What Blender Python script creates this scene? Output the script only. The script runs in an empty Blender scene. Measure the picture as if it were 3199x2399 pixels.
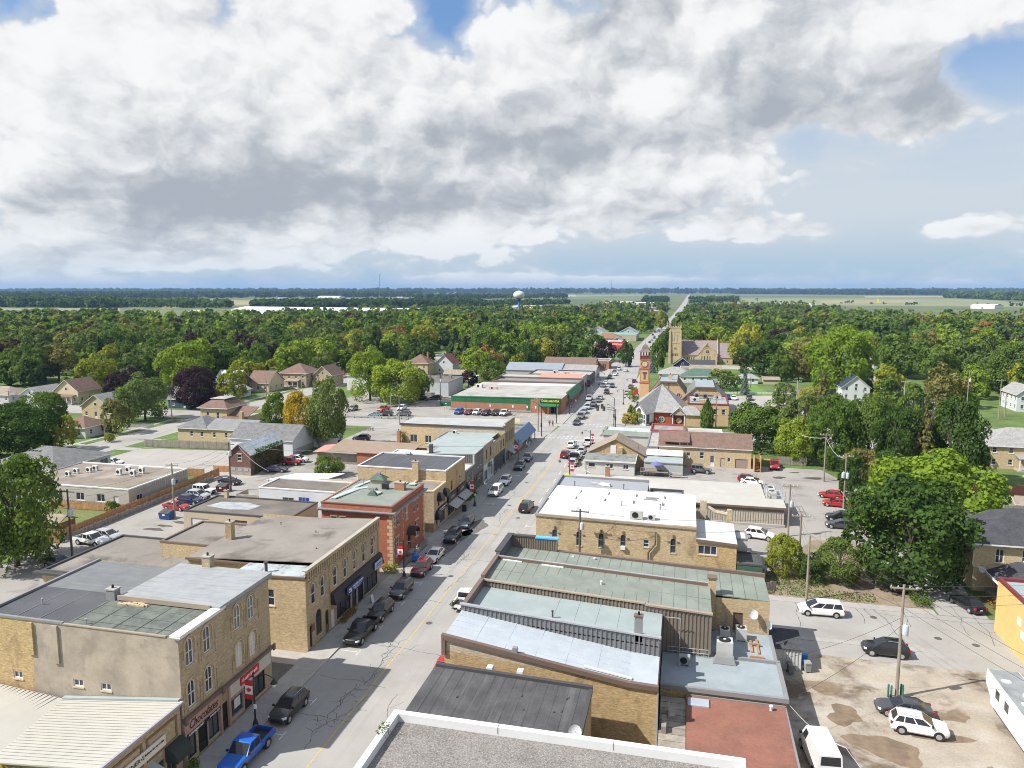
import bpy,bmesh,math,random
from math import cos,sin,pi,atan2,hypot
import numpy as np
from mathutils import Vector,Matrix
RND=random.Random(11)
SC=bpy.context.scene
COL=SC.collection
D2R=math.radians
# camera
F_PX,CXP,CYP,CAM_H=2296.,1599.5,1199.5,38.5
PITCH=math.atan((CYP-905.)/F_PX)
YAW=math.atan((2150.-CXP)/hypot(F_PX,CYP-905.))
cam_data=bpy.data.cameras.new('camera')
cam=bpy.data.objects.new('camera',cam_data)
COL.objects.link(cam)
cam.location=(0,0,CAM_H)
cam.rotation_euler=(pi/2-PITCH,0,YAW)
cam_data.sensor_fit='HORIZONTAL'
cam_data.sensor_width=36.
cam_data.lens=36.*F_PX/3199.
cam_data.clip_start=.5
cam_data.clip_end=60000
SC.camera=cam
_cp,_sp,_cy,_sy=cos(PITCH),sin(PITCH),cos(YAW),sin(YAW)
FWD=(-_sy*_cp,_cy*_cp,-_sp)
RGT=(_cy,_sy,0.)
UPV=(-_sy*_sp,_cy*_sp,_cp)
def ray(px,py):
 a,b=(px-CXP)/F_PX,-(py-CYP)/F_PX
 return tuple(FWD[i]+a*RGT[i]+b*UPV[i]for i in range(3))
def P(px,py,z=0.):
 ""
 d=ray(px,py)
 t=(z-CAM_H)/d[2]
 return(d[0]*t,d[1]*t)
def ZH(px,py,y):
 ""
 d=ray(px,py)
 return CAM_H+d[2]*y/d[1]
def _t(ox,oy,k):
 return lambda a,b:(ox+a/k,oy+b/k)
A,B,C,D,R=(_t(o,1600,2.076)for o in(0,600,1200,1800,2399))
M1,M2,M3=(_t(o,1100,2.765)for o in(0,700,1300))
M4,M5=_t(1800,1000,2.765),_t(2399,1100,2.765)
FU=_t(0,0,.69147)
# world, sun, exposure
SUN_EL=D2R(46.)
SHADOW_AZ=atan2(.57,1.)
SUNDIR=Vector((-cos(SHADOW_AZ)*cos(SUN_EL),-sin(SHADOW_AZ)*cos(SUN_EL),sin(SUN_EL)))
sun_data=bpy.data.lights.new('sun','SUN')
sun_data.energy=4.6
sun_data.angle=D2R(.53)
sun_data.color=(1.,.962,.9)
sun=bpy.data.objects.new('sun',sun_data)
COL.objects.link(sun)
sun.rotation_euler=SUNDIR.to_track_quat('Z','Y').to_euler()
sun.location=(-200,-120,300)
SC.view_settings.view_transform='Standard'
SC.view_settings.look='None'
SC.view_settings.gamma=1.
SC.view_settings.exposure=.66
SC.view_settings.use_curve_mapping=False
SC.render.engine='CYCLES'
SC.cycles.max_bounces=5
SC.cycles.diffuse_bounces=3
SC.cycles.glossy_bounces=2
SC.cycles.transmission_bounces=2
SC.cycles.transparent_max_bounces=4
SC.cycles.volume_bounces=0
SC.cycles.filter_width=1.
SC.cycles.use_denoising=True
SC.cycles.denoising_prefilter='ACCURATE'
SC.cycles.sample_clamp_indirect=4.
world=bpy.data.worlds.new('World')
SC.world=world
world.use_nodes=True
world.cycles.sampling_method='MANUAL'
world.cycles.sample_map_resolution=512
class NT:
 ""
 def __init__(s,tree):
  s.t=tree
  s.t.nodes.clear()
 def n(s,typ,**kw):
  nd=s.t.nodes.new(typ)
  for k,v in kw.items():
   setattr(nd,k,v)
  return nd
 def put(s,sock,v):
  if v is None:
   return
  if isinstance(v,bpy.types.NodeSocket):
   s.t.links.new(v,sock)
  else:
   if isinstance(v,(tuple,list))and len(v)==3 and sock.type=='RGBA':
    v=tuple(v)+(1.,)
   sock.default_value=v
 def m(s,op,a,b=None,c=None,clamp=False):
  nd=s.n('ShaderNodeMath',operation=op,use_clamp=clamp)
  for i,v in enumerate((a,b,c)):
   if v is not None:
    s.put(nd.inputs[i],v)
  return nd.outputs[0]
 def vm(s,op,a,b=None,scale=None):
  nd=s.n('ShaderNodeVectorMath',operation=op)
  s.put(nd.inputs[0],a)
  if b is not None:
   s.put(nd.inputs[1],b)
  if scale is not None:
   s.put(nd.inputs['Scale'],scale)
  return nd.outputs[0]
 def noise(s,vec,scale,detail=3.,rough=.55,dist=0.,dim='3D'):
  nd=s.n('ShaderNodeTexNoise',noise_dimensions=dim)
  if vec is not None:
   s.put(nd.inputs['Vector'],vec)
  s.put(nd.inputs['Scale'],scale)
  s.put(nd.inputs['Detail'],detail)
  s.put(nd.inputs['Roughness'],rough)
  s.put(nd.inputs['Distortion'],dist)
  return nd.outputs[0]
 def ss(s,x,lo,hi,to0=0.,to1=1.):
  nd=s.n('ShaderNodeMapRange',interpolation_type='SMOOTHSTEP')
  for i,v in enumerate((x,lo,hi,to0,to1)):
   s.put(nd.inputs[i],v)
  return nd.outputs[0]
 def lin(s,x,lo,hi,to0=0.,to1=1.):
  nd=s.n('ShaderNodeMapRange')
  for i,v in enumerate((x,lo,hi,to0,to1)):
   s.put(nd.inputs[i],v)
  return nd.outputs[0]
 def mix(s,f,a,b,blend='MIX'):
  nd=s.n('ShaderNodeMix',data_type='RGBA',blend_type=blend)
  s.put(nd.inputs[0],f)
  s.put(nd.inputs[6],a)
  s.put(nd.inputs[7],b)
  return nd.outputs[2]
 def xyz(s,v):
  nd=s.n('ShaderNodeSeparateXYZ')
  s.put(nd.inputs[0],v)
  return nd.outputs
 def comb(s,x,y,z):
  nd=s.n('ShaderNodeCombineXYZ')
  for i,v in enumerate((x,y,z)):
   s.put(nd.inputs[i],v)
  return nd.outputs[0]
SKY_MASS=[(820,200,950,330,.2),(2080,320,760,290,.22),(1500,420,420,220,.1),(330,560,620,230,.17),(2800,90,520,140,.22),(1180,600,260,75,.16),(2440,720,
170,38,.22),(2990,712,80,30,.23),(2930,345,200,80,.22),(1850,600,560,110,.17),(900,720,620,70,.12),(1450,868,220,12,.17),(2020,872,240,11,.18),(1650,868,
110,9,.14),(250,790,400,30,.14),(700,805,300,20,.13),(1395,30,95,115,-.34),(80,10,110,60,-.32),(3130,215,150,80,-.36),(1090,505,230,42,-.24),(2570,450,
230,55,-.24),(1470,190,40,40,-.14),(2750,580,650,90,-.2),(2250,800,1000,45,-.22),(2750,720,90,60,-.2),(600,870,900,35,-.14)]
SKY_SHADE=[(820,440,720,130,.42),(2350,400,600,100,.48),(1750,650,560,66,.55),(480,650,620,100,.4),(2700,230,460,70,.42),(1250,350,160,100,.3),(2000,20,
500,60,.25),(700,60,300,60,.12),(1500,90,300,50,-.2),(300,110,420,80,-.12),(1650,230,420,120,-.2)]
def build_sky():
 t=NT(world.node_tree)
 out=t.n('ShaderNodeOutputWorld')
 bg=t.n('ShaderNodeBackground')
 STR=.1
 bg.inputs['Strength'].default_value=STR
 sky=t.n('ShaderNodeTexSky',sky_type='NISHITA')
 sky.sun_disc=False
 sky.sun_elevation=SUN_EL
 sky.sun_rotation=atan2(SUNDIR.x,SUNDIR.y)
 sky.altitude=200
 sky.air_density,sky.dust_density,sky.ozone_density=1.,1.2,1.5
 d=t.n('ShaderNodeTexCoord').outputs['Generated']
 dx,dy,dz=t.xyz(d)
 az=t.m('ARCTAN2',dx,dy)
 el=t.m('ARCSINE',dz)
 def azel(px,py):
  v=Vector(ray(px,py)).normalized()
  return atan2(v.x,v.y),math.asin(v.z)
 elc=t.m('MAXIMUM',el,0.)
 q0=t.comb(az,t.m('MULTIPLY',t.m('POWER',t.m('ADD',elc,.012),.72),1.25),0.)
 wn=t.n('ShaderNodeTexNoise')
 t.put(wn.inputs['Vector'],q0)
 wn.inputs['Scale'].default_value=11.
 wn.inputs['Detail'].default_value=5.
 wn.inputs['Roughness'].default_value=.6
 q=t.vm('ADD',q0,t.vm('SCALE',t.vm('SUBTRACT',wn.outputs['Color'],(.5,.5,.5)),scale=.075))
 def puffs(vec):
  tot=None
  for sc,wt in((7.,.48),(17.,.32),(41.,.2)):
   v=t.n('ShaderNodeTexVoronoi',voronoi_dimensions='2D',feature='F1')
   t.put(v.inputs['Vector'],vec)
   v.inputs['Scale'].default_value=sc
   g=t.m('MULTIPLY',t.m('SUBTRACT',1.,v.outputs['Distance']),wt)
   tot=g if tot is None else t.m('ADD',tot,g)
  return tot
 def field(vec,det):
  return t.m('ADD',t.m('MULTIPLY',t.noise(vec,3.1,det,.55,.2),.62),t.m('MULTIPLY',puffs(vec),.4))
 def lobes(tab):
  tot=None
  for px,py,wx,wy,wt in tab:
   a0,e0=azel(px,py)
   gx=t.m('MULTIPLY',t.m('SUBTRACT',az,a0),F_PX/wx)
   gy=t.m('MULTIPLY',t.m('SUBTRACT',el,e0),F_PX/wy)
   r2=t.m('ADD',t.m('MULTIPLY',gx,gx),t.m('MULTIPLY',gy,gy))
   g=t.m('MULTIPLY',t.m('POWER',2.718,t.m('MULTIPLY',r2,-1.)),wt)
   tot=g if tot is None else t.m('ADD',tot,g)
  return tot
 mask=lobes(SKY_MASS)
 dens=t.m('ADD',field(q,6.),mask)
 cov=t.ss(dens,.545,.615)
 soft=t.ss(dens,.4,.58)
 pf=puffs(q)
 big=t.m('SUBTRACT',t.noise(q,4.2,3.,.5),t.noise(t.vm('ADD',q,(-.035,.07,0.)),4.2,3.,.5))
 mid=t.m('SUBTRACT',t.noise(q,15.,4.,.55,.3),t.noise(t.vm('ADD',q,(-.012,.022,0.)),15.,4.,.55,.3))
 lit=t.m('ADD',t.m('MULTIPLY',big,2.2),t.m('ADD',t.m('MULTIPLY',mid,1.15),t.m('MULTIPLY',t.m('SUBTRACT',pf,.62),1.1)))
 lit=t.m('ADD',t.m('ADD',lit,.9),t.m('MULTIPLY',t.ss(dens,.6,.95),-.22))
 lit=t.ss(t.m('SUBTRACT',lit,t.m('MULTIPLY',lobes(SKY_SHADE),.95)),-.12,1.02)
 k=1./STR
 shade_c=(.265*k,.29*k,.325*k)
 light_c=(.6*k,.605*k,.605*k)
 cloud=t.mix(lit,shade_c,light_c)
 clear=t.mix(.5,sky.outputs[0],(.075*k,.2*k,.44*k))
 veil=t.m('MULTIPLY',t.noise(t.vm('MULTIPLY',q0,(1.,5.,1.)),5.,4.,.5),.45)
 veil=t.m('ADD',t.m('MULTIPLY',t.ss(el,.04,.34,1.,0.),.95),t.m('MULTIPLY',veil,t.ss(el,.1,.3,1.,.1)),clamp=True)
 low=t.mix(t.ss(el,0.,.1),(.27*k,.37*k,.45*k),(.4*k,.445*k,.485*k))
 base=t.mix(veil,clear,low)
 base=t.mix(t.m('MULTIPLY',soft,.62),base,(.41*k,.445*k,.48*k))
 far=t.mix(t.ss(el,0.,.1),t.mix(.45,cloud,(.36*k,.43*k,.49*k)),cloud)
 col=t.mix(t.m('MULTIPLY',cov,t.ss(el,.002,.02)),base,far)
 col=t.mix(t.ss(el,-.03,0.),(.16*k,.17*k,.15*k),col)
 t.put(bg.inputs['Color'],col)
 t.t.links.new(bg.outputs[0],out.inputs[0])
build_sky()
# materials
MATS={}
def mat(name,c,rough=.8,var=.12,vs=.6,fine=0.,fs=12.,metal=0.,stain=None,ss_=.25,samt=.5,bump=0.,spec=.5,coat=0.,streak=None,rnd=0.,trans=0.):
 ""
 if name in MATS:
  return MATS[name]
 m=bpy.data.materials.new(name)
 m.use_nodes=True
 t=NT(m.node_tree)
 out=t.n('ShaderNodeOutputMaterial')
 b=t.n('ShaderNodeBsdfPrincipled')
 pos=t.n('ShaderNodeNewGeometry').outputs['Position']
 col=tuple(c)+(1.,)
 c1=tuple(min(1,x*(1+var))for x in c)
 c0=tuple(x*(1-var)for x in c)
 sock=None
 if var>0:
  f=t.ss(t.noise(pos,vs,4.,.6),.3,.7)
  sock=t.mix(f,c0,c1)
 if stain is not None:
  f=t.m('MULTIPLY',t.ss(t.noise(t.vm('ADD',pos,(17.,5.,3.)),ss_,5.,.62,.4),.5,.68),samt)
  sock=t.mix(f,sock if sock else col,stain)
 if streak is not None:
  sv,scol,sa=streak
  f=t.m('MULTIPLY',t.ss(t.noise(t.vm('MULTIPLY',pos,sv),1.,4.,.6),.48,.72),sa)
  sock=t.mix(f,sock if sock else col,scol)
 if fine>0:
  g=t.lin(t.noise(pos,fs,2.,.7),.3,.7,1-fine,1+fine)
  sock=t.mix(1.,sock if sock else col,t.comb(g,g,g),'MULTIPLY')
 if rnd>0:
  r=t.lin(t.n('ShaderNodeObjectInfo').outputs['Random'],0,1,1-rnd,1+rnd)
  sock=t.mix(1.,sock if sock else col,t.comb(r,r,r),'MULTIPLY')
 if sock is not None:
  t.t.links.new(sock,b.inputs['Base Color'])
 else:
  b.inputs['Base Color'].default_value=col
 b.inputs['Roughness'].default_value=rough
 b.inputs['Metallic'].default_value=metal
 b.inputs['Specular IOR Level'].default_value=spec
 if coat:
  b.inputs['Coat Weight'].default_value=coat
  b.inputs['Coat Roughness'].default_value=.05
 if bump>0:
  bp=t.n('ShaderNodeBump')
  bp.inputs['Strength'].default_value=bump
  bp.inputs['Distance'].default_value=.05
  t.put(bp.inputs['Height'],t.noise(pos,fs,3.,.6))
  t.t.links.new(bp.outputs[0],b.inputs['Normal'])
 t.t.links.new(b.outputs[0],out.inputs[0])
 MATS[name]=m
 return m
def brick(name,c,mortar,c2=None,stain=None,samt=.45,sscale=.35,bw=.24,bh=.085,rough=.9):
 ""
 if name in MATS:
  return MATS[name]
 m=bpy.data.materials.new(name)
 m.use_nodes=True
 t=NT(m.node_tree)
 out=t.n('ShaderNodeOutputMaterial')
 b=t.n('ShaderNodeBsdfPrincipled')
 pos=t.n('ShaderNodeTexCoord').outputs['Object']
 x,y,z=t.xyz(pos)
 uv=t.comb(t.m('ADD',x,y),z,0.)
 br=t.n('ShaderNodeTexBrick')
 t.put(br.inputs['Vector'],uv)
 c2=c2 or tuple(v*.74 for v in c)
 t.put(br.inputs['Color1'],c)
 t.put(br.inputs['Color2'],c2)
 t.put(br.inputs['Mortar'],mortar)
 br.inputs['Scale'].default_value=1.
 br.inputs['Mortar Size'].default_value=.01
 br.inputs['Brick Width'].default_value=bw
 br.inputs['Row Height'].default_value=bh
 br.inputs['Bias'].default_value=-.2
 col=br.outputs[0]
 g=t.lin(t.noise(t.vm('MULTIPLY',pos,(1.,1.,3.5)),2.6,6.,.78),.25,.75,.52,1.42)
 col=t.mix(1.,col,t.comb(g,g,g),'MULTIPLY')
 if stain is not None:
  f=t.ss(t.noise(t.vm('MULTIPLY',pos,(1.,1.,.55)),sscale,6.,.65,.5),.52,.72)
  col=t.mix(t.m('MULTIPLY',f,samt),col,stain)
 t.t.links.new(col,b.inputs['Base Color'])
 b.inputs['Roughness'].default_value=rough
 bp=t.n('ShaderNodeBump')
 bp.inputs['Strength'].default_value=.35
 bp.inputs['Distance'].default_value=.02
 t.put(bp.inputs['Height'],t.m('MULTIPLY',br.outputs['Fac'],-1.))
 t.t.links.new(bp.outputs[0],b.inputs['Normal'])
 t.t.links.new(b.outputs[0],out.inputs[0])
 MATS[name]=m
 return m
def glassm(name,c,rough=.06,var=0.):
 m=mat(name,c,rough,var=var,spec=.6)
 return m
def emit(name,c,s=1.):
 m=bpy.data.materials.new(name)
 m.use_nodes=True
 b=m.node_tree.nodes['Principled BSDF']
 b.inputs['Base Color'].default_value=tuple(c)+(1,)
 b.inputs['Emission Color'].default_value=tuple(c)+(1,)
 b.inputs['Emission Strength'].default_value=s
 return m
YB=brick('yellow_brick',(.53,.405,.225),(.4,.33,.23),(.4,.285,.15),stain=(.16,.105,.05),samt=.6,sscale=.5)
YB2=brick('golden_brick',(.52,.37,.175),(.38,.29,.17),(.36,.235,.1),stain=(.16,.105,.05),samt=.6,sscale=.6)
YB3=brick('weathered_buff_brick',(.44,.35,.2),(.34,.29,.22),(.3,.235,.15),stain=(.14,.11,.08),samt=.5)
BUFF=brick('clean_buff_brick',(.56,.43,.235),(.46,.39,.28),(.48,.36,.19),stain=(.36,.27,.16),samt=.3)
TANB=brick('tan_block',(.46,.39,.28),(.4,.35,.27),(.43,.36,.26),stain=(.27,.22,.16),samt=.3,bw=.42,bh=.21)
REDB=brick('red_brick',(.4,.115,.055),(.34,.17,.11),(.31,.085,.042),stain=(.22,.07,.04),samt=.4)
ORB=brick('orange_red_brick',(.42,.155,.075),(.36,.24,.17),(.3,.1,.05),stain=(.24,.1,.06),samt=.35)
DRB=brick('dark_red_brick',(.15,.065,.045),(.18,.13,.11),(.11,.045,.035))
STUCCO=mat('old_render',(.345,.295,.23),.95,var=.14,vs=.5,stain=(.24,.205,.165),ss_=.55,samt=.7,fine=.06,bump=.15,fs=9)
STONE=mat('sandstone_trim',(.47,.36,.23),.9,var=.12,vs=1.5)
CREAM=mat('cream_siding',(.52,.44,.29),.8,var=.05)
WSID=mat('white_siding',(.54,.56,.57),.7,var=.04)
GSID=mat('grey_siding',(.42,.42,.4),.75,var=.05)
LGSID=mat('pale_grey_siding',(.52,.51,.48),.75,var=.05)
DGSID=mat('charcoal_siding',(.13,.125,.12),.75,var=.08)
BRSID=mat('brown_ribbed_siding',(.2,.165,.125),.6,var=.08)
GRSID=mat('slate_ribbed_siding',(.165,.165,.168),.6,var=.06)
NAVY=mat('navy_siding',(.022,.034,.062),.7,var=.08)
BSID=mat('blue_siding',(.03,.06,.1),.7,var=.08)
WHITE=mat('white_paint',(.64,.64,.63),.55,var=.03)
WROOF=mat('white_roof_membrane',(.52,.52,.51),.7,var=.05,vs=.25,stain=(.6,.58,.55),ss_=.2,samt=.5)
WROOF2=mat('dirty_white_roof',(.37,.355,.33),.75,var=.1,vs=.18,stain=(.24,.215,.18),ss_=.2,samt=.8,streak=((.1,.7,1.),(.3,.275,.24),.7))
IVMET=mat('ivory_metal_roof',(.42,.405,.36),.5,var=.03,stain=(.55,.53,.48),ss_=.12,samt=.4)
GRAVEL=mat('roof_gravel',(.2,.185,.168),.95,var=.14,vs=.45,fine=.42,fs=7.,stain=(.18,.165,.15),ss_=.5,samt=.5,bump=.7)
TARG=mat('grey_gravel_roof',(.218,.196,.17),.95,var=.14,vs=.13,fine=.08,fs=5,stain=(.095,.08,.066),ss_=.13,samt=.9)
TARD=mat('dark_gravel_roof',(.145,.128,.11),.95,var=.2,vs=.2,fine=.1,fs=5,stain=(.1,.088,.076),ss_=.14,samt=.7)
BLKROOF=mat('black_felt_roof',(.07,.068,.07),.85,var=.25,vs=.45,fine=.1,fs=6,streak=((2.2,.12,1.),(.125,.122,.122),.6))
BKMEM=mat('charcoal_membrane',(.072,.074,.08),.7,var=.16,vs=.3)
GNROOF=mat('sage_felt_roof',(.205,.228,.192),.9,var=.1,vs=.5,stain=(.16,.175,.15),ss_=.3,samt=.5,fine=.05)
TLROOF=mat('pale_teal_roof',(.285,.33,.325),.8,var=.07,vs=.4,stain=(.27,.31,.31),ss_=.35,samt=.4)
SILVROOF=mat('silver_roof',(.4,.44,.475),.55,var=.06,vs=.8,stain=(.4,.44,.47),ss_=.6,samt=.4)
BGROOF=mat('blue_grey_roof',(.27,.31,.325),.75,var=.08,vs=.4,stain=(.19,.21,.22),ss_=.5,samt=.4)
GREYMEM=mat('grey_membrane',(.275,.29,.31),.75,var=.04)
STRIPG=mat('weathered_grey_metal',(.3,.31,.315),.6,var=.08,streak=((.35,6.,1.),(.2,.205,.21),.8))
SHGREY=mat('grey_shingle',(.155,.155,.155),.95,var=.15,vs=.9,fine=.22,fs=4)
SHLG=mat('pale_grey_shingle',(.27,.265,.255),.95,var=.13,vs=.9,fine=.2,fs=4)
SHDARK=mat('charcoal_shingle',(.052,.054,.06),.95,var=.15,vs=.9,fine=.25,fs=4)
SHBRN=mat('brown_shingle',(.168,.108,.083),.95,var=.13,vs=.9,fine=.2,fs=4)
SHTAN=mat('tan_shingle',(.265,.215,.165),.95,var=.14,vs=.9,fine=.2,fs=4)
SHGREEN=mat('green_shingle',(.075,.125,.1),.95,var=.13,vs=.9,fine=.15,fs=4)
SLATE=mat('church_slate',(.225,.185,.185),.8,var=.13,vs=.7,fine=.15,fs=3)
REDROOF=mat('red_felt_roof',(.225,.098,.068),.95,var=.12,vs=.5,fine=.12,fs=6,stain=(.165,.085,.062),ss_=.4,samt=.8)
SALMON=mat('salmon_metal_roof',(.52,.24,.185),.6,var=.06)
BRNMET=mat('brown_metal_roof',(.3,.225,.165),.6,var=.06)
GREENM=mat('green_metal',(.018,.155,.06),.55,var=.05)
BLUEM=mat('blue_metal_canopy',(.085,.155,.26),.5,var=.06)
BNCAP=mat('brown_flashing',(.155,.108,.083),.5,var=.05)
TANCAP=mat('tan_flashing',(.33,.27,.205),.55,var=.05)
GYCAP=mat('grey_flashing',(.22,.22,.225),.5,var=.05)
DKCAP=mat('dark_flashing',(.06,.058,.058),.6,var=.06)
GALV=mat('galvanised_metal',(.42,.43,.44),.45,var=.08,metal=.3)
ACM=mat('ac_casing',(.46,.46,.44),.6,var=.08)
BLACK=mat('black_paint',(.018,.018,.02),.45,var=0)
DARK=mat('dark_recess',(.012,.012,.013),.9,var=0)
GLASS=glassm('window_glass',(.035,.042,.05))
GLASSB=glassm('bright_window_glass',(.09,.105,.12))
BLIND=mat('window_blind',(.55,.53,.48),.5,var=.05)
REDP=mat('red_paint',(.55,.03,.03),.6,var=.04)
MAROON=mat('maroon_trim',(.16,.025,.03),.6,var=.06)
BLUEP=mat('blue_sign',(.015,.045,.2),.5,var=.03)
BRTBLUE=mat('bright_blue',(.02,.16,.5),.5,var=.05)
LBLUE=mat('sky_blue_cap',(.1,.42,.8),.5,var=.03)
YELLOW=mat('yellow_paint',(.72,.55,.02),.6,var=.03)
TEXTY=mat('yellow_lettering',(.85,.72,.03),.6,var=0)
TEXTW=mat('white_lettering',(.8,.8,.8),.6,var=0)
TEXTK=mat('black_lettering',(.03,.025,.025),.6,var=0)
PINK=mat('dusty_pink_fascia',(.42,.26,.21),.7,var=.06)
WOODN=mat('new_cedar',(.4,.215,.095),.85,var=.15,vs=1.2,fine=.15,fs=4,rnd=.12)
WOODO=mat('weathered_wood',(.265,.235,.195),.9,var=.15,vs=1.2,fine=.12,fs=5,rnd=.14)
POLEW=mat('pole_wood',(.25,.215,.165),.9,var=.12,vs=1.5,streak=((4.,4.,.3),(.16,.13,.1),.6))
POLED=mat('dark_pole_wood',(.1,.082,.066),.9,var=.12,vs=1.5)
WIRE=mat('overhead_wire',(.05,.05,.052),.6,var=0)
WIREL=mat('bright_cable',(.42,.42,.43),.5,var=0)
CONC=mat('concrete',(.34,.322,.292),.92,var=.08,vs=.8,stain=(.31,.28,.245),ss_=.5,samt=.4,fine=.05)
KERB=mat('kerb_concrete',(.37,.36,.335),.92,var=.1,vs=1.)
LINEW=mat('white_road_paint',(.62,.62,.6),.8,var=.12,vs=2.,stain=(.34,.33,.31),ss_=3,samt=.6)
LINEY=mat('yellow_road_paint',(.5,.35,.12),.8,var=.12,vs=2.,stain=(.31,.28,.23),ss_=3,samt=.8)
CRACK=mat('tar_crack_seal',(.075,.072,.068),.75,var=.1)
RUBBER=mat('tyre_rubber',(.018,.018,.018),.85,var=0)
CHROME=mat('wheel_alloy',(.5,.51,.52),.35,var=0,metal=.7)
HEADL=mat('headlamp_lens',(.66,.68,.7),.15,var=0)
TAILL=mat('tail_lamp_lens',(.42,.012,.015),.25,var=0)
CARGL=glassm('car_glass',(.016,.019,.023),.05)
PLATE=mat('number_plate',(.62,.64,.66),.5,var=0)
# mesh building
class MB:
 def __init__(s):
  s.v,s.f=[],[]
 def poly(s,pts):
  i=len(s.v)
  s.v+=[tuple(p)for p in pts]
  s.f.append(tuple(range(i,i+len(pts))))
  return s
 def box(s,x0,x1,y0,y1,z0,z1):
  i=len(s.v)
  s.v+=[(x0,y0,z0),(x1,y0,z0),(x1,y1,z0),(x0,y1,z0),(x0,y0,z1),(x1,y0,z1),(x1,y1,z1),(x0,y1,z1)]
  s.f+=[tuple(i+k for k in q)for q in((0,3,2,1),(4,5,6,7),(0,1,5,4),(1,2,6,5),(2,3,7,6),(3,0,4,7))]
  return s
 def hexa(s,p):
  ""
  i=len(s.v)
  s.v+=[tuple(q)for q in p]
  s.f+=[tuple(i+k for k in q)for q in((0,3,2,1),(4,5,6,7),(0,1,5,4),(1,2,6,5),(2,3,7,6),(3,0,4,7))]
  return s
 def prism(s,pts,z0,z1):
  n,i=len(pts),len(s.v)
  zz0=z0 if isinstance(z0,(list,tuple))else[z0]*n
  zz1=z1 if isinstance(z1,(list,tuple))else[z1]*n
  s.v+=[(p[0],p[1],zz0[k])for k,p in enumerate(pts)]+[(p[0],p[1],zz1[k])for k,p in enumerate(pts)]
  s.f.append(tuple(i+k for k in reversed(range(n))))
  s.f.append(tuple(i+n+k for k in range(n)))
  for k in range(n):
   j=(k+1)%n
   s.f.append((i+k,i+j,i+n+j,i+n+k))
  return s
 def extr(s,pts,vec):
  ""
  n,i=len(pts),len(s.v)
  s.v+=[tuple(p)for p in pts]+[tuple(p[k]+vec[k]for k in range(3))for p in pts]
  s.f.append(tuple(i+k for k in range(n)))
  s.f.append(tuple(i+n+k for k in reversed(range(n))))
  for k in range(n):
   j=(k+1)%n
   s.f.append((i+j,i+k,i+n+k,i+n+j))
  return s
 def tube(s,a,b,r0,r1=None,n=6,caps=True):
  r1=r0 if r1 is None else r1
  a,b=Vector(a),Vector(b)
  d=(b-a)
  if d.length<1e-6:
   return s
  d.normalize()
  u=d.orthogonal().normalized()
  w=d.cross(u)
  i=len(s.v)
  for q,r in((a,r0),(b,r1)):
   for k in range(n):
    t=2*pi*k/n
    s.v.append(tuple(q+u*(r*cos(t))+w*(r*sin(t))))
  for k in range(n):
   j=(k+1)%n
   s.f.append((i+k,i+j,i+n+j,i+n+k))
  if caps:
   s.f.append(tuple(i+k for k in reversed(range(n))))
   s.f.append(tuple(i+n+k for k in range(n)))
  return s
 def path(s,pts,r,n=5):
  for a,b in zip(pts[:-1],pts[1:]):
   s.tube(a,b,r,r,n)
  return s
 def lathe(s,prof,n=10,c=(0,0,0)):
  i=len(s.v)
  for r,z in prof:
   for k in range(n):
    t=2*pi*k/n
    s.v.append((c[0]+r*cos(t),c[1]+r*sin(t),c[2]+z))
  for a in range(len(prof)-1):
   for k in range(n):
    j=(k+1)%n
    s.f.append((i+a*n+k,i+a*n+j,i+(a+1)*n+j,i+(a+1)*n+k))
  s.f.append(tuple(i+k for k in reversed(range(n))))
  s.f.append(tuple(i+(len(prof)-1)*n+k for k in range(n)))
  return s
 def mesh(s,name,smooth=False,off=(0,0,0)):
  me=bpy.data.meshes.new(name)
  me.from_pydata([(p[0]-off[0],p[1]-off[1],p[2]-off[2])for p in s.v],[],s.f)
  if smooth:
   me.shade_smooth()
   me.set_sharp_from_angle(angle=D2R(38))
  me.update()
  return me
def link(name,data,m=None,parent=None,loc=None,rz=None):
 o=bpy.data.objects.new(name,data)
 COL.objects.link(o)
 if parent is not None:
  o.parent=parent
 if loc is not None:
  o.location=loc
 if rz is not None:
  o.rotation_euler=(0,0,rz)
 if m is not None and data is not None:
  if len(data.materials)==0:
   data.materials.append(m)
  elif data.materials[0]is not m:
   o.material_slots[0].link='OBJECT'
   o.material_slots[0].material=m
 return o
def org(parent):
 ""
 x=Vector((0,0,0))
 while parent is not None:
  x=x+parent.location
  parent=parent.parent
 return x
def part(name,mb,m,parent,smooth=False,world=True):
 ""
 return link(name,mb.mesh(name,smooth,org(parent)if(world and parent)else(0,0,0)),m,parent)
def tag(o,label=None,cat=None,group=None,kind=None):
 if label:o['label']=label
 if cat:o['category']=cat
 if group:o['group']=group
 if kind:o['kind']=kind
 return o
def thing(name,label,cat,loc=(0,0,0),rz=0.,group=None):
 o=link(name,None,None,None,loc,rz)
 o.empty_display_size=.5
 return tag(o,label,cat,group)
def struct(name,mb,m,parent=None,smooth=False):
 o=part(name,mb,m,parent,smooth)
 if parent is None:
  o['kind']='structure'
 return o
def sheet(name,pts,z,m,kind='structure',parent=None):
 mb=MB().poly([(p[0],p[1],z)for p in pts])
 me=mb.mesh(name)
 bm=bmesh.new();bm.from_mesh(me)
 bmesh.ops.triangulate(bm,faces=bm.faces[:])
 for f in bm.faces:
  if f.normal.z<0:
   f.normal_flip()
 bm.to_mesh(me);bm.free()
 o=link(name,me,m,parent)
 if parent is None:
  o['kind']=kind
 return o
def one(name,mb,m,label,cat,group=None,smooth=False,loc=(0,0,0),rz=0.):
 ""
 o=link(name,mb.mesh(name,smooth),m,None,loc,rz)
 return tag(o,label,cat,group)
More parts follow.
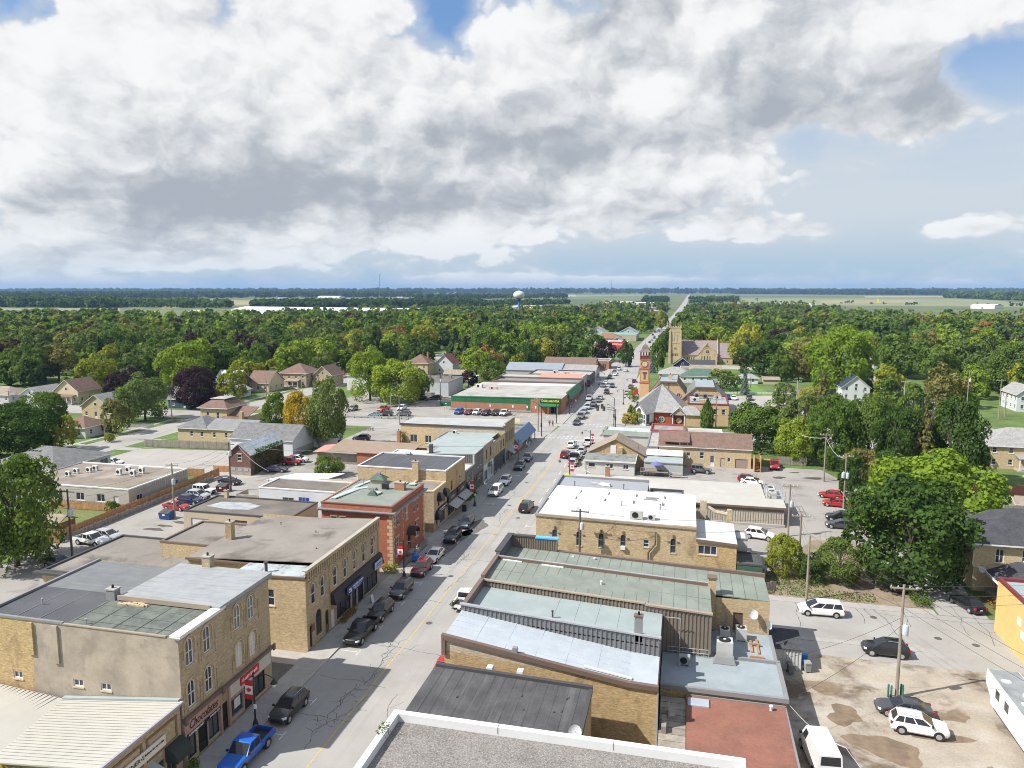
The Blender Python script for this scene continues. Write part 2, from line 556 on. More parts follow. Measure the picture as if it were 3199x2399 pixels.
def copytree(o,parent=None):
 c=o.copy()
 COL.objects.link(c)
 c.parent=parent
 for ch in list(o.children):
  copytree(ch,c)
 return c
def textmesh(body,size,shear=0.,bold=False,extr=.012):
 cu=bpy.data.curves.new('lettering','FONT')
 cu.body=body
 cu.size=size
 cu.shear=shear
 cu.extrude=extr
 if bold:
  cu.offset=size*.018
 cu.align_x,cu.align_y='CENTER','CENTER'
 cu.resolution_u=2
 tmp=bpy.data.objects.new('lettering',cu)
 COL.objects.link(tmp)
 dg=bpy.context.evaluated_depsgraph_get()
 me=bpy.data.meshes.new_from_object(tmp.evaluated_get(dg))
 bpy.data.objects.remove(tmp)
 return me
FACE_RZ={'y-':0.,'x+':pi/2,'y+':pi,'x-':-pi/2}
FACE_N={'y-':(0,-1),'x+':(1,0),'y+':(0,1),'x-':(-1,0)}
def text(body,size,m,parent,face,pos,u,z,name='lettering',shear=0.,bold=False,proud=.02,fit=None):
 ""
 me=textmesh(body,size,shear,bold)
 if fit:
  w=max(v.co.x for v in me.vertices)-min(v.co.x for v in me.vertices)
  sx=fit/w
  for v in me.vertices:
   v.co.x*=sx
 o=link(name,me,m,parent)
 n=FACE_N[face]
 p=(pos+n[0]*proud,u)if face[0]=='x' else(u,pos+n[1]*proud)
 q=org(parent)if parent is not None else Vector((0,0,0))
 o.location=(p[0]-q.x,p[1]-q.y,z-q.z)
 o.rotation_euler=(pi/2,0,FACE_RZ[face])
 return o
# windows and walls
_wc={}
def window_mesh(w,h,kind,arch):
 ""
 key=(round(w,2),round(h,2),kind,arch)
 if key in _wc:
  return _wc[key]
 f=min(.09,w*.1)
 fr,pa=MB(),MB()
 d0,d1=.05,.13
 def bar(x0,x1,z0,z1,a=d0,b=d1):
  fr.box(x0,x1,a,b,z0,z1)
 hw=w/2
 zr=h-hw if arch else h
 bar(-hw,-hw+f,0,zr);bar(hw-f,hw,0,zr);bar(-hw+f,hw-f,0,f)
 if arch:
  n=8
  for k in range(n):
   t0,t1=pi*k/n,pi*(k+1)/n
   o0,o1=(hw*cos(t0),zr+hw*sin(t0)),(hw*cos(t1),zr+hw*sin(t1))
   i0,i1=((hw-f)*cos(t0),zr+(hw-f)*sin(t0)),((hw-f)*cos(t1),zr+(hw-f)*sin(t1))
   fr.hexa([(i0[0],d0,i0[1]),(o0[0],d0,o0[1]),(o0[0],d1,o0[1]),(i0[0],d1,i0[1]),(i1[0],d0,i1[1]),(o1[0],d0,o1[1]),(o1[0],d1,o1[1]),(i1[0],d1,i1[1])])
  pts=[(-hw,.11,0),(hw,.11,0)]+[(hw*cos(pi*k/n),.11,zr+hw*sin(pi*k/n))for k in range(n+1)]
  pa.poly(pts)
 else:
  bar(-hw+f,hw-f,h-f,h)
  pa.poly([(-hw,.11,0),(hw,.11,0),(hw,.11,h),(-hw,.11,h)])
 if kind in('sash','sash2'):
  bar(-hw+f,hw-f,h*.5-f*.35,h*.5+f*.35,d0+.015,d1)
 if kind in('pair','sash2','grid'):
  bar(-f*.45,f*.45,f,h-(hw*.3 if arch else f),d0+.02,d1)
 if kind=='triple':
  for s in(-1,1):
   bar(s*hw*.36-f*.45,s*hw*.36+f*.45,f,h-f,d0+.02,d1)
 if kind=='grid':
  for k in(1,2):
   bar(-hw+f,hw-f,h*k/3-f*.3,h*k/3+f*.3,d0+.03,d1)
 if kind=='store':
  n=max(2,int(round(w/1.3)))
  for k in range(1,n):
   x=-hw+w*k/n
   bar(x-f*.4,x+f*.4,f,h-f,d0+.02,d1)
 if kind=='door':
  bar(-hw+f,hw-f,f,h*.34,d0+.02,d1)
 sl=MB().box(-hw-.08,hw+.08,-.07,.06,-.12,-.004)
 _wc[key]=(fr.mesh('window'),pa.mesh('pane'),sl.mesh('sill'))
 return _wc[key]
class Bld:
 ""
 def __init__(s,name,label,cx,cy,rz=0.,cat='building',group=None,local=False,z0=0.):
  s.root=thing(name,label,cat,(cx,cy,z0),rz,group)
  s.local=local
  s.w={}
 def mb(s,m,name='wall'):
  return s.w.setdefault((name,m.name),MB())
 def add(s,name,mb,m,smooth=False,parent=None):
  return part(name,mb,m,parent or s.root,smooth,world=not s.local)
 def box(s,m,x0,x1,y0,y1,z0,z1,name='wall'):
  s.mb(m,name).box(x0,x1,y0,y1,z0,z1)
  return s
 def face(s,m,face,pos,u0,u1,z0,z1,wins=(),top=None,name='wall',reveal=.14):
  ""
  mb=s.mb(m,name)
  n=FACE_N[face]
  def pt(u,z,dpt=0.):
   return(pos-n[0]*dpt,u,z)if face[0]=='x' else(u,pos-n[1]*dpt,z)
  flip=face in('x-','y+')
  def q(*pts):
   pts=[pt(*p)for p in pts]
   mb.poly(pts[::-1]if flip else pts)
  us,zs={u0,u1},{z0,z1}
  for w in wins:
   us|={w['u']-w['w']/2,w['u']+w['w']/2}
   zs|={w['z'],w['z']+w['h']}
  us=sorted(u for u in us if u0-1e-6<=u<=u1+1e-6)
  zs=sorted(z for z in zs if z0-1e-6<=z<=z1+1e-6)
  for a,b in zip(us[:-1],us[1:]):
   for c,d in zip(zs[:-1],zs[1:]):
    mu,mz=(a+b)/2,(c+d)/2
    if any(abs(mu-w['u'])<w['w']/2 and w['z']<mz<w['z']+w['h']for w in wins):
     continue
    q((a,c),(b,c),(b,d),(a,d))
  if top:
   ol=[(u0,z1),(u1,z1)]
   for p_ in top:
    if all(abs(p_[0]-e[0])+abs(p_[1]-e[1])>1e-3 for e in ol):
     ol.append(p_)
   q(*ol)
  for w in wins:
   a,b,c,d=w['u']-w['w']/2,w['u']+w['w']/2,w['z'],w['z']+w['h']
   arch=w.get('arch',False)
   zr=d-w['w']/2 if arch else d
   r=reveal
   q((a,c),(a,c,r),(b,c,r),(b,c))
   q((a,zr),(a,zr,r),(a,c,r),(a,c))
   q((b,c),(b,c,r),(b,zr,r),(b,zr))
   if arch:
    hw,k8=w['w']/2,8
    for k in range(k8):
     t0,t1=pi*k/k8,pi*(k+1)/k8
     p0=(w['u']+hw*cos(t0),zr+hw*sin(t0));p1=(w['u']+hw*cos(t1),zr+hw*sin(t1))
     cx_=b if k<k8/2 else a
     q((cx_,d),p1,p0)
     q(p0,p1,p1+(r,),p0+(r,))
   else:
    q((b,d),(b,d,r),(a,d,r),(a,d))
   s.window(face,pos,w)
  return s
 def window(s,face,pos,w):
  fm,pm,sm=window_mesh(w['w'],w['h'],w.get('kind','sash'),w.get('arch',False))
  nm=w.get('name','window')
  o=link(nm,fm,w.get('frame',WHITE),s.root)
  p=(pos,w['u'])if face[0]=='x' else(w['u'],pos)
  off=Vector((0,0,0))if s.local else org(s.root)
  o.location=(p[0]-off.x,p[1]-off.y,w['z']-off.z)
  o.rotation_euler=(0,0,FACE_RZ[face])
  link('pane',pm,w.get('pane',GLASS),o)
  if w.get('sill',True):
   link('sill',sm,w.get('sillm',STONE),o)
  if w.get('hood'):
   hb=MB()
   hw=w['w']/2+.16
   if w.get('arch'):
    zr=w['h']-w['w']/2
    for k in range(8):
     t0,t1=pi*k/8,pi*(k+1)/8
     i0,i1,o0,o1=[((hw+e)*cos(t),zr+(hw+e)*sin(t))for e,t in((0,t0),(0,t1),(.13,t0),(.13,t1))]
     hb.hexa([(i0[0],-.09,i0[1]),(o0[0],-.09,o0[1]),(o0[0],.02,o0[1]),(i0[0],.02,i0[1]),(i1[0],-.09,i1[1]),(o1[0],-.09,o1[1]),(o1[0],.02,o1[1]),(i1[0],.02,
i1[1])])
    for e in(-1,1):
     hb.box(min(e*hw,e*(hw+.13)),max(e*hw,e*(hw+.13)),-.09,.02,zr-w.get('drop',.5),zr)
   else:
    hb.box(-hw,hw,-.08,.02,w['h']+.02,w['h']+.24)
   link('hood',hb.mesh('hood'),w['hood'],o)
  if w.get('ac'):
   link('air_conditioner',MB().box(-.32,.32,-.38,.1,.04,.46).mesh('air_conditioner'),WHITE,o)
  return o
 def roof_flat(s,m,x0,x1,y0,y1,z,cap=None,par=0.,capw=.25,over=.06,caph=.1,sides='NESW'):
  ""
  s.add('roof',MB().poly([(x0+.01,y0+.01,z),(x1-.01,y0+.01,z),(x1-.01,y1-.01,z),(x0+.01,y1-.01,z)]),m)
  if cap is not None:
   zt=z+par
   c=MB()
   o=over
   if 'S' in sides:c.box(x0-o,x1+o,y0-o,y0+capw,z-.1 if par<.05 else z+.003,zt+caph)
   if 'N' in sides:c.box(x0-o,x1+o,y1-capw,y1+o,z-.1 if par<.05 else z+.003,zt+caph)
   if 'W' in sides:c.box(x0-o,x0+capw,y0+capw,y1-capw,z-.1 if par<.05 else z+.003,zt+caph-.004)
   if 'E' in sides:c.box(x1-capw,x1+o,y0+capw,y1-capw,z-.1 if par<.05 else z+.003,zt+caph-.004)
   s.add('parapet',c,cap)
 def gable(s,m,x0,x1,y0,y1,ze,zr,along='x',over=.35,th=.16,name='roof',fascia=WHITE):
  ""
  r=MB()
  if along=='x':
   ym=(y0+y1)/2
   k=(zr-ze)/(ym-y0)
   for yy,sgn in((y0,-1),(y1,1)):
    e=yy+sgn*over
    z=ze-over*k
    r.hexa([(x0-over,e,z),(x1+over,e,z),(x1+over,ym,zr),(x0-over,ym,zr),(x0-over,e,z+th),(x1+over,e,z+th),(x1+over,ym,zr+th),(x0-over,ym,zr+th)]if sgn<0 else[(x1+over,
e,z),(x0-over,e,z),(x0-over,ym,zr),(x1+over,ym,zr),(x1+over,e,z+th),(x0-over,e,z+th),(x0-over,ym,zr+th),(x1+over,ym,zr+th)])
   fb=MB()
   for xx in(x0-over-.02,x1+over+.02):
    for e,sgn in((y0-over,1),(y1+over,-1)):
     z=ze-over*k
     fb.extr([(xx,e,z-.04),(xx,e,z+th*.8),(xx,ym,zr+th*.8),(xx,ym,zr-.04)],(.03 if xx<x0 else-.03,0,0))
   for e in(y0-over-.025,y1+over+.025):
    fb.box(x0-over,x1+over,e-.02,e+.02,ze-over*k-.03,ze-over*k+th*.75)
  else:
   xm=(x0+x1)/2
   k=(zr-ze)/(xm-x0)
   z=ze-over*k
   for e,sgn in((x0-over,-1),(x1+over,1)):
    pts=[(e,y0-over,z),(e,y1+over,z),(xm,y1+over,zr),(xm,y0-over,zr)]
    if sgn<0:
     pts=pts[::-1]
    r.hexa(pts+[(p[0],p[1],p[2]+th)for p in pts])
   fb=MB()
   for yy in(y0-over-.02,y1+over+.02):
    for e in(x0-over,x1+over):
     fb.extr([(e,yy,z-.04),(e,yy,z+th*.8),(xm,yy,zr+th*.8),(xm,yy,zr-.04)],(0,.03 if yy<y0 else-.03,0))
   for e in(x0-over-.025,x1+over+.025):
    fb.box(e-.02,e+.02,y0-over,y1+over,z-.03,z+th*.75)
  o=s.add(name,r,m)
  if fascia is not None:
   s.add('fascia',fb,fascia)
  return o
 def hip(s,m,x0,x1,y0,y1,ze,zr,over=.4,flat=0.,name='roof',fascia=WHITE):
  ""
  X0,X1,Y0,Y1=x0-over,x1+over,y0-over,y1+over
  ins=min(X1-X0,Y1-Y0)/2-flat
  a=[(X0,Y0,ze),(X1,Y0,ze),(X1,Y1,ze),(X0,Y1,ze)]
  b=[(X0+ins,Y0+ins,zr),(X1-ins,Y0+ins,zr),(X1-ins,Y1-ins,zr),(X0+ins,Y1-ins,zr)]
  r=MB()
  for k in range(4):
   j=(k+1)%4
   r.poly([a[k],a[j],b[j],b[k]])
  if flat>0:
   r.poly(b)
  r.poly(a[::-1])
  me_o=s.add(name,r,m)
  bm=bmesh.new();bm.from_mesh(me_o.data)
  bmesh.ops.remove_doubles(bm,verts=bm.verts,dist=.001)
  bm.to_mesh(me_o.data);bm.free()
  if fascia is not None:
   fb=MB()
   fb.box(X0-.03,X1+.03,Y0-.03,Y0+.02,ze-.16,ze+.02).box(X0-.03,X1+.03,Y1-.02,Y1+.03,ze-.16,ze+.02)
   fb.box(X0-.03,X0+.02,Y0+.02,Y1-.02,ze-.16,ze+.02).box(X1-.02,X1+.03,Y0+.02,Y1-.02,ze-.16,ze+.02)
   s.add('fascia',fb,fascia)
  return me_o
 def done(s):
  for(nm,mn),mb in s.w.items():
   if mb.v:
    s.add(nm,mb,MATS[mn])
  return s.root
def row(u0,u1,n,z,w,h,**kw):
 ""
 st=(u1-u0)/n
 return[dict(u=u0+st*(k+.5),z=z,w=w,h=h,**kw)for k in range(n)]
def flatb(name,label,x0,x1,y0,y1,z,wm,rm,cap=GYCAP,par=.25,faces=None,cat='building',group=None,dz=0.,mats=None):
 ""
 b=Bld(name,label,(x0+x1)/2,(y0+y1)/2,cat=cat,group=group)
 faces=faces or{}
 mats=mats or{}
 zt=z+par
 for f,pos,u0,u1 in(('y-',y0,x0,x1),('x+',x1,y0,y1),('y+',y1,x0,x1),('x-',x0,y0,y1)):
  b.face(mats.get(f,wm),f,pos,u0,u1,dz,zt,faces.get(f,[]))
 b.roof_flat(rm,x0,x1,y0,y1,z,cap,par)
 return b
def ribs(b,m,face,pos,u0,u1,z0,z1,step=.4,w=.13,d=.07,name='siding_rib',zf=None):
 ""
 mb=MB()
 n=FACE_N[face]
 k=int((u1-u0)/step)
 for i in range(k+1):
  u=u0+(u1-u0)*i/max(1,k)
  a,c=(zf(u)if zf else(z0,z1))
  if face[0]=='x':
   mb.box(min(pos+n[0]*.003,pos+n[0]*d),max(pos+n[0]*.003,pos+n[0]*d),u-w/2,u+w/2,a,c)
  else:
   mb.box(u-w/2,u+w/2,min(pos+n[1]*.003,pos+n[1]*d),max(pos+n[1]*.003,pos+n[1]*d),a,c)
 o=b.add(name,mb,m)
 o['kind']='stuff'
 return o
def scrawl(m,parent,face,pos,u,z,w,h,seed=1,n=None):
 ""
 r=random.Random(seed)
 mb=MB()
 n=n or max(4,int(w/(h*.55)))
 nn=FACE_N[face]
 for k in range(n):
  if r.random()<.12:
   continue
  a=u-w/2+w*k/n
  b=a+w/n*r.uniform(.45,.8)
  z0,z1=z-h/2*r.uniform(.7,1),z+h/2*r.uniform(.4,1)
  if face[0]=='x':
   mb.box(min(pos+nn[0]*.004,pos+nn[0]*.014),max(pos+nn[0]*.004,pos+nn[0]*.014),a,b,z0,z1)
  else:
   mb.box(a,b,min(pos+nn[1]*.004,pos+nn[1]*.014),max(pos+nn[1]*.004,pos+nn[1]*.014),z0,z1)
 return part('lettering',mb,m,parent)
ORD='first second third fourth fifth sixth seventh eighth ninth tenth eleventh twelfth thirteenth fourteenth fifteenth sixteenth seventeenth eighteenth nineteenth twentieth'.split()
def rank_labels(objs):
 ""
 by={}
 for o in objs:
  by.setdefault(o['label'],[]).append(o)
 for lb,L_ in by.items():
  if len(L_)<2:
   continue
  L_.sort(key=lambda o:atan2(o.location.x,o.location.y))
  for k,o in enumerate(L_):
   w='leftmost' if k==0 else('rightmost' if k==len(L_)-1 else((ORD[k]if k<20 else '%dth'%(k+1))+' from left'))
   o['label']=lb+', '+w
# ground, roads, lots
LAWN=mat('mown_lawn',(.088,.142,.03),.95,var=.22,vs=.12,fine=.18,fs=1.5,stain=(.16,.155,.06),ss_=.06,samt=.6)
FIELDG=mat('open_grass',(.095,.118,.042),.95,var=.25,vs=.012,fine=.1,fs=.2,stain=(.15,.15,.075),ss_=.01,samt=.6)
ROAD=mat('worn_asphalt',(.312,.302,.284),.9,var=.07,vs=.12,fine=.05,fs=8,streak=((.9,.02,1.),(.248,.239,.225),.6),stain=(.23,.222,.207),ss_=.09,samt=.45)
ROAD2=mat('side_street_asphalt',(.312,.298,.275),.9,var=.07,vs=.15,fine=.05,fs=8,stain=(.225,.205,.18),ss_=.12,samt=.4)
LOT=mat('lot_asphalt',(.288,.27,.244),.92,var=.08,vs=.12,fine=.06,fs=7,stain=(.175,.155,.13),ss_=.16,samt=.75)
LOTL=mat('pale_lot_asphalt',(.335,.316,.286),.92,var=.06,vs=.1,fine=.05,fs=7,stain=(.27,.24,.205),ss_=.07,samt=.4)
DIRT=mat('gravel_and_dirt',(.33,.285,.225),.95,var=.12,vs=.35,fine=.12,fs=5,stain=(.13,.095,.062),ss_=.2,samt=1.,bump=.3,streak=((.22,.3,1.),(.4,.37,.325),
.75))
EARTH=mat('bare_earth',(.24,.185,.13),.97,var=.15,vs=.5,fine=.15,fs=4,stain=(.14,.15,.06),ss_=.25,samt=.6)
WET=mat('damp_patch',(.085,.07,.055),.5,var=.2,vs=1.2)
PATCH=mat('asphalt_patch',(.125,.118,.108),.9,var=.15,vs=.8)
struct('ground',MB().poly([(-30000,-400,-.02),(30000,-400,-.02),(30000,40000,-.02),(-30000,40000,-.02)]),FIELDG)
struct('town_ground',MB().poly([(-420,-60,-.015),(420,-60,-.015),(420,900,-.015),(-420,900,-.015)]),LAWN)
road=sheet('main_street',[(-35.6,10),(-22.4,10),(-22.4,186),(-20.4,206),(-20.4,313),(-22.4,368),(-22,640),(-20,750),(-15.5,1070),(-3,1870),(16,6000),(-1,
6000),(-17,1870),(-23,1043),(-27,965),(-30,700),(-32,560),(-34.5,385),(-34,300),(-34,205),(-35.6,186)],.004,ROAD)
sheet('side_street',[(-22.4,83.6),(60,83.6),(220,84),(220,93),(60,92.9),(-22.4,92.9)],.002,ROAD2)
sheet('yard_apron',[(9.2,79.4),(60,79.4),(60,83.9),(9.2,83.9)],-.001,ROAD2)
sheet('cross_street',[(-35.2,190.6),(-35.,203.4),(-300,203.),(-300,190.4)],.002,ROAD2)
sheet('cross_street_east',[(-20.4,191.5),(260,193),(260,205),(-20.4,205)],.002,ROAD2)
sheet('back_street',[(-145.5,-20),(-134.5,-20),(-134.5,188),(-134.5,520),(-145.5,520),(-145.5,188)],-.006,ROAD2)
sheet('back_street_east',[(74,60),(84,60),(84,520),(74,520)],-.006,ROAD2)
sheet('rear_lot',[(-93.2,62),(-52,62),(-38.5,62),(-38.5,188.2),(-86,188.2),(-86,132),(-93.2,128)],-.004,LOT)
sheet('parking_lot_west',[(-129.5,140),(-128.8,150.4),(-105.5,153.4),(-86,153.4),(-86,132),(-93.2,128),(-97,131),(-104,133),(-121,134.5)],-.007,LOTL)
sheet('clinic_parking',[(-125,131),(-104,131),(-104,135.4),(-122,135.8)],-.003,ROAD2)
sheet('corner_parking_lot',[(-118,204.2),(-36.6,204.2),(-36.6,224),(-74,224),(-74,262),(-118,262)],-.004,LOT)
sheet('rear_lot_east',[(9,97.5),(32,97.5),(33,122),(36,140),(29,166),(-8,166),(-8,122),(9,122)],-.004,LOT)
sheet('gravel_yard',[(9.2,20),(60,20),(60,79.6),(9.2,79.6)],-.004,DIRT)
sheet('earth_verge',[(9.3,92.8),(30.2,92.8),(29,100),(26,118),(20,118),(11,101)],-.002,EARTH)
sheet('hall_parking_lot',[(12.5,212),(40,214),(40,262),(31.5,282),(12.5,276)],-.004,LOTL)
sheet('church_drive',[(0,372),(40,372),(40,391),(0,391)],-.004,LOTL)
sheet('driveway',[(30.3,93),(35.6,93),(36.5,116),(30,116)],0.,ROAD2)
sheet('bowling_green',[(12,280),(31,284),(27.5,313),(13,311)],-.002,mat('bowling_green_turf',(.115,.22,.035),.95,var=.08,vs=.3))
for k,(q,m_)in enumerate([((-170,150,-146,151.5),CONC),((-160,172,-146,174),CONC),((-134.4,160,-130,161.2),CONC),((-134.4,148,-129,151),LOTL),((-93.2,
62,-80,66),LOT)]):
 x0,y0,x1,y1=q
 sheet('path',[(x0,y0),(x1,y0),(x1,y1),(x0,y1)],-.001,m_)
for x0,x1,y0,y1 in((-41,-35.7,183,190.5),(-40.5,-34.1,203.2,208),(-22.3,-14,186,191.6),(-20.3,-6,204.8,212.5),(-23,-16,206,236)):
 sheet('corner_pavement',[(x0,y0),(x1,y0),(x1,y1),(x0,y1)],-.003-x0*1e-5,CONC)
sheet('east_block_ground',[(-19.8,93.8),(9.3,93.8),(9.3,190),(-19.8,190)],-.009,LOT)
sheet('east_front_ground',[(-19.8,20),(9.3,20),(9.3,83),(-19.8,83)],-.009,LOT)
sheet('west_store_ground',[(-76,224),(-36.6,224),(-36.6,372),(-76,372)],-.009,LOT)
def blotch(name,cx,cy,rx,ry,m,z=.008,seed=0):
 r=random.Random(seed)
 n=18
 ph=[r.uniform(0,6.28)for _ in range(4)]
 pts=[]
 for i in range(n):
  a=2*pi*i/n
  k=1+.22*sin(2*a+ph[0])+.16*sin(3*a+ph[1])+.12*sin(5*a+ph[2])
  pts.append((cx+rx*k*cos(a),cy+ry*k*sin(a)))
 return sheet(name,pts,z,m)
for i,(q,rx,ry)in enumerate([(M5(390,1090),2.2,.8),(M5(230,1040),.9,.5),(M4(1750,1360),1.3,.9),(M1(1330,1530),1.5,.7),(M1(1420,1500),1.2,.5),(M1(1550,
1470),1.3,.5)]):
 p=P(*q)
 blotch('damp_patch',p[0],p[1],rx,ry,WET,.002,i)
for i,(x,y,rx,ry)in enumerate([(17.5,63.5,2.6,2.),(22.,66.5,2.4,1.),(14.,72.6,1.8,1.),(24.5,70.,1.5,.9),(19.,57.,3.2,1.3),(25.,60.5,1.2,2.4),(15.,68.,
1.5,1.6)]):
 blotch('mud_patch',x,y,rx,ry,mat('mud',(.19,.138,.09),.9,var=.2,vs=.8,stain=(.115,.085,.06),ss_=.6,samt=.6),.001+.0006*i,40+i)
slab_w=MB().box(-1.3,1.3,-.79,.79,-.1,.13).mesh('paving_slab')
def sidewalk(name,x0,x1,y0,y1,kerb_side):
 w=struct(name,MB().box(x0+.02,x1-.02,y0+.02,y1-.02,-.05,.118),CONC)
 n=int(round((y1-y0)/1.6))
 me=MB().box(x0-(x0+x1)/2,x1-(x0+x1)/2,-(y1-y0)/n/2+.012,(y1-y0)/n/2-.012,.06,.13).mesh('paving_slab')
 for i in range(n):
  link('paving_slab',me,CONC,w,((x0+x1)/2,y0+(i+.5)*(y1-y0)/n,0))
 k=MB()
 kx=x1 if kerb_side>0 else x0
 k.box(kx+(.003 if kerb_side>0 else-.15),kx+(.15 if kerb_side>0 else-.003),y0,y1,-.05,.136)
 part('kerb',k,KERB,w)
 return w
sidewalk('sidewalk_west',-38.35,-35.75,30,187,1)
sidewalk('sidewalk_east',-22.25,-19.75,30,82.6,-1)
sidewalk('sidewalk_east_upper',-22.25,-19.75,94.2,188,-1)
sidewalk('sidewalk_west_far',-37.4,-34.15,206.5,470,1)
sidewalk('sidewalk_east_far',-20.25,-16.4,207,470,-1)
for nm,x0,x1,y0,y1 in(('side_street_sidewalk',10.8,30.,92.8,94.3),('cross_street_sidewalk',-86,-36.6,188.4,190.2),('back_street_sidewalk',-149.5,-147.9,
60,187),('lot_kerb',-128.8,-105.5,151.2,151.5),('side_street_south_kerb',10.,26.,82.6,83.5),('back_street_sidewalk_far',-149.5,-147.9,205,420)):
 w=struct(nm,MB().box(x0+.02,x1-.02,y0+.02,y1-.02,-.05,.03),CONC)
 lx,ly=x1-x0,y1-y0
 n=max(1,int(max(lx,ly)/1.6))
 if lx>ly:
  me=MB().box(-lx/n/2+.01,lx/n/2-.01,-ly/2,ly/2,-.02,.045).mesh('paving_slab')
 else:
  me=MB().box(-lx/2,lx/2,-ly/n/2+.01,ly/n/2-.01,-.02,.045).mesh('paving_slab')
 for i in range(min(n,120)):
  link('paving_slab',me,CONC,w,(x0+(i+.5)*lx/n,(y0+y1)/2,0)if lx>ly else((x0+x1)/2,y0+(i+.5)*ly/n,0))
sheet('alley_apron',[(-52,64.6),(-38.4,64.6),(-38.4,67.1),(-52,67.1)],.004,CONC)
sheet('alley_asphalt',[(-52,60.6),(-38.4,60.6),(-38.4,64.58),(-52,64.58)],.002,PATCH)
LZ=.01
def stripe(name,pts,w,m):
 mb=MB()
 for(a,b)in zip(pts[:-1],pts[1:]):
  d=Vector((b[0]-a[0],b[1]-a[1]));d.normalize()
  n=Vector((-d.y,d.x))*(w/2)
  mb.poly([(a[0]-n.x,a[1]-n.y,LZ),(b[0]-n.x,b[1]-n.y,LZ),(b[0]+n.x,b[1]+n.y,LZ),(a[0]+n.x,a[1]+n.y,LZ)])
 o=part(name,mb,m,road)
 for p in o.data.polygons:
  if p.normal.z<0:
   p.flip()
 return o
stripe('centre_line',[(-29.,20),(-29.,120),(-28.6,150),(-28.7,184)],.13,LINEY)
stripe('centre_line',[(-28.76,118),(-28.2,152),(-28.4,184)],.12,LINEY)
stripe('centre_line',[(-27.4,212),(-27.6,300),(-28.2,470)],.2,LINEY)
for y in range(128,180,7):
 stripe('lane_dash',[(-25.3,y),(-25.3,y+3)],.13,LINEW)
for y in(186.6,189.2,205.6,208.):
 n=12
 for k in range(n):
  x=-34.6+k*(13.6/n)
  stripe('crossing_bar',[(x,y),(x+.62,y)],.4,LINEW)
stripe('stop_line',[(-28.4,184.6),(-22.6,184.6)],.35,LINEW)
stripe('stop_line',[(-34,210.2),(-28,210.2)],.35,LINEW)
y=42.
bays=[B(590,1445),B(790,1225),B(1060,905),B(1230,745),B(1380,590),B(1500,460)]
for q in bays:
 p=P(*q)
 stripe('bay_mark',[(-35.2,p[1]),(-33.2,p[1])],.1,LINEW)
 stripe('bay_mark',[(-33.2,p[1]-.7),(-33.2,p[1]+.5)],.1,LINEW)
for y in(97,104,111,118,125,132,139,146,153,160):
 stripe('bay_mark',[(-35.2,y),(-33.2,y)],.1,LINEW)
 stripe('bay_mark',[(-33.2,y-.6),(-33.2,y+.6)],.1,LINEW)
for y in(100,107,114,121):
 stripe('bay_mark',[(-24.8,y-.6),(-24.8,y+.6)],.1,LINEW)
 stripe('bay_mark',[(-24.8,y),(-23.6,y)],.1,LINEW)
for x in(-120,-117.3,-114.6,-111.9,-109.2,-106.5):
 stripe('bay_mark',[(x,132.4),(x+.4,135.4)],.12,LINEW)
stripe('bay_mark',[(-121.8,135.6),(-104,135.4)],.16,LINEW)
stripe('bay_mark',[(-124,132.),(-104,131.9)],.16,LINEW)
for k in range(12):
 stripe('bay_mark',[(-71+2.75*k,215.4),(-71+2.75*k,219.8)],.12,LINEW)
ck=MB()
rc=random.Random(5)
def crack(x,y,ang,n,step=.55,w=.05,wob=.5,fork=0.):
 for _ in range(n):
  a2=ang+rc.uniform(-wob,wob)
  x2,y2=x+step*cos(a2),y+step*sin(a2)
  ww=w*rc.uniform(.6,1.3)
  nx,ny=-sin(a2)*ww/2,cos(a2)*ww/2
  ck.poly([(x-nx,y-ny,.0075),(x2-nx,y2-ny,.0075),(x2+nx,y2+ny,.0075),(x+nx,y+ny,.0075)])
  if fork and rc.random()<fork:
   crack(x2,y2,a2+rc.choice((-1,1))*rc.uniform(.7,1.5),rc.randint(2,5),step*.7,w*.8,.6)
  x,y=x2,y2
for(x,y,n)in((-35.3,56.5,13),(-35,63.4,14),(-34.5,71,20),(-35.2,83,22),(-35,97,22),(-33,109,18),(-35,124,22),(-34,139,20),(-35.3,47,18),(-34,152,20),(-34,
170,20)):
 crack(x,y,rc.uniform(-.15,.2),n,.55,.055,.35,.05)
for(x,y,n)in((-30.2,40,16),(-30.4,52,22),(-29.9,63,18),(-31.2,76,14),(-29.4,86,22),(-30.8,92,16),(-25.6,100,24),(-29.2,112,22),(-25.4,58,8),(-31.,128,
20),(-25.,132,18),(-29.6,145,22),(-27.2,160,20),(-31.4,165,20),(-27,230,40),(-30,260,40),(-24.5,290,40)):
 crack(x,y,pi/2+rc.uniform(-.06,.06),n,.5,.05,.45,.35)
crack(-31.,54,1.4,18,.4,.05,.8,.7);crack(-30.4,58.5,1.3,16,.4,.05,.8,.7);crack(-29.8,66,1.5,14,.4,.05,.8,.6);crack(-30.6,95,1.5,22,.4,.05,.8,.6)
for k in range(46):
 x,y=rc.choice(((rc.uniform(-128,-90),rc.uniform(137,151)),(rc.uniform(-92,-56),rc.uniform(88,132)),(rc.uniform(-112,-42),rc.uniform(206,221)),(rc.uniform(12,
30),rc.uniform(100,160)),(rc.uniform(10,58),rc.uniform(84,92)),(rc.uniform(-140,-136),rc.uniform(120,190))))
 crack(x,y,rc.choice((0,1.57))+rc.uniform(-.2,.2),rc.randint(8,26),.7,.06,.35,.06)
cko=part('crack_seal',ck,CRACK,road)
cko['kind']='stuff'
for p in cko.data.polygons:
 if p.normal.z<0:
  p.flip()
for x,y,w,h in((-33.9,104,2.6,12),(-32.6,111.5,3.4,7)):
 blotch('tar_patch',x,y,w/2,h/2,PATCH,.006,int(y))
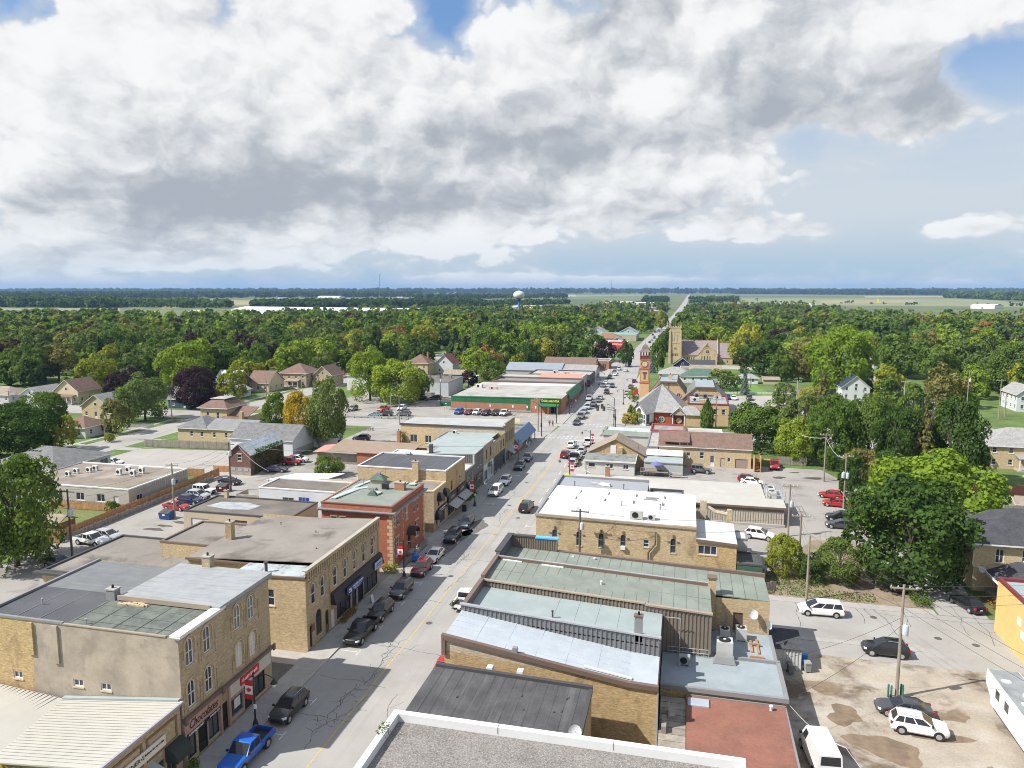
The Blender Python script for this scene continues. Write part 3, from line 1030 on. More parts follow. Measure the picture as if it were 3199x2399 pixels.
for(x,y)in((-28.2,76.9),(28.2,86.4),(31.7,85.6),(-27.,118),(-30.5,141),(22.5,90.5)):
 sheet('manhole_cover',[(x+.4*cos(k*.5236),y+.4*sin(k*.5236))for k in range(12)],.0115,mat('iron_cover',(.1,.085,.07),.7,var=.2,vs=4))
# west side of the main street
XL=-38.4
def chimney(b,m,cx,cy,w,d,z0,z1,cap=CONC,name='chimney'):
 o=b.add(name,MB().box(cx-w/2,cx+w/2,cy-d/2,cy+d/2,z0,z1),m)
 part('chimney_cap',MB().box(cx-w/2-.06,cx+w/2+.06,cy-d/2-.06,cy+d/2+.06,z1,z1+.12),cap,o)
 part('flue',MB().tube((cx,cy,z1+.12),(cx,cy,z1+.4),.11,.1,7),DARK,o)
 return o
def vent(b,x,y,z,h=.5,r=.06,m=GALV,name='vent_pipe'):
 b.add(name,MB().tube((x,y,z),(x,y,z+h),r,r,7).tube((x,y,z+h),(x,y,z+h+.1),r*1.5,r*1.5,7),m)
def acunit(label,x,y,z,w=1.,d=.9,h=1.,fan='top',m=ACM,group='rooftop cooling units',name='cooling_unit'):
 t=thing(name,label,'air conditioner',(x,y,z),0,group)
 part('casing',MB().box(x-w/2,x+w/2,y-d/2,y+d/2,z+.1,z+h),m,t)
 part('base',MB().box(x-w/2-.1,x-w/2+.15,y-d/2-.1,y+d/2+.1,z,z+.098).box(x+w/2-.15,x+w/2+.1,y-d/2-.1,y+d/2+.1,z,z+.098),GALV,t)
 if fan=='top':
  part('fan_grille',MB().lathe([(w*.38,0),(w*.38,.05),(w*.3,.06)],12,(x,y,z+h+.002)),DARK,t)
  part('fan_hub',MB().lathe([(w*.1,0),(w*.1,.05)],8,(x,y,z+h+.063)),m,t)
 else:
  mb=MB()
  n=14
  cz=z+.1+(h-.1)/2
  fr_=min(.32*w,.36*h)
  mb.extr([(x-w*.1+fr_*cos(2*pi*k/n),y-d/2-.004,cz+fr_*sin(2*pi*k/n))for k in range(n)],(0,-.03,0))
  part('fan_grille',mb,DARK,t)
 part('louvre',MB().box(x+w/2+.003,x+w/2+.02,y-d*.4,y+d*.4,z+h*.3,z+h*.85),GYCAP,t)
 return t
def dish(label,p,r=.45,face=-2.2,group='satellite dishes'):
 t=thing('satellite_dish',label,'satellite dish',p,0,group)
 d=Vector((cos(face)*.85,sin(face)*.85,.5)).normalized()
 c=Vector(p)+Vector((0,0,.75))
 u=d.orthogonal().normalized();w=d.cross(u)
 mb=MB()
 i=0
 n=14
 rings=[(r,.14),(r*.7,.05),(r*.35,0.)]
 for rr,dep in rings:
  for k in range(n):
   a=2*pi*k/n
   mb.v.append(tuple(c+d*dep+u*(rr*cos(a))+w*(rr*sin(a))))
 for a in range(2):
  for k in range(n):
   j=(k+1)%n
   mb.f.append((a*n+k,a*n+j,(a+1)*n+j,(a+1)*n+k))
 mb.f.append(tuple(2*n+k for k in range(n)))
 part('reflector',mb,mat('dish_white',(.6,.6,.6),.5,var=.05),t,True)
 part('mast',MB().tube(p,tuple(c-d*.03),.03,.03,6),GALV,t)
 part('feed_arm',MB().tube(tuple(c-w*r*.9),tuple(c+d*.5),.015,.015,5).tube(tuple(c+d*.46),tuple(c+d*.56),.04,.04,6),GALV,t)
 return t
b=Bld('dress_shop','low brick shop with wide ivory metal roof in the bottom left corner',-46,43)
x0,x1,y0,y1=-58,XL,38.9,47.15
b.face(YB3,'x+',x1,y0,y1,.13,5.75,[dict(u=41.2,z=.6,w=3.2,h=2.,kind='store',frame=GYCAP),dict(u=44.6,z=.35,w=1.,h=2.2,kind='door',frame=BNCAP),dict(u=45.9,
z=.7,w=1.1,h=1.9,kind='pair',frame=BNCAP)])
b.face(TANB,'y-',y0,x0,x1,0,4.4,top=[(x1,5.9),(-47.5,4.95)])
b.face(YB,'x-',x0,y0,y1,0,4.6);b.face(YB,'y+',y1,x0,x1,0,4.4)
roofp=[(x1+.25,y0-.35,6.1),(x1+.25,y1,6.1),(-49.6,y1,4.75),(-47.5,y0-.35,5.15)]
b.add('roof',MB().hexa([(p[0],p[1],p[2]-.12)for p in roofp]+roofp),IVMET)
rp2=[(-47.5,y0-.35,5.15),(-49.6,y1,4.75),(-60,y1,5.5),(-60,y0-.35,5.)]
b.add('roof',MB().hexa([(p[0],p[1],p[2]-.12)for p in rp2]+rp2),IVMET)
rr=MB()
for k in range(22):
 y=y0+.1+k*.37
 f=(y-y0)/(y1-y0)
 xb,zb=-47.5-2.1*f,5.18-.4*f
 rr.hexa([(x1+.2,y,6.105),(x1+.2,y+.03,6.105),(xb,y+.03,zb),(xb,y,zb),(x1+.2,y,6.125),(x1+.2,y+.03,6.125),(xb,y+.03,zb+.02),(xb,y,zb+.02)])
o=b.add('roof_rib',rr,IVMET);o['kind']='stuff'
rr=MB()
for k in range(22):
 x=-50.2-k*.45
 g=(x+49.6)/-10.4
 z0_,z1_=5.13-.13*g,4.78+.73*g
 rr.hexa([(x,y0-.3,z0_),(x+.05,y0-.3,z0_),(x+.05,y1,z1_),(x,y1,z1_),(x,y0-.3,z0_+.04),(x+.05,y0-.3,z0_+.04),(x+.05,y1,z1_+.04),(x,y1,z1_+.04)])
o=b.add('roof_rib',rr,IVMET);o['kind']='stuff'
b.add('gutter',MB().box(x1+.24,x1+.4,y0-.4,y1,5.92,6.1),mat('mauve_gutter',(.33,.31,.36),.5,var=.03))
b.add('flashing',MB().hexa([(XL,y1-.15,6.08),(XL,y1+.2,6.08),(-49.6,y1+.2,4.78),(-49.6,y1-.15,4.78),(XL,y1-.15,6.22),(XL,y1+.2,6.22),(-49.6,y1+.2,4.92),
(-49.6,y1-.15,4.92)]),TLROOF)
BRP=brick('brown_panel_brick',(.2,.115,.065),(.22,.16,.11))
for u0,u1 in((39.4,42.9),(43.3,46.7)):
 fr=MB()
 for z0,z1 in((5.,5.2),(3.3,3.5)):
  fr.box(XL+.003,XL+.05,u0,u1,z0,z1)
 fr.box(XL+.003,XL+.05,u0,u0+.2,3.5,5.).box(XL+.003,XL+.05,u1-.2,u1,3.5,5.)
 b.add('brick_border',fr,BRP)
sg=b.add('sign_board',MB().box(XL+.055,XL+.16,39.9,45.2,3.62,4.5),mat('ivory_sign',(.62,.59,.52),.6,var=.04))
text('DESIGNER•S',.46,TEXTK,sg,'x+',XL+.16,41.5,4.1,fit=2.7)
text('fashions for her & him',.26,TEXTK,sg,'x+',XL+.16,43.95,4.15,shear=.3,fit=2.1)
aw=b.add('awning',MB().hexa([(XL,39.5,2.85),(XL+.9,39.5,2.5),(XL+.9,44.,2.5),(XL,44.,2.85),(XL,39.5,3.),(XL+.95,39.5,2.62),(XL+.95,44.,2.62),(XL,44.,3.)]),
TLROOF)
vb=MB()
for k in range(15):
 vb.box(XL+.9,XL+.94,39.55+k*.3,39.55+k*.3+.27,1.95,2.5)
part('awning_valance',vb,LGSID,aw)
aw2=MB()
for k in range(6):
 t0,t1=pi/2*k/6,pi/2*(k+1)/6
 aw2 .hexa([(XL,45.2,2.1+1.2*sin(t0)),(XL+1.1*cos(t0),45.2,2.1+1.2*sin(t0)),(XL+1.1*cos(t0),47.,2.1+1.2*sin(t0)),(XL,47.,2.1+1.2*sin(t0)),(XL,45.2,2.1+1.2*sin(t1)),
(XL+1.1*cos(t1),45.2,2.1+1.2*sin(t1)),(XL+1.1*cos(t1),47.,2.1+1.2*sin(t1)),(XL,47.,2.1+1.2*sin(t1))])
b.add('domed_awning',aw2,mat('dark_green_canvas',(.03,.04,.036),.9,var=.1))
b.done()
b=Bld('three_storey_block','three-storey yellow brick corner block with arched windows and chocolate shop',-47,54)
y0,ym,y1=47.4,52.4,60.3
AW=dict(w=.95,h=2.25,kind='sash2',arch=True,hood=YB,frame=WHITE,drop=1.)
wins=[]
for u in(48.65,50.9,55.2,57.3):
 wins.append(dict(AW,u=u,z=8.35,pane=GLASSB if u>54 else GLASS))
 wins.append(dict(AW,u=u,z=4.8,pane=BLIND if u>54 else GLASS))
b.face(YB3,'x+',XL,y0,y1,4.2,11.3,wins)
low=[dict(u=48.2,z=.55,w=1.3,h=1.95,kind='pair',frame=BLACK,pane=GLASSB),dict(u=49.75,z=.2,w=1.2,h=2.3,kind='door',frame=BLACK,sill=False,pane=DARK),dict(u=51.2,
z=.55,w=1.4,h=1.95,kind='pair',frame=BLACK,pane=GLASSB),dict(u=52.75,z=.2,w=.85,h=2.5,kind='door',frame=BLACK,sill=False,pane=DARK),dict(u=54.55,z=.6,
w=1.9,h=1.7,kind='pane',frame=GYCAP),dict(u=56.3,z=.2,w=1.2,h=2.4,kind='door',frame=BLACK,sill=False,pane=DARK),dict(u=58.2,z=.5,w=1.7,h=2.,kind='pair',
frame=BLACK)]
b.face(YB3,'x+',XL,y0,y1,.13,4.2,low)
b.face(STUCCO,'y-',y0,-52.6,XL,0,11.15,[dict(u=-48.2,z=5.85,w=1.,h=.65,kind='pair',frame=WHITE),dict(u=-45.5,z=5.85,w=1.,h=.65,kind='pair',frame=WHITE)])
b.face(YB2,'y-',y0,-57.5,-52.6,0,11.15,[dict(u=-54.3,z=5.8,w=.95,h=.65,kind='pair')])
b.face(YB,'y+',y1,-57.5,XL,0,11.2);b.face(YB,'x-',-57.5,y0,y1,0,11.2)
for u in(-52.45,-49.95):
 b.add('pilaster',MB().box(u-.45,u+.12,y0-.16,y0-.003,7.7 if u>-51 else 8.2,11.),STUCCO if u>-51 else YB2)
b.add('roof',MB().poly([(-49.2,y0,11.15),(XL,y0,11.15),(XL,ym,11.2),(-49.2,ym,11.2)]),mat('grey_sage_felt',(.125,.14,.122),.9,var=.2,vs=.8,stain=(.075,
.085,.075),ss_=.6,samt=.7,fine=.08,fs=5))
b.add('roof',MB().poly([(-57.5,y0,11.12),(-49.2,y0,11.12),(-49.2,53.6,11.16),(-57.5,53.6,11.16)]),BKMEM)
b.add('roof',MB().poly([(-57.5,53.6,11.16),(-48.2,53.6,11.17),(-48.2,y1,11.17),(-57.5,y1,11.17)]),mat('dark_grey_strip_roof',(.15,.155,.155),.8,var=.1,
streak=((.3,3,1),(.2,.205,.205),.6)))
b.add('upper_roof',MB().box(-48.2,XL+.3,ym,y1+.2,11.25,11.62),STRIPG)
b.add('roof_edge',MB().box(-48.3,XL-.6,ym-.14,ym-.003,11.3,11.72),TANCAP)
b.add('parapet',MB().box(-57.6,-49.3,y0-.08,y0+.15,11.17,11.36).box(-57.65,-57.4,y0+.16,y1,11.17,11.36),GYCAP)
b.add('parapet',MB().box(-49.28,XL-1.1,y0-.08,y0+.12,11.17,11.27),TANCAP)
b.add('white_cornice',MB().box(XL-.55,XL+.38,y0-.25,53.1,11.28,11.48).box(XL-.2,XL+.22,y0-.15,53.,11.1,11.279),WHITE)
b.add('cornice',MB().box(XL-.1,XL+.34,53.12,y1+.25,11.08,11.24),GYCAP)
for k in range(7):
 x=-56.8+k*1.15
 b.add('roof_seam',MB().box(x,x+.05,y0+.2,53.4,11.125,11.17),GYCAP)if k in(2,4)else None
rs=MB()
for k in range(5):
 rs.box(-49+k*2.1,-48.96+k*2.1,y0+.15,ym-.2,11.19,11.215)
for k in range(3):
 rs.box(-49,XL-1.2,y0+1.+k*1.4,y0+1.03+k*1.4,11.18,11.208)
o=b.add('roof_seam',rs,mat('dark_sage_seam',(.11,.125,.105),.9));o['kind']='stuff'
rub=MB()
rb=random.Random(3)
for k in range(26):
 x,y=-46.3+rb.uniform(-1.3,1.3),ym-.45+rb.uniform(-.25,.25)
 rub.hexa([(x+dx*.2+rb.uniform(-.04,.04),y+dy*.1,11.2+dz*rb.uniform(.08,.16))for dz in(0,1)for dx,dy in((-1,-1),(1,-1),(1,1),(-1,1))])
o=b.add('loose_brick',rub,STONE);o['kind']='stuff'
chimney(b,GYCAP,-49.,ym+.2,.9,.7,11.2,12.1)
chimney(b,YB3,-45.,y1+.15,.9,.7,10.9,12.6)
vent(b,-54.2,50.2,11.13);vent(b,-47.5,47.9,11.17,.35)
b.add('string_cornice',MB().box(XL+.003,XL+.28,y0-.1,52.2,4.05,4.35).box(XL+.003,XL+.34,52.4,y1+.15,4.02,4.28),BNCAP)
for u in(47.45,52.3,y1):
 b.add('bracket',MB().box(XL+.29,XL+.42,u-.16,u+.16,3.85,4.5),BNCAP)
for u0,u1 in((47.7,49.7),(50.1,51.9),(54.2,56.1),(56.5,58.4)):
 pb=MB()
 for z0 in(4.4,7.9):
  pb.box(XL+.003,XL+.06,u0-.06,u0,z0,z0+1.9).box(XL+.003,XL+.06,u1,u1+.06,z0,z0+1.9)
 b.add('brick_moulding',pb,YB3)
fp=b.add('shop_fascia',MB().box(XL+.003,XL+.14,47.6,52.,2.86,3.95),PINK)
text('Chocolates',1.05,TEXTK,fp,'x+',XL+.14,49.75,3.42,shear=.35,fit=3.7)
fp2=b.add('shop_fascia',MB().box(XL+.003,XL+.16,47.6,52.,2.55,2.855),BLACK)
text('AUSPICE@HAY.NET',.24,TEXTW,fp2,'x+',XL+.16,48.75,2.7,bold=True,fit=2.)
text('519-235-1211',.22,TEXTW,fp2,'x+',XL+.16,51.2,2.7,bold=True,fit=1.3)
b.add('shop_pilaster',MB().box(XL+.003,XL+.14,47.4,47.58,.13,3.9).box(XL+.003,XL+.14,52.02,52.25,.13,4.).box(XL+.003,XL+.14,53.25,53.5,.13,4.),PINK)
b.add('shop_fascia',MB().box(XL+.003,XL+.1,53.52,60.,2.65,3.95),LGSID)
rs_=b.add('shop_sign',MB().box(XL+.103,XL+.2,55.,57.9,3.,3.75),REDP)
scrawl(TEXTW,rs_,'x+',XL+.2,56.4,3.4,2.4,.32,3)
ws=b.add('window_poster',MB().box(XL-.08,XL-.05,54.2,55.1,1.2,2.1),WHITE)
b.done()
b=Bld('realty_block','two-storey buff brick block with corbelled cornice and blue realty sign',-47,77)
y0,y1=67.2,86.2
AW=dict(w=.92,h=2.35,kind='sash',arch=True,hood=YB3,frame=WHITE,drop=.25,sillm=STONE)
wins=[dict(AW,u=u,z=4.8)for u in(68.82,70.9,73.9,76.45,79.,81.6,84.15)]
b.face(YB3,'x+',XL,y0,y1,4.3,9.,wins)
b.face(YB3,'x+',XL,y0,y1,.13,4.3,[dict(u=68.,z=.25,w=.55,h=2.4,kind='pane',arch=True,frame=BNCAP,pane=DARK,sill=False),dict(u=69.8,z=.9,w=1.3,h=2.9,kind='pane',
arch=True,frame=BNCAP),dict(u=71.65,z=.2,w=.8,h=2.7,kind='door',arch=True,frame=BNCAP,pane=DARK,sill=False),dict(u=73.05,z=.2,w=.8,h=2.1,kind='door',frame=WHITE,
pane=WHITE,sill=False),dict(u=75.8,z=.6,w=3.6,h=2.2,kind='store',frame=BLACK),dict(u=78.6,z=.2,w=1.2,h=2.5,kind='door',frame=BLACK,sill=False),dict(u=80.4,
z=.2,w=1.6,h=2.5,kind='pane',frame=BLACK,pane=DARK,sill=False),dict(u=83.4,z=.4,w=4.,h=2.6,kind='store',frame=BLACK)])
b.face(YB,'y-',y0,-47.2,XL,0,8.2,[dict(u=-42.55,z=4.85,w=.85,h=1.85,kind='sash',frame=WHITE)])
b.face(YB,'y+',y1,-55.2,XL,0,8.4);b.face(YB,'x-',-55.2,70.6,y1,0,8.)
b.face(YB,'y-',70.6,-55.2,-47.2,0,8.);b.face(YB,'x-',-47.2,y0,70.6,0,8.)
rf=[(XL,70.3,8.9),(XL,y1,8.9),(-55.2,y1,8.),(-55.2,70.6,8.)]
b.add('roof',MB().hexa([(p[0],p[1],p[2]-.1)for p in rf]+rf),TARG)
rf=[(XL,y0,8.35),(XL,70.3,8.45),(-47.2,70.6,8.),(-47.2,y0,8.)]
b.add('roof',MB().hexa([(p[0],p[1],p[2]-.1)for p in rf]+rf),mat('patched_silver_roof',(.36,.4,.405),.7,var=.1,stain=(.12,.12,.12),ss_=.9,samt=.8))
b.add('eave',MB().box(-55.35,XL-.3,70.32,70.6,7.75,8.).hexa([(-47.3,y0-.12,7.86),(XL,y0-.12,8.2),(XL,y0+.1,8.2),(-47.3,y0+.1,7.86),(-47.3,y0-.12,8.06),
(XL,y0-.12,8.42),(XL,y0+.1,8.42),(-47.3,y0+.1,8.06)]),BNCAP)
b.add('parapet',MB().box(XL-.28,XL+.22,y0-.05,y1+.05,9.003,9.14),mat('pale_coping',(.38,.34,.28),.9,var=.08))
cb=MB()
for k in range(38):
 u=67.45+k*.5
 cb.box(XL+.003,XL+.16,u,u+.2,7.95,8.75)
 cb.box(XL+.003,XL+.1,u-.02,u+.22,7.6,7.75)
cb.box(XL+.003,XL+.19,y0,y1,8.76,9.)
b.add('corbel_table',cb,YB3)
qn=MB()
for k in range(16):
 for u in(y0+.02,72.35,y1-.42):
  qn.box(XL+.003,XL+.05,u,u+(.4 if k%2 else.28),4.5+k*.2,4.5+k*.2+.16)
o=b.add('quoin',qn,YB3);o['kind']='stuff'
b.add('shop_canopy',MB().hexa([(XL,72.6,3.05),(XL+.7,72.6,3.05),(XL+.7,y1,3.05),(XL,y1,3.05),(XL,72.6,4.45),(XL+.38,72.6,4.3),(XL+.38,y1,4.3),(XL,y1,4.45)]),
mat('black_boarding',(.022,.021,.023),.6,var=.1))
sg=b.add('sign_board',MB().box(XL+.72,XL+.8,75.2,79.8,3.,3.95),BLUEP)
text('COLDWELL BANKER',.36,TEXTW,sg,'x+',XL+.8,78.05,3.62,fit=3.)
scrawl(TEXTW,sg,'x+',XL+.8,77.9,3.36,2.4,.11,4,22);scrawl(TEXTW,sg,'x+',XL+.8,77.9,3.2,1.5,.1,5,14)
text('CB',.7,TEXTW,sg,'x+',XL+.8,75.9,3.45,bold=True,fit=.8)
sg=b.add('sign_board',MB().box(XL+.72,XL+.78,83.1,85.4,3.1,4.05),mat('pale_blue_sign',(.35,.47,.62),.5,var=.05))
scrawl(BLUEP,sg,'x+',XL+.78,84.25,3.68,1.8,.26,6,9)
scrawl(BLUEP,sg,'x+',XL+.78,84.25,3.38,1.8,.12,7,18)
chimney(b,YB,-53.9,76.9,.8,.8,7.9,10.2)
vent(b,-43.6,68.2,8.1,1.1,.17,DKCAP,'flue_pipe')
for x,y in((-41,74.5),(-44,80),(-50,82)):
 vent(b,x,y,8.5,.3,.05,DKCAP)
b.add('plaque',MB().box(XL+.25,XL+.3,67.75,68.35,2.1,2.9),mat('bronze_plaque',(.2,.08,.04),.5,var=.1))
b.done()
t=thing('sandwich_board','white lettered sandwich board on sidewalk outside the realty block','sign',(-37.,80.4,.13))
part('panel',MB().hexa([(-36.8,80.1,.13),(-36.75,80.1,.13),(-36.75,80.8,.13),(-36.8,80.8,.13),(-37.,80.1,1.05),(-36.96,80.1,1.05),(-36.96,80.8,1.05),(-37.,
80.8,1.05)]),WHITE,t)
part('panel',MB().hexa([(-37.25,80.1,.13),(-37.2,80.1,.13),(-37.2,80.8,.13),(-37.25,80.8,.13),(-37.04,80.1,1.05),(-37.,80.1,1.05),(-37.,80.8,1.05),(-37.04,
80.8,1.05)]),WHITE,t)
b=flatb('rear_wing','low tan rear wing with wide gravel roof and one window facing the yard',-75.9,-55.3,70.6,84.,4.35,BUFF,TARG,DKCAP,.12,{'y-':[dict(u=-71.6,
z=1.2,w=2.4,h=1.7,kind='pair',frame=WHITE)]})
b.add('canopy_edge',MB().box(-76.6,-67.8,69.9,70.54,4.2,4.5),DKCAP)
b.add('raised_roof',MB().hexa([(-65,74,4.37),(-55.4,74,4.37),(-55.4,83.5,4.37),(-65,83.5,4.37),(-62,77,4.9),(-55.4,77,5.1),(-55.4,82,5.1),(-62,82,4.9)]),
TARG)
vent(b,-66,71.2,4.36,1.,.09,DKCAP)
b.done()
b=flatb('rear_block','raised flat-roofed brick block behind the realty block with square chimney nearby',-64.5,-55.4,77.5,86.,6.6,YB,TARG,BNCAP,.1)
b.done()
dish('grey satellite dish at the edge of the rear wing roof',(-58.2,71.2,4.4),.5)
b=Bld('red_brick_block','red brick two-storey block with sage green roof and stone quoins',-44.5,98)
x0,x1,y0,y1=-49.3,XL-.3,91.4,104.
SW=dict(kind='sash',frame=WHITE,sillm=STONE,hood=STONE)
b.face(REDB,'x+',x1,y0,y1,5.,8.,[dict(SW,u=u,z=5.7,w=.75,h=1.65)for u in(92.5,93.7,100.,101.3)]+[dict(SW,u=96.9,z=5.5,w=1.,h=1.9,kind='sash2')])
b.face(REDB,'x+',x1,y0,y1,.13,5.,[dict(SW,u=93.1,z=1.4,w=1.2,h=2.7,kind='grid'),dict(SW,u=100.8,z=1.6,w=1.4,h=2.6,kind='grid'),dict(u=97.7,z=.6,w=1.3,
h=2.6,kind='door',frame=BNCAP,pane=DARK,arch=True,sill=False)])
b.face(REDB,'y-',y0,x0,x1,0,8.,[dict(SW,u=-47.4,z=5.2,w=.8,h=1.8),dict(SW,u=-46.1,z=5.2,w=.8,h=1.8)])
b.face(REDB,'y+',y1,x0,x1,0,8.);b.face(REDB,'x-',x0,y0,y1,0,8.)
q=MB()
for k in range(15):
 z=.3+k*.5
 w=.75 if k%2 else.45
 q.box(x1-w,x1+.03,y0-.03,y0+w,z,z+.42)
b.add('quoin',q,STONE)
q=MB()
for k in range(15):
 z=.3+k*.5
 w=.6 if k%2 else.35
 q.box(x1-.1,x1+.03,95.2,95.2+w*.5,z,z+.42).box(x1-.1,x1+.03,y1-w,y1+.02,z,z+.42)
b.add('quoin',q,STONE)
b.add('cornice',MB().box(x0-.5,x1+.55,y0-.5,y1+.5,8.003,8.12).box(x0-.35,x1+.4,y0-.35,y1+.35,7.8,8.),GYCAP)
b.add('parapet_wall',MB().box(x0,x1,y0,y1,8.12,8.85),REDB)
b.add('parapet',MB().box(x0-.08,x1+.1,y0-.08,y0+.25,8.853,8.98).box(x0-.08,x1+.1,y1-.25,y1+.08,8.853,8.98).box(x1-.25,x1+.1,y0+.25,y1-.25,8.853,8.976).box(x0-.08,
x0+.2,y0+.25,y1-.25,8.853,8.976),mat('oxblood_flashing',(.2,.075,.055),.6,var=.06))
b.add('roof',MB().poly([(x0+.2,y0+.25,8.9),(-44.5,y0+.25,8.9),(-44.5,y1-.25,9.15),(x0+.2,y1-.25,8.9)]).poly([(-44.5,y0+.25,8.9),(x1-.25,y0+.25,8.9),(x1-.25,
y1-.25,8.9),(-44.5,y1-.25,9.15)]),GNROOF)
PATCHT=mat('pale_roof_patch',(.37,.42,.4),.85,var=.08)
for pts in([(-48.7,93),(-47.9,93),(-46.6,98.2),(-45.6,99.3),(-46.2,99.8),(-47.8,98.4)],[(-48.2,99),(-47.6,98.6),(-46.8,103.),(-47.4,103.2)],[(-44.,96.3),
(-42.9,96.3),(-42.7,97.6),(-43.8,97.6)],[(-42,102.6),(-41,102.6),(-41,103.5),(-42,103.5)],[(-40.6,102.4),(-39.5,102.4),(-39.5,103.4),(-40.6,103.4)]):
 b.add('roof_patch',MB().prism(pts,9.03,9.16),PATCHT)
lr=MB()
lr.box(-46.4,-44.4,101.6,103.2,9.,9.75)
o=b.add('roof_lantern',lr,TANB)
part('lantern_roof',MB().hexa([(-46.7,101.3,9.75),(-44.1,101.3,9.75),(-44.1,103.5,9.75),(-46.7,103.5,9.75),(-45.9,102.1,10.35),(-44.9,102.1,10.35),(-44.9,
102.7,10.35),(-45.9,102.7,10.35)]),SHGREEN,o)
part('lantern_cap',MB().box(-45.7,-45.1,102.2,102.6,10.353,10.7),GYCAP,o)
chimney(b,ORB,-40.9,100.,1.5,.9,8.9,10.)
o=b.add('skylight',MB().hexa([(-44.4,95.8,8.95),(-42.9,95.8,8.95),(-42.9,96.6,8.95),(-44.4,96.6,8.95),(-44.,96.,9.5),(-43.3,96.,9.5),(-43.3,96.4,9.5),
(-44.,96.4,9.5)]),SHGREEN)
part('skylight_cap',MB().box(-43.8,-43.5,96.1,96.3,9.503,9.85),GYCAP,o)
b.add('vent_box',MB().box(-43.6,-42.7,99.3,100.,9.,9.85),BLACK)
b.add('roof_hatch',MB().box(-45.3,-44.2,98.4,99.1,9.,9.3),GYCAP)
vent(b,-47.4,101.2,9.,1.,.08)
ph=MB()
for k in range(8):
 t0,t1=pi*k/8,pi*(k+1)/8
 a0,a1=(97.7+1.05*cos(t0),3.2+1.05*sin(t0)),(97.7+1.05*cos(t1),3.2+1.05*sin(t1))
 ph.extr([(x1,a0[0],a0[1]),(x1,a1[0],a1[1]),(x1,97.7+.95*cos(t1),3.2+.95*sin(t1)),(x1,97.7+.95*cos(t0),3.2+.95*sin(t0))],(1.3,0,0))
b.add('porch_hood',ph,mat('brown_canvas',(.06,.04,.032),.9,var=.1))
b.add('steps',MB().box(x1,x1+1.,96.8,98.6,.13,.35).box(x1,x1+.6,96.8,98.6,.353,.58),CONC)
b.done()
t=thing('iron_railing','black iron railing round the red brick block entrance','railing',(-37.8,95,.13))
part('rail',MB().tube((-37.3,91.6,1.1),(-37.3,101.5,1.1),.025,.025,5).tube((-37.3,91.6,.25),(-37.3,101.5,.25),.02,.02,5).tube((-38.5,91.6,1.1),(-37.3,
91.6,1.1),.025,.025,5),BLACK,t)
bl=MB()
for k in range(50):
 y=91.6+k*.2
 if 96.7<y<98.7:
  continue
 bl.tube((-37.3,y,.13),(-37.3,y,1.1),.012,.012,4)
o=part('baluster',bl,BLACK,t);o['kind']='stuff'
b=Bld('yellow_arcade_shop','small yellow brick shop with dark domed awnings beside the red block',-41,111)
b.face(YB,'x+',XL,107.7,113.8,.13,6.7,[dict(u=110.,z=3.7,w=.8,h=1.9,kind='sash',frame=DKCAP),dict(u=112.9,z=3.7,w=.7,h=1.9,kind='sash',frame=DKCAP),dict(u=111.8,
z=.5,w=2.6,h=2.,kind='store',frame=GYCAP),dict(u=109.,z=.2,w=.9,h=2.1,kind='door',frame=GYCAP,sill=False)])
b.face(YB3,'y-',107.7,-43.5,XL,0,6.7,[dict(u=-40.6,z=4.4,w=.9,h=.5,kind='pane',frame=STONE)])
b.face(YB,'x-',-43.5,107.7,113.8,0,6.7);b.face(YB,'y+',113.8,-43.5,XL,0,6.7)
b.roof_flat(TARG,-43.5,XL,107.7,113.8,6.55,mat('buff_coping',(.48,.4,.28),.9,var=.06),.15,.3)
for u,zc in((110.,5.),(112.9,5.),(108.9,2.3)):
 a=MB()
 for k in range(5):
  t0,t1=pi/2*k/5,pi/2*(k+1)/5
  a.extr([(XL,u-.75,zc),(XL+.02,u-.75,zc),(XL+.02,u+.75,zc),(XL,u+.75,zc)],(0,0,.01))if k==0 else None
  r0,r1=cos(t0),cos(t1)
  a.hexa([(XL,u-.8*r0,zc+.95*sin(t0)),(XL+.8*r0,u-.8*r0,zc+.95*sin(t0)),(XL+.8*r0,u+.8*r0,zc+.95*sin(t0)),(XL,u+.8*r0,zc+.95*sin(t0)),(XL,u-.8*r1,zc+.95*sin(t1)),
(XL+.8*r1,u-.8*r1,zc+.95*sin(t1)),(XL+.8*r1,u+.8*r1,zc+.95*sin(t1)),(XL,u+.8*r1,zc+.95*sin(t1))])
 a.box(XL,XL+.8,u-.8,u+.8,zc-.35,zc-.003)
 b.add('domed_awning',a,BLACK)
sg=b.add('sign_board',MB().box(XL+.003,XL+.25,109.4,113.7,2.55,3.4),BLACK)
scrawl(TEXTW,sg,'x+',XL+.25,111.55,3.12,3.5,.24,8,21)
scrawl(TEXTW,sg,'x+',XL+.25,111.55,2.8,2.2,.22,9,13)
b.done()
b=Bld('yellow_hall_shop','taller yellow brick shop with charcoal roof and striped awnings',-46.5,119)
x0,y0,y1=-54.3,113.8,124.6
b.face(YB2,'x+',XL,y0,y1,.13,8.6,[dict(u=116.8,z=4.5,w=.9,h=1.65,kind='sash',frame=MAROON),dict(u=121.8,z=4.4,w=1.,h=1.6,kind='sash',frame=WHITE),dict(u=116.4,
z=.5,w=3.4,h=1.7,kind='store',frame=DKCAP),dict(u=121.6,z=.5,w=3.6,h=1.7,kind='store',frame=DKCAP),dict(u=119.1,z=.2,w=.9,h=2.,kind='door',frame=DKCAP,
sill=False)])
b.face(YB,'y-',y0,x0,XL,0,8.6);b.face(YB,'y+',y1,x0,XL,0,8.6);b.face(YB,'x-',x0,y0,y1,0,8.6)
b.roof_flat(BKMEM,x0,XL,y0,y1,8.45,WHITE,.1,.22)
sm=MB()
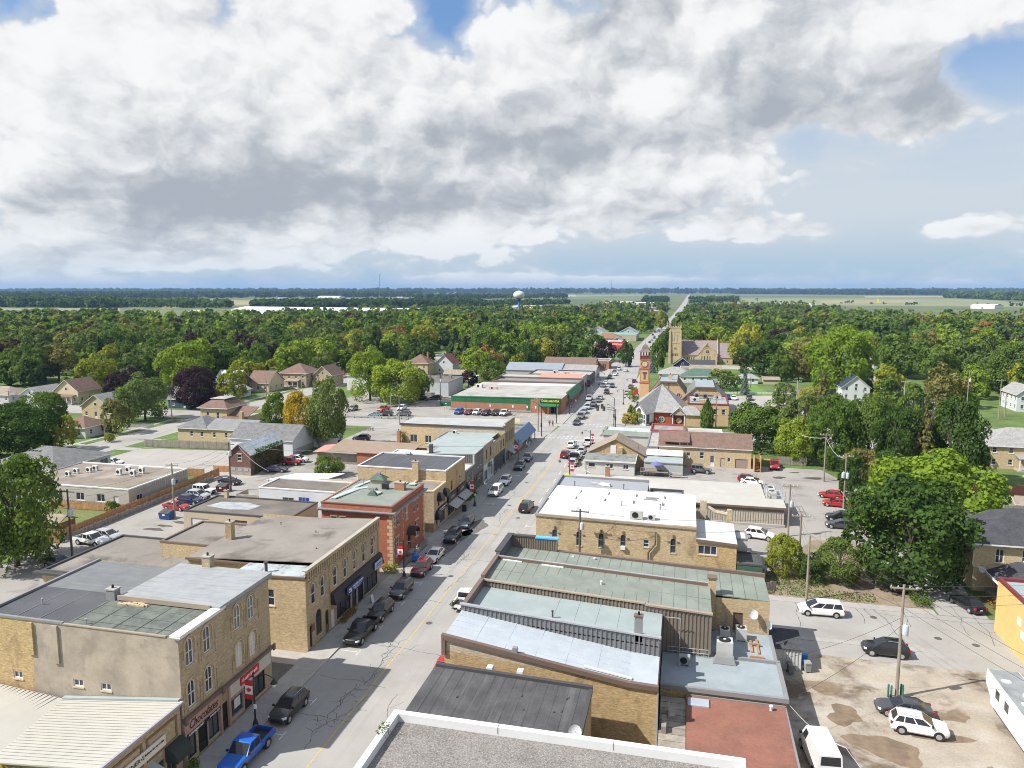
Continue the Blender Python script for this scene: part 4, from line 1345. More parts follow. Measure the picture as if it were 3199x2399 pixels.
for k in range(1,5):
 sm.box(x0+k*3.1,x0+k*3.1+.06,y0+.3,y1-.3,8.452,8.475)
b.add('roof_seam',sm,GYCAP)
chimney(b,YB,-43.6,y0-.35,1.1,.62,5.6,9.9,name='chimney')
vent(b,-49,123.,8.45,.4,.05);b.add('vent_box',MB().box(-49.6,-48.7,124.,124.6,8.6,9.),WHITE)
for u0,u1 in((114.2,118.7),(119.4,124.4)):
 pn=b.add('sign_board',MB().box(XL+.003,XL+.3,u0,u1,2.9,4.2),BLACK)
 scrawl(GALV,pn,'x+',XL+.3,(u0+u1)/2,3.55,1.9,.55,int(u0),8)
 aw=MB().hexa([(XL+.3,u0,2.7),(XL+1.7,u0,2.05),(XL+1.7,u1,2.05),(XL+.3,u1,2.7),(XL+.3,u0,2.8),(XL+1.7,u0,2.12),(XL+1.7,u1,2.12),(XL+.3,u1,2.8)])
 o=b.add('awning',aw,mat('grey_awning_canvas',(.12,.12,.125),.9))
 st=MB()
 n=int((u1-u0)/.22)
 for k in range(n):
  u=u0+k*.22
  st.hexa([(XL+.32,u,2.805),(XL+1.7,u,2.13),(XL+1.7,u+.1,2.13),(XL+.32,u+.1,2.805),(XL+.32,u,2.812),(XL+1.7,u,2.137),(XL+1.7,u+.1,2.137),(XL+.32,u+.1,2.812)])
 part('awning_stripe',st,WHITE,o)
sg=b.add('window_poster',MB().box(XL-.1,XL-.06,116.5,117.1,5.2,5.9),MAROON)
b.done()
b=Bld('charcoal_shop_low','charcoal clad shop front with small white flat roof',-42,127.8)
b.face(DGSID,'x+',XL,124.65,131.,.13,5.8,[dict(u=u,z=3.,w=.75,h=1.7,kind='sash',frame=WHITE)for u in(126,127.6,129.2)]+[dict(u=126.4,z=.4,w=2.2,h=1.8,
kind='store',frame=STONE),dict(u=129.4,z=.3,w=1.6,h=1.9,kind='store',frame=STONE)])
b.face(DGSID,'x-',-47,124.65,131.,0,5.8)
b.roof_flat(WROOF,-47,XL,124.65,130.95,5.6,GYCAP,.12,.2)
b.add('domed_awning',MB().box(XL,XL+.7,124.9,126.3,2.2,3.).hexa([(XL,124.9,3.),(XL+.7,124.9,3.),(XL+.7,126.3,3.),(XL,126.3,3.),(XL,125.3,3.5),(XL+.2,125.3,
3.5),(XL+.2,125.9,3.5),(XL,125.9,3.5)]),BLACK)
b.done()
b=Bld('charcoal_shop_tall','taller charcoal clad shop with pale teal metal roof',-43,134)
b.face(DGSID,'x+',XL,131.,137.1,.13,7.7,[dict(u=133.1,z=4.6,w=.7,h=1.8,kind='sash',frame=WHITE),dict(u=135.2,z=4.6,w=.7,h=1.8,kind='sash',frame=WHITE),
dict(u=134,z=.3,w=4.4,h=2.,kind='store',frame=STONE)])
b.face(DGSID,'y-',131.,-47.6,XL,0,7.4);b.face(DGSID,'x-',-47.6,131.,137.1,0,7.4)
ribs(b,DGSID,'y-',131.,-47.5,XL-.1,5.7,7.4,.35)
rf=[(XL+.1,130.9,7.7),(XL+.1,137.1,7.8),(-48,137.1,7.35),(-48,130.9,7.3)]
b.add('roof',MB().hexa([(p[0],p[1],p[2]-.15)for p in rf]+rf),TLROOF)
b.add('parapet',MB().box(-47.6,-47.,131.1,131.9,7.3,9.),DKCAP)
b.add('corner_board',MB().box(XL-.5,XL+.02,130.95,131.2,5.6,7.6),LGSID)
sg=b.add('sign_board',MB().box(XL+.003,XL+.15,131.6,136.6,2.6,3.4),mat('brown_sign',(.1,.065,.045),.7,var=.1))
scrawl(GALV,sg,'x+',XL+.15,134.1,3.,3.2,.3,12,10)
b.done()
b=flatb('white_annex','bright white flat-roofed annex behind the charcoal shops',-56.5,-48.2,128.,137.,6.2,WSID,WROOF,WHITE,.1)
b.done()
b=Bld('brick_shop_white_front','yellow brick shop with white storefront and pale metal roof',-44,141)
b.face(YB3,'x+',XL,137.1,144.8,3.9,7.95,[dict(u=139.4,z=4.7,w=.8,h=2.1,kind='sash',arch=True,frame=BNCAP),dict(u=142.6,z=4.7,w=.8,h=2.1,kind='sash',arch=True,
frame=BNCAP)])
b.face(WSID,'x+',XL,137.1,144.8,.13,3.9,[dict(u=139,z=.5,w=2.4,h=2.2,kind='store',frame=WHITE),dict(u=141.4,z=.2,w=1.,h=2.4,kind='door',frame=WHITE,sill=False),
dict(u=143.4,z=.5,w=1.8,h=2.2,kind='store',frame=WHITE)])
b.face(YB,'x-',-50.2,137.1,144.8,0,7.4);b.face(YB,'y-',137.1,-50.2,XL,0,7.4);b.face(YB,'y+',144.8,-50.2,XL,0,7.4)
rf=[(XL+.1,137.,7.9),(XL+.1,144.8,7.98),(-50.4,144.8,7.5),(-50.4,137.,7.45)]
b.add('roof',MB().hexa([(p[0],p[1],p[2]-.2)for p in rf]+rf),TLROOF)
sg=b.add('hanging_sign',MB().box(XL+.25,XL+.35,140.2,142.2,2.9,3.8),BNCAP)
b.done()
b=Bld('brick_shop_narrow','narrow yellow brick shop row with dark green storefronts',-45,150)
b.face(YB,'x+',XL,144.85,155.,3.8,7.2,[dict(u=u,z=4.4,w=.7,h=1.7,kind='sash',frame=STONE,pane=BLIND)for u in(146,147.3,148.6)]+[dict(u=151.3,z=4.4,w=.9,
h=1.8,kind='sash2',frame=BNCAP),dict(u=153.6,z=4.4,w=.9,h=1.8,kind='sash2',frame=BNCAP)])
b.face(mat('dark_teal_front',(.03,.05,.055),.6,var=.1),'x+',XL,144.85,155.,.13,3.8,[dict(u=146.2,z=.5,w=1.8,h=2.2,kind='store',frame=GYCAP),dict(u=149,
z=.3,w=2.2,h=2.4,kind='store',frame=GYCAP),dict(u=152.6,z=.4,w=3.,h=2.2,kind='store',frame=DKCAP)])
b.face(YB,'x-',-51.6,144.85,155.,0,6.9);b.face(YB,'y-',144.85,-51.6,XL,0,6.9);b.face(YB,'y+',155.,-51.6,XL,0,6.9)
rf=[(XL-1.6,144.9,7.05),(XL-1.6,154.95,7.1),(-51.7,154.95,6.75),(-51.7,144.9,6.7)]
b.add('roof',MB().hexa([(p[0],p[1],p[2]-.2)for p in rf]+rf),TLROOF)
b.add('roof',MB().hexa([(XL-1.55,144.9,6.2),(XL+.3,144.9,6.9),(XL+.3,149.6,6.9),(XL-1.55,149.6,6.2),(XL-1.55,144.9,6.4),(XL+.3,144.9,7.),(XL+.3,149.6,
7.),(XL-1.55,149.6,6.4)]),GREYMEM)
b.done()
acunit('white fan unit on the pale metal roof behind the brick shops',-49.5,153.2,6.75,.9,.4,.8,'front',WHITE)
b=Bld('tall_brick_shop','tall weathered brick shop with blind arches and long grey roof',-50,159)
b.face(YB3,'x+',XL,155.05,163.9,3.9,9.2,[dict(u=u,z=4.6,w=.8,h=2.4,kind='sash',frame=BNCAP,pane=GLASS)for u in(156.6,158.7,160.6,162.5)])
b.face(YB3,'x+',XL,155.05,163.9,.13,3.9,[dict(u=157.2,z=.4,w=2.8,h=2.2,kind='store',frame=GYCAP),dict(u=161.4,z=.4,w=3.,h=2.2,kind='store',frame=GYCAP)])
b.face(TANB,'y-',155.05,-55,XL,0,8.4);b.face(BUFF,'y-',155.05,-63,-55,0,8.2,[dict(u=-59.9,z=4.,w=1.7,h=1.8,kind='pair',frame=WHITE),dict(u=-56.4,z=4.,
w=1.6,h=1.7,kind='pair',frame=WHITE)])
b.face(YB,'x-',-63,155.05,163.9,0,8.2);b.face(YB,'y+',163.9,-63,XL,0,8.4)
rf=[(XL-.3,155.,8.5),(XL-.3,163.9,8.6),(-63,163.9,8.2),(-63,155.,8.15)]
b.add('roof',MB().hexa([(p[0],p[1],p[2]-.2)for p in rf]+rf),mat('pale_grey_roof',(.36,.365,.36),.8,var=.08,vs=.3,stain=(.28,.28,.27),ss_=.2,samt=.5))
b.add('eave',MB().box(-63.1,XL-.35,154.86,154.99,7.95,8.35),DKCAP)
b.add('parapet',MB().box(XL-.28,XL+.15,155.,164.,9.2,9.35).box(XL+.003,XL+.12,155.1,163.9,8.5,8.9),YB3)
pb=MB()
for k in range(5):
 pb.box(XL+.003,XL+.1,155.2+k*2.05,155.5+k*2.05,4.1,8.49)
b.add('pilaster',pb,YB3)
b.add('eave_bracket',MB().box(XL-.5,XL+.3,154.8,155.,8.55,8.75),BNCAP)
aw=b.add('awning',MB().hexa([(XL,157,2.7),(XL+1.5,157,2.1),(XL+1.5,162.4,2.1),(XL,162.4,2.7),(XL,157,3.1),(XL+1.5,157,2.2),(XL+1.5,162.4,2.2),(XL,162.4,
3.1)]),TLROOF)
b.done()
b=Bld('blue_canopy_shop','single-storey corner shop with sloping blue metal canopy',-46,173.5)
b.face(YB,'x+',XL-.2,164.,183.,.13,3.2,[dict(u=166.5,z=.3,w=2.2,h=2.2,kind='store',frame=BNCAP),dict(u=174.6,z=.3,w=1.2,h=2.3,kind='door',frame=BNCAP,
sill=False),dict(u=177.4,z=.3,w=3.4,h=2.3,kind='store',frame=GYCAP),dict(u=181.2,z=.3,w=2.4,h=2.3,kind='store',frame=GYCAP)])
b.face(WSID,'y+',183.,-58,XL-.2,0,3.2);b.face(YB,'x-',-58,164.,183.,0,3.2)
b.roof_flat(TARG,-58,XL-1.,164.,183.,3.6,BLUEM,.2,.2)
b.add('canopy',MB().hexa([(XL-1.,163.95,3.1),(XL+1.3,163.95,2.5),(XL+1.3,183.4,2.5),(XL-1.,183.4,3.1),(XL-1.,163.95,4.6),(XL-.6,163.95,4.6),(XL-.6,183.4,
4.6),(XL-1.,183.4,4.6)]),BLUEM)
b.add('post',MB().box(XL+.9,XL+1.1,178,178.2,.13,2.5).box(XL+.9,XL+1.1,182.6,182.8,.13,2.5).box(XL+.9,XL+1.1,173,173.2,.13,2.5),GYCAP)
b.done()
# east side of the main street
XR=-19.7
def slab(b,name,pts,th,m):
 ""
 return b.add(name,MB().hexa([(p[0],p[1],p[2]-th)for p in pts]+list(pts)),m)
def seams(b,pts,n,m,w=.05,along=0,jit=0,seed=1):
 ""
 r=random.Random(seed)
 mb=MB()
 p=[Vector(q)for q in pts]
 for k in range(1,n):
  t=k/n
  a,c=(p[0].lerp(p[1],t),p[3].lerp(p[2],t))if along==0 else(p[0].lerp(p[3],t),p[1].lerp(p[2],t))
  d=(c-a).normalized();s=Vector((-d.y,d.x,0))*w/2
  up0,up1=Vector((0,0,.003)),Vector((0,0,.022))
  mb.hexa([a-s+up0,c-s+up0,c+s+up0,a+s+up0,a-s+up1,c-s+up1,c+s+up1,a+s+up1])
 o=b.add('roof_seam',mb,m)
 return o
b=Bld('gravel_roof_block','nearest flat block with gravel roof and white parapet at bottom of picture',-8,36)
x0,x1,y0,y1=XR,4.4,24,46.4
for f,pos,u0,u1 in(('y+',y1,x0,x1),('x-',x0,y0,y1),('x+',x1,y0,y1),('y-',y0,x0,x1)):
 b.face(YB,f,pos,u0,u1,0,7.6)
b.add('roof',MB().poly([(x0+.3,y0+.3,7.75),(x1-.3,y0+.3,7.75),(x1-.3,y1-.3,7.75),(x0+.3,y1-.3,7.75)]),GRAVEL)
b.add('parapet',MB().box(x0-.12,x1+.1,y1-.36,y1+.12,7.6,8.35).box(x0-.12,x0+.36,y0,y1-.36,7.6,8.345).box(x1-.3,x1+.1,y0,y1-.36,7.6,8.2),WHITE)
b.add('parapet_seam',MB().box(x0-.14,x0+.38,44.2,44.26,7.9,8.36).box(-12,-11.95,y1-.38,y1+.14,7.9,8.362).box(-4,-3.95,y1-.38,y1+.14,7.9,8.362),GYCAP)
b.done()
gs=MB()
rg=random.Random(9)
for k in range(5200):
 x,y=rg.uniform(x0+.45,x1-.4),rg.uniform(37.5,y1-.5)
 s=rg.uniform(.025,.06)
 a=rg.uniform(0,6.28)
 i=len(gs.v)
 gs.v+=[(x+s*cos(a),y+s*sin(a),7.75),(x+s*cos(a+2.1),y+s*sin(a+2.1),7.75),(x+s*cos(a+4.2),y+s*sin(a+4.2),7.75),(x,y,7.75+s*.8)]
 gs.f+=[(i,i+1,i+3),(i+1,i+2,i+3),(i+2,i,i+3)]
o=part('roof_gravel',gs,mat('loose_gravel',(.36,.34,.315),.95,var=.35,vs=9),b.root);o['kind']='stuff'
b=Bld('black_roof_shop','low shop with sloping black felt roof behind the white parapet',-13,51.5)
x0,x1,y0,y1=XR,-6.6,46.6,55.4
for f,pos,u0,u1 in(('x+',x1,y0,y1),('x-',x0,y0,y1),('y+',y1,x0,x1),('y-',y0,x0,x1)):
 b.face(YB2,f,pos,u0,u1,0,6.6)
pts=[(x0-.1,y0,7.08),(x1,y0,6.65),(x1,y1,6.72),(x0-.1,y1,7.1)]
slab(b,'roof',pts,.2,BLKROOF)
seams(b,pts,15,BLKROOF,.07)
b.add('upstand',MB().hexa([(x0,y1-.25,6.95),(x1+.1,y1-.25,6.6),(x1+.1,y1+.1,6.6),(x0,y1+.1,6.95),(x0,y1-.25,7.35),(x1+.1,y1-.25,6.98),(x1+.1,y1+.1,6.98),
(x0,y1+.1,7.35)]).box(x1-.2,x1+.12,y0,y1-.26,6.5,6.85),DKCAP)
lap=MB()
rl=random.Random(4)
for k in range(13):
 x,y=rl.uniform(x0+.4,x1-.8),rl.uniform(y0+.4,y1-.6)
 zz=7.09-(x-x0)/(x1-x0)*.42
 w=rl.uniform(.15,.5)
 lap.hexa([(x,y,zz),(x+.12,y,zz),(x+.12,y+w,zz),(x,y+w,zz),(x,y,zz+.02),(x+.12,y,zz+.09),(x+.12,y+w,zz+.03),(x,y+w,zz+.02)])
o=b.add('lifted_felt',lap,mat('torn_felt',(.04,.04,.04),.9));o['kind']='stuff'
b.done()
dish('white satellite dish at the rear corner of the black felt roof',(-6.9,48.2,6.7),.48,-1.3)
for x,y in((-15.2,55.9),(-12.6,55.9)):
 tag(link('wall_vent',MB().box(-.25,.25,-.25,.35,-.18,.18).mesh('wall_vent'),WHITE,None,(x,y,7.1)),'small white vent box on the brick wall %s'%('nearer the street' if x<-14 else 'beside the pipe'),
'vent')
b=Bld('silver_roof_shop','brick shop with silver roof and brown sloping rake facing camera',-11,60)
x0,x1,y0,y1=XR,-1.5,56.4,62.4
def zr(x):return 8.75+(6.4-8.75)*max(0,min(1,(x-x0)/15.6))
yy=57.4
b.face(YB2,'y-',yy,x0,x1,0,5.6,top=[(x1,6.3),(-3.9,6.35),(x0,7.45)][0:])
b.mb(TANB).poly([(x0,yy,7.45),(-3.9,yy,6.352),(x1,yy,6.302),(x1,yy,6.34),(-3.9,yy,6.42),(x0,yy,8.75)])
b.face(YB2,'x+',x1,yy,y1,0,6.2);b.face(YB,'x-',x0,yy,y1,0,8.6)
y1+=.12
pts=[(x0,yy,8.75),(-3.9,yy,6.42),(-3.9,y1,6.62),(x0,y1,8.85)]
slab(b,'roof',pts,.12,SILVROOF)
pts2=[(-3.9,yy,6.42),(x1,yy,6.34),(x1,y1,6.45),(-3.9,y1,6.62)]
slab(b,'roof',pts2,.12,SILVROOF)
seams(b,pts,6,mat('silver_seam',(.36,.4,.43),.6),.06)
seams(b,pts,5,mat('silver_seam',(.36,.4,.43),.6),.03,1)
rk=MB()
rk.hexa([(x0-.2,yy-.2,8.5),(-3.9,yy-.2,6.2),(-3.9,yy+.2,6.2),(x0-.2,yy+.2,8.5),(x0-.2,yy-.2,8.95),(-3.9,yy-.2,6.6),(-3.9,yy+.2,6.6),(x0-.2,yy+.2,8.95)])
rk.hexa([(-3.9,yy-.2,6.2),(x1+.1,yy-.2,6.12),(x1+.1,yy+.2,6.12),(-3.9,yy+.2,6.2),(-3.9,yy-.2,6.6),(x1+.1,yy-.2,6.52),(x1+.1,yy+.2,6.52),(-3.9,yy+.2,6.6)])
rk.box(x0-.2,x0+.15,yy-.2,yy+.2,7.1,8.49)
b.add('rake_flashing',rk,BNCAP)
b.add('light_tube',MB().hexa([(-7.6,yy+.6,7.05),(-3.6,yy+.5,6.5),(-3.6,yy+.8,6.5),(-7.6,yy+.9,7.05),(-7.6,yy+.6,7.15),(-3.6,yy+.5,6.6),(-3.6,yy+.8,6.6),
(-7.6,yy+.9,7.15)]),WHITE)
b.add('downpipe',MB().box(x1,x1+.12,yy-.1,yy+.02,0,6.1),GALV)
b.add('vent_box',MB().box(-13.6,-13.2,yy-.1,yy+.3,7.9,8.4),GYCAP)
b.done()
b=Bld('teal_roof_shop','shop with pale teal roof and charcoal ribbed upstand',-11,66)
y0,y1=62.5,69.3
def zt1(u):return 9.55+(8.25-9.55)*(u-x0)/(x1-x0)
b.face(GRSID,'y-',y0,x0,x1,5.,6.4,top=[(x1,zt1(x1)-.12),(x0,zt1(x0)-.12)])
ribs(b,GRSID,'y-',y0,x0+.3,x1-.1,0,0,.42,zf=lambda u:(max(6.4,zr(u)+.05),zt1(u)-.15))
b.face(YB,'x-',x0,y0,y1,0,8.4);b.face(GRSID,'x+',x1,y0,y1,0,7.2)
pts=[(x0,y0,8.45),(-13.5,y0,8.05),(-13.5,y1,8.05),(x0,y1,8.45)]
slab(b,'roof',pts,.1,TLROOF)
pts=[(-13.5,y0,8.05),(x1,y0,7.35),(x1,y1,7.35),(-13.5,y1,8.05)]
slab(b,'roof',pts,.1,TLROOF)
seams(b,pts,6,mat('teal_seam',(.28,.325,.32),.8),.04)
cp=MB()
cp.hexa([(x0-.15,y0-.16,zt1(x0)-.14),(x1+.1,y0-.16,zt1(x1)-.14),(x1+.1,y0+.2,zt1(x1)-.14),(x0-.15,y0+.2,zt1(x0)-.14),(x0-.15,y0-.16,zt1(x0)),(x1+.1,y0-.16,
zt1(x1)),(x1+.1,y0+.2,zt1(x1)),(x0-.15,y0+.2,zt1(x0))])
b.add('coping',cp,GALV)
b.add('front_parapet',MB().box(x0-.15,x0+.28,y0+.21,y1,8.3,9.3),BNCAP)
chimney(b,GYCAP,-3.4,y0+.25,.7,.5,7.6,9.9,BNCAP)
vent(b,-11.5,64.8,7.95,.6,.08,DKCAP)
b.done()
b=Bld('sage_roof_shop','shop with long sage felt roof and brown ribbed siding wall',-8,72.5)
y0,y1=69.4,75.6
xe=3.1
def zt2(u):return 9.15+(7.9-9.15)*(u-x0)/(xe-x0)
b.face(BRSID,'y-',y0,x0,xe,3.4,7.,top=[(xe,zt2(xe)-.1),(x0,zt2(x0)-.1)])
ribs(b,BRSID,'y-',y0,x0+.3,xe-.05,0,0,.36,zf=lambda u:((7.3 if u<-1.5 else 3.5)+(.9*max(0,(-13.5-u)/6)),zt2(u)-.12))
b.face(YB,'x-',x0,y0,y1,0,8.8);b.face(BRSID,'x+',xe,y0,y1,3.,7.6)
pts=[(x0,y0,9.),(xe,y0,7.78),(xe,y1,8.05),(x0,y1,9.1)]
slab(b,'roof',pts,.14,GNROOF)
seams(b,pts,19,mat('dark_sage_seam',(.11,.125,.105),.9),.045)
seams(b,pts,2,mat('dark_sage_seam',(.11,.125,.105),.9),.03,1)
cp=MB()
cp.hexa([(x0-.15,y0-.15,zt2(x0)-.1),(-3.2,y0-.15,zt2(-3.2)-.1),(-3.2,y0+.2,zt2(-3.2)-.1),(x0-.15,y0+.2,zt2(x0)-.1),(x0-.15,y0-.15,zt2(x0)+.04),(-3.2,y0-.15,
zt2(-3.2)+.04),(-3.2,y0+.2,zt2(-3.2)+.04),(x0-.15,y0+.2,zt2(x0)+.04)])
cp.hexa([(-3.2,y0-.19,zt2(-3.2)-.2),(xe+.1,y0-.19,zt2(xe)-.2),(xe+.1,y0+.2,zt2(xe)-.2),(-3.2,y0+.2,zt2(-3.2)-.2),(-3.2,y0-.19,zt2(-3.2)-.04),(xe+.1,y0-.19,
zt2(xe)-.04),(xe+.1,y0+.2,zt2(xe)-.04),(-3.2,y0+.2,zt2(-3.2)-.04)])
b.add('coping',cp,TANCAP)
cp=MB().hexa([(x0,y1-.15,9.05),(xe,y1-.15,8.),(xe,y1+.2,8.),(x0,y1+.2,9.05),(x0,y1-.15,9.38),(xe,y1-.15,8.36),(xe,y1+.2,8.36),(x0,y1+.2,9.38)])
b.add('ridge_flashing',cp,BNCAP)
b.add('coping',MB().hexa([(x0,y1-.05,9.385),(xe,y1-.05,8.365),(xe,y1+.15,8.365),(x0,y1+.15,9.385),(x0,y1-.05,9.43),(xe,y1-.05,8.41),(xe,y1+.15,8.41),(x0,
y1+.15,9.43)]),GALV)
for u0,u1 in((-18.9,-16.8),(-14.6,-12.2)):
 z0_,z1_=9.1-(u0-x0)*.046,9.1-(u1-x0)*.046
 b.add('white_batten',MB().hexa([(u0,y1-.45,z0_),(u1,y1-.45,z1_),(u1,y1-.2,z1_),(u0,y1-.2,z0_),(u0,y1-.45,z0_+.1),(u1,y1-.45,z1_+.1),(u1,y1-.2,z1_+.1),
(u0,y1-.2,z0_+.1)]),WHITE)
b.add('front_parapet',MB().box(x0-.15,x0+.28,y0+.21,y1-.16,8.8,9.5),BNCAP)
b.add('chimney',MB().box(2.9,3.7,y1-.4,y1+.4,3.5,9.),YB);b.add('chimney_cap',MB().box(2.8,3.8,y1-.5,y1+.5,9.,9.15),BNCAP)
vent(b,-7.8,72.4,8.45,.3,.1,WHITE)
b.done()
b=Bld('corner_shop_sage','corner shop with sage roof and brown L-shaped ribbed parapet',-5,78.6)
y0,y1=75.85,82.
xe=9.05
b.face(YB,'y+',y1,x0,xe,0,7.2);b.face(YB,'x+',xe,y0-.3,y1,0,6.9);b.face(YB,'x-',x0,y0,y1,0,8.2)
b.face(YB,'y-',y0-.3,3.75,xe,3.2,6.95,[dict(u=6.,z=3.5,w=1.,h=2.,kind='pane',frame=BNCAP,pane=mat('brown_door',(.11,.07,.05),.6),sill=False)])
pts=[(x0,y0,8.35),(xe,y0-.3,7.),(xe,y1,7.1),(x0,y1,8.35)]
slab(b,'roof',pts,.12,GNROOF)
seams(b,pts,24,mat('dark_sage_seam',(.11,.125,.105),.9),.045)
par=MB()
par.hexa([(x0+.25,y1-.35,8.2),(-14.,y1-.35,7.7),(-14.,y1,7.7),(x0+.25,y1,8.2),(x0+.25,y1-.35,9.7),(-14.,y1-.35,9.5),(-14.,y1,9.5),(x0+.25,y1,9.7)])
b.add('ribbed_parapet',par,BRSID)
ribs(b,BRSID,'y-',y1-.35,x0+.5,-14.1,8.3,9.5,.28)
b.add('front_parapet',MB().box(x0-.15,x0+.25,y0,y1,8.2,9.7),DGSID)
b.add('coping',MB().box(x0-.3,x0+.4,y0,y1+.12,9.703,9.85).box(x0+.4,-16.6,y1-.5,y1+.1,9.66,9.8),DKCAP)
b.add('blue_coping',MB().box(-16.6,-13.85,y1-.5,y1+.1,9.58,9.76),LBLUE)
b.add('rear_flashing',MB().hexa([(-14,y1-.3,7.85),(xe+.1,y1-.3,7.),(xe+.1,y1+.12,7.),(-14,y1+.12,7.85),(-14,y1-.3,8.25),(xe+.1,y1-.3,7.5),(xe+.1,y1+.12,
7.5),(-14,y1+.12,8.25)]),BNCAP)
for x in(-12,-9.5):
 vent(b,x,y1-1.2,7.75,.25,.1,WHITE)
b.done()
dish('large satellite dish on rear brick wall beside the brown door',(7.4,75.1,4.9),.5,-1.2)
dish('satellite dish at the outer corner of the rear brick wall',(8.9,75.1,3.9),.45,-.6)
b=Bld('rear_annex','low rear annex with blue-grey roof carrying cooling units',4,69)
y0=63.
b.face(YB2,'y-',y0,-1.4,9.25,0,3.4);b.face(TANB,'x+',9.25,y0,75.4,0,3.4);b.face(YB,'x-',-1.4,y0,69.3,0,3.4)
b.add('roof',MB().poly([(-1.4,y0,3.5),(9.25,y0,3.5),(9.25,69.4,3.45),(-1.4,69.3,3.5)]).poly([(3.15,69.4,3.45),(9.25,69.4,3.45),(9.,75.5,3.4),(3.15,75.5,
3.4)]),BGROOF)
b.add('parapet',MB().box(-1.4,9.45,y0-.15,y0+.15,3.3,3.7).box(9.1,9.45,y0+.16,69.3,3.3,3.7).box(5.6,9.45,69.31,69.6,3.3,3.75).box(9.,9.3,69.61,75.3,3.2,
3.55),GYCAP)
b.add('rail',MB().path([(-.9,69.,4.3),(2.9,69.,4.3)],.03).path([(-.9,69.,3.9),(2.9,69.,3.9)],.03),GALV)
rb_=MB()
for k in range(9):
 rb_.tube((-.9+k*.48,69.,3.5),(-.9+k*.48,69.,4.3),.02,.02,4)
b.add('baluster',rb_,GALV)
b.add('conduit',MB().path([(-1.2,68.6,7.4),(.2,68.6,7.4),(.2,68.6,3.6)],.04),GALV)
b.add('timber_sleeper',MB().box(7.,7.2,71.2,73.9,3.46,3.6).box(7.6,7.8,71.,74.,3.46,3.6).box(6.8,8.1,70.2,70.4,3.46,3.6).box(6.9,8.,72.6,72.8,3.601,3.72),
WOODN)
b.done()
acunit('grey cooling unit, left of the pair in the rear annex corner',4.6,73.4,3.42,1.,1.,1.25)
acunit('pale cooling unit, right of the pair in the rear annex corner',6.2,73.9,3.42,1.05,1.,1.3)
acunit('large grey rooftop unit with duct in the middle of the rear annex roof',4.4,69.7,3.5,1.5,1.3,1.7)
one('roof_duct',MB().hexa([(-.9,-.6,0),(1.2,-.6,0),(1.2,.2,0),(-.9,.2,0),(-.6,-.4,.6),(1.,-.4,.6),(1.,.1,.6),(-.6,.1,.6)]),GYCAP,'sloped sheet duct in front of the large rooftop unit',
'duct',loc=(4.2,68.7,3.51))
acunit('teal-sided fan unit by the ribbed wall on the rear annex',.7,67.3,3.52,1.,.6,.9,'front',TLROOF)
b=Bld('red_roof_annex','low rear annex with weathered red felt roof',5,58)
b.face(YB2,'x+',9.1,50,62.8,0,2.9);b.face(YB2,'y-',50,-1.2,9.1,0,2.9);b.face(YB2,'x-',.9,50,62.8,0,2.9)
b.add('roof',MB().poly([(.9,50,2.85),(9.1,50,2.85),(9.1,62.8,3.),(.9,62.8,3.)]),REDROOF)
b.add('gutter',MB().box(9.08,9.25,50,62.85,2.75,2.95).box(.9,9.1,62.72,62.84,3.,3.1),GYCAP)
vent(b,7.9,62.,2.98,.35,.12,WHITE)
b.done()
b=Bld('timber_deck','grey timber deck with plants between golden brick wall and red roof',-.3,58.5,cat='deck')
for k in range(9):
 b.add('deck_board',MB().box(-1.3,.85,54.2+k*.95,55.08+k*.95,2.6,2.72),WOODO)
b.add('planter',MB().box(-1.1,-.7,57,58.8,2.725,3.3),WOODO)
b.add('bench',MB().box(-.6,0.,59.2,60.5,2.725,3.).box(-.6,-.5,59.2,60.5,3.,3.5),WOODO)
b.add('joist',MB().box(-1.3,-1.1,54.2,62.7,0,2.59).box(.6,.8,54.2,62.7,0,2.59),WOODO)
b.done()
one('roof_hatch',MB().box(-.9,.9,-.6,.6,0,.12),mat('pale_blue_panel',(.33,.37,.41),.6,var=.06),'pale blue-grey flat panel in the shaded corner of red roof',
'hatch',loc=(1.9,61.7,2.99))
b=Bld('storage_shed','small grey shed with dark sloping roof behind the shops',10.8,76.6,cat='shed')
b.face(LGSID,'y-',75.4,9.5,12.3,0,2.2);b.face(LGSID,'x+',12.3,75.4,78.2,0,2.2);b.face(LGSID,'x-',9.5,75.4,78.2,0,2.2);b.face(LGSID,'y+',78.2,9.5,12.3,
0,2.2)
slab(b,'roof',[(9.3,75.2,2.3),(12.5,75.2,2.3),(12.3,78.4,3.),(9.3,78.4,3.)],.1,SHDARK)
ribs(b,LGSID,'y-',75.4,10.6,12.2,.05,2.1,.3)
b.done()
def wheelie(label,x,y,m,group='wheeled bins behind the shed'):
 t=thing('wheeled_bin',label,'bin',(x,y,0),.2,group)
 part('body',MB().hexa([(-.25,-.3,.12),(.25,-.3,.12),(.25,.3,.12),(-.25,.3,.12),(-.3,-.36,1.),(.3,-.36,1.),(.3,.36,1.),(-.3,.36,1.)]),m,t,world=False)
 part('lid',MB().hexa([(-.33,-.4,1.003),(.33,-.4,1.003),(.33,.4,1.003),(-.33,.4,1.003),(-.3,-.36,1.08),(.3,-.36,1.08),(.3,.38,1.12),(-.3,.38,1.12)]),m,
t,world=False)
 for s in(-1,1):
  part('wheel',MB().tube((s*.27,.3,.12),(s*.31,.3,.12),.12,.12,10),RUBBER,t,world=False)
GREYBIN=mat('grey_bin',(.14,.145,.14),.6)
wheelie('grey wheeled bin against the near wall of the shed',11.2,74.6,GREYBIN)
wheelie('pale grey wheeled bin at the shed corner by the street',12.9,75.4,mat('pale_bin',(.26,.27,.25),.6))
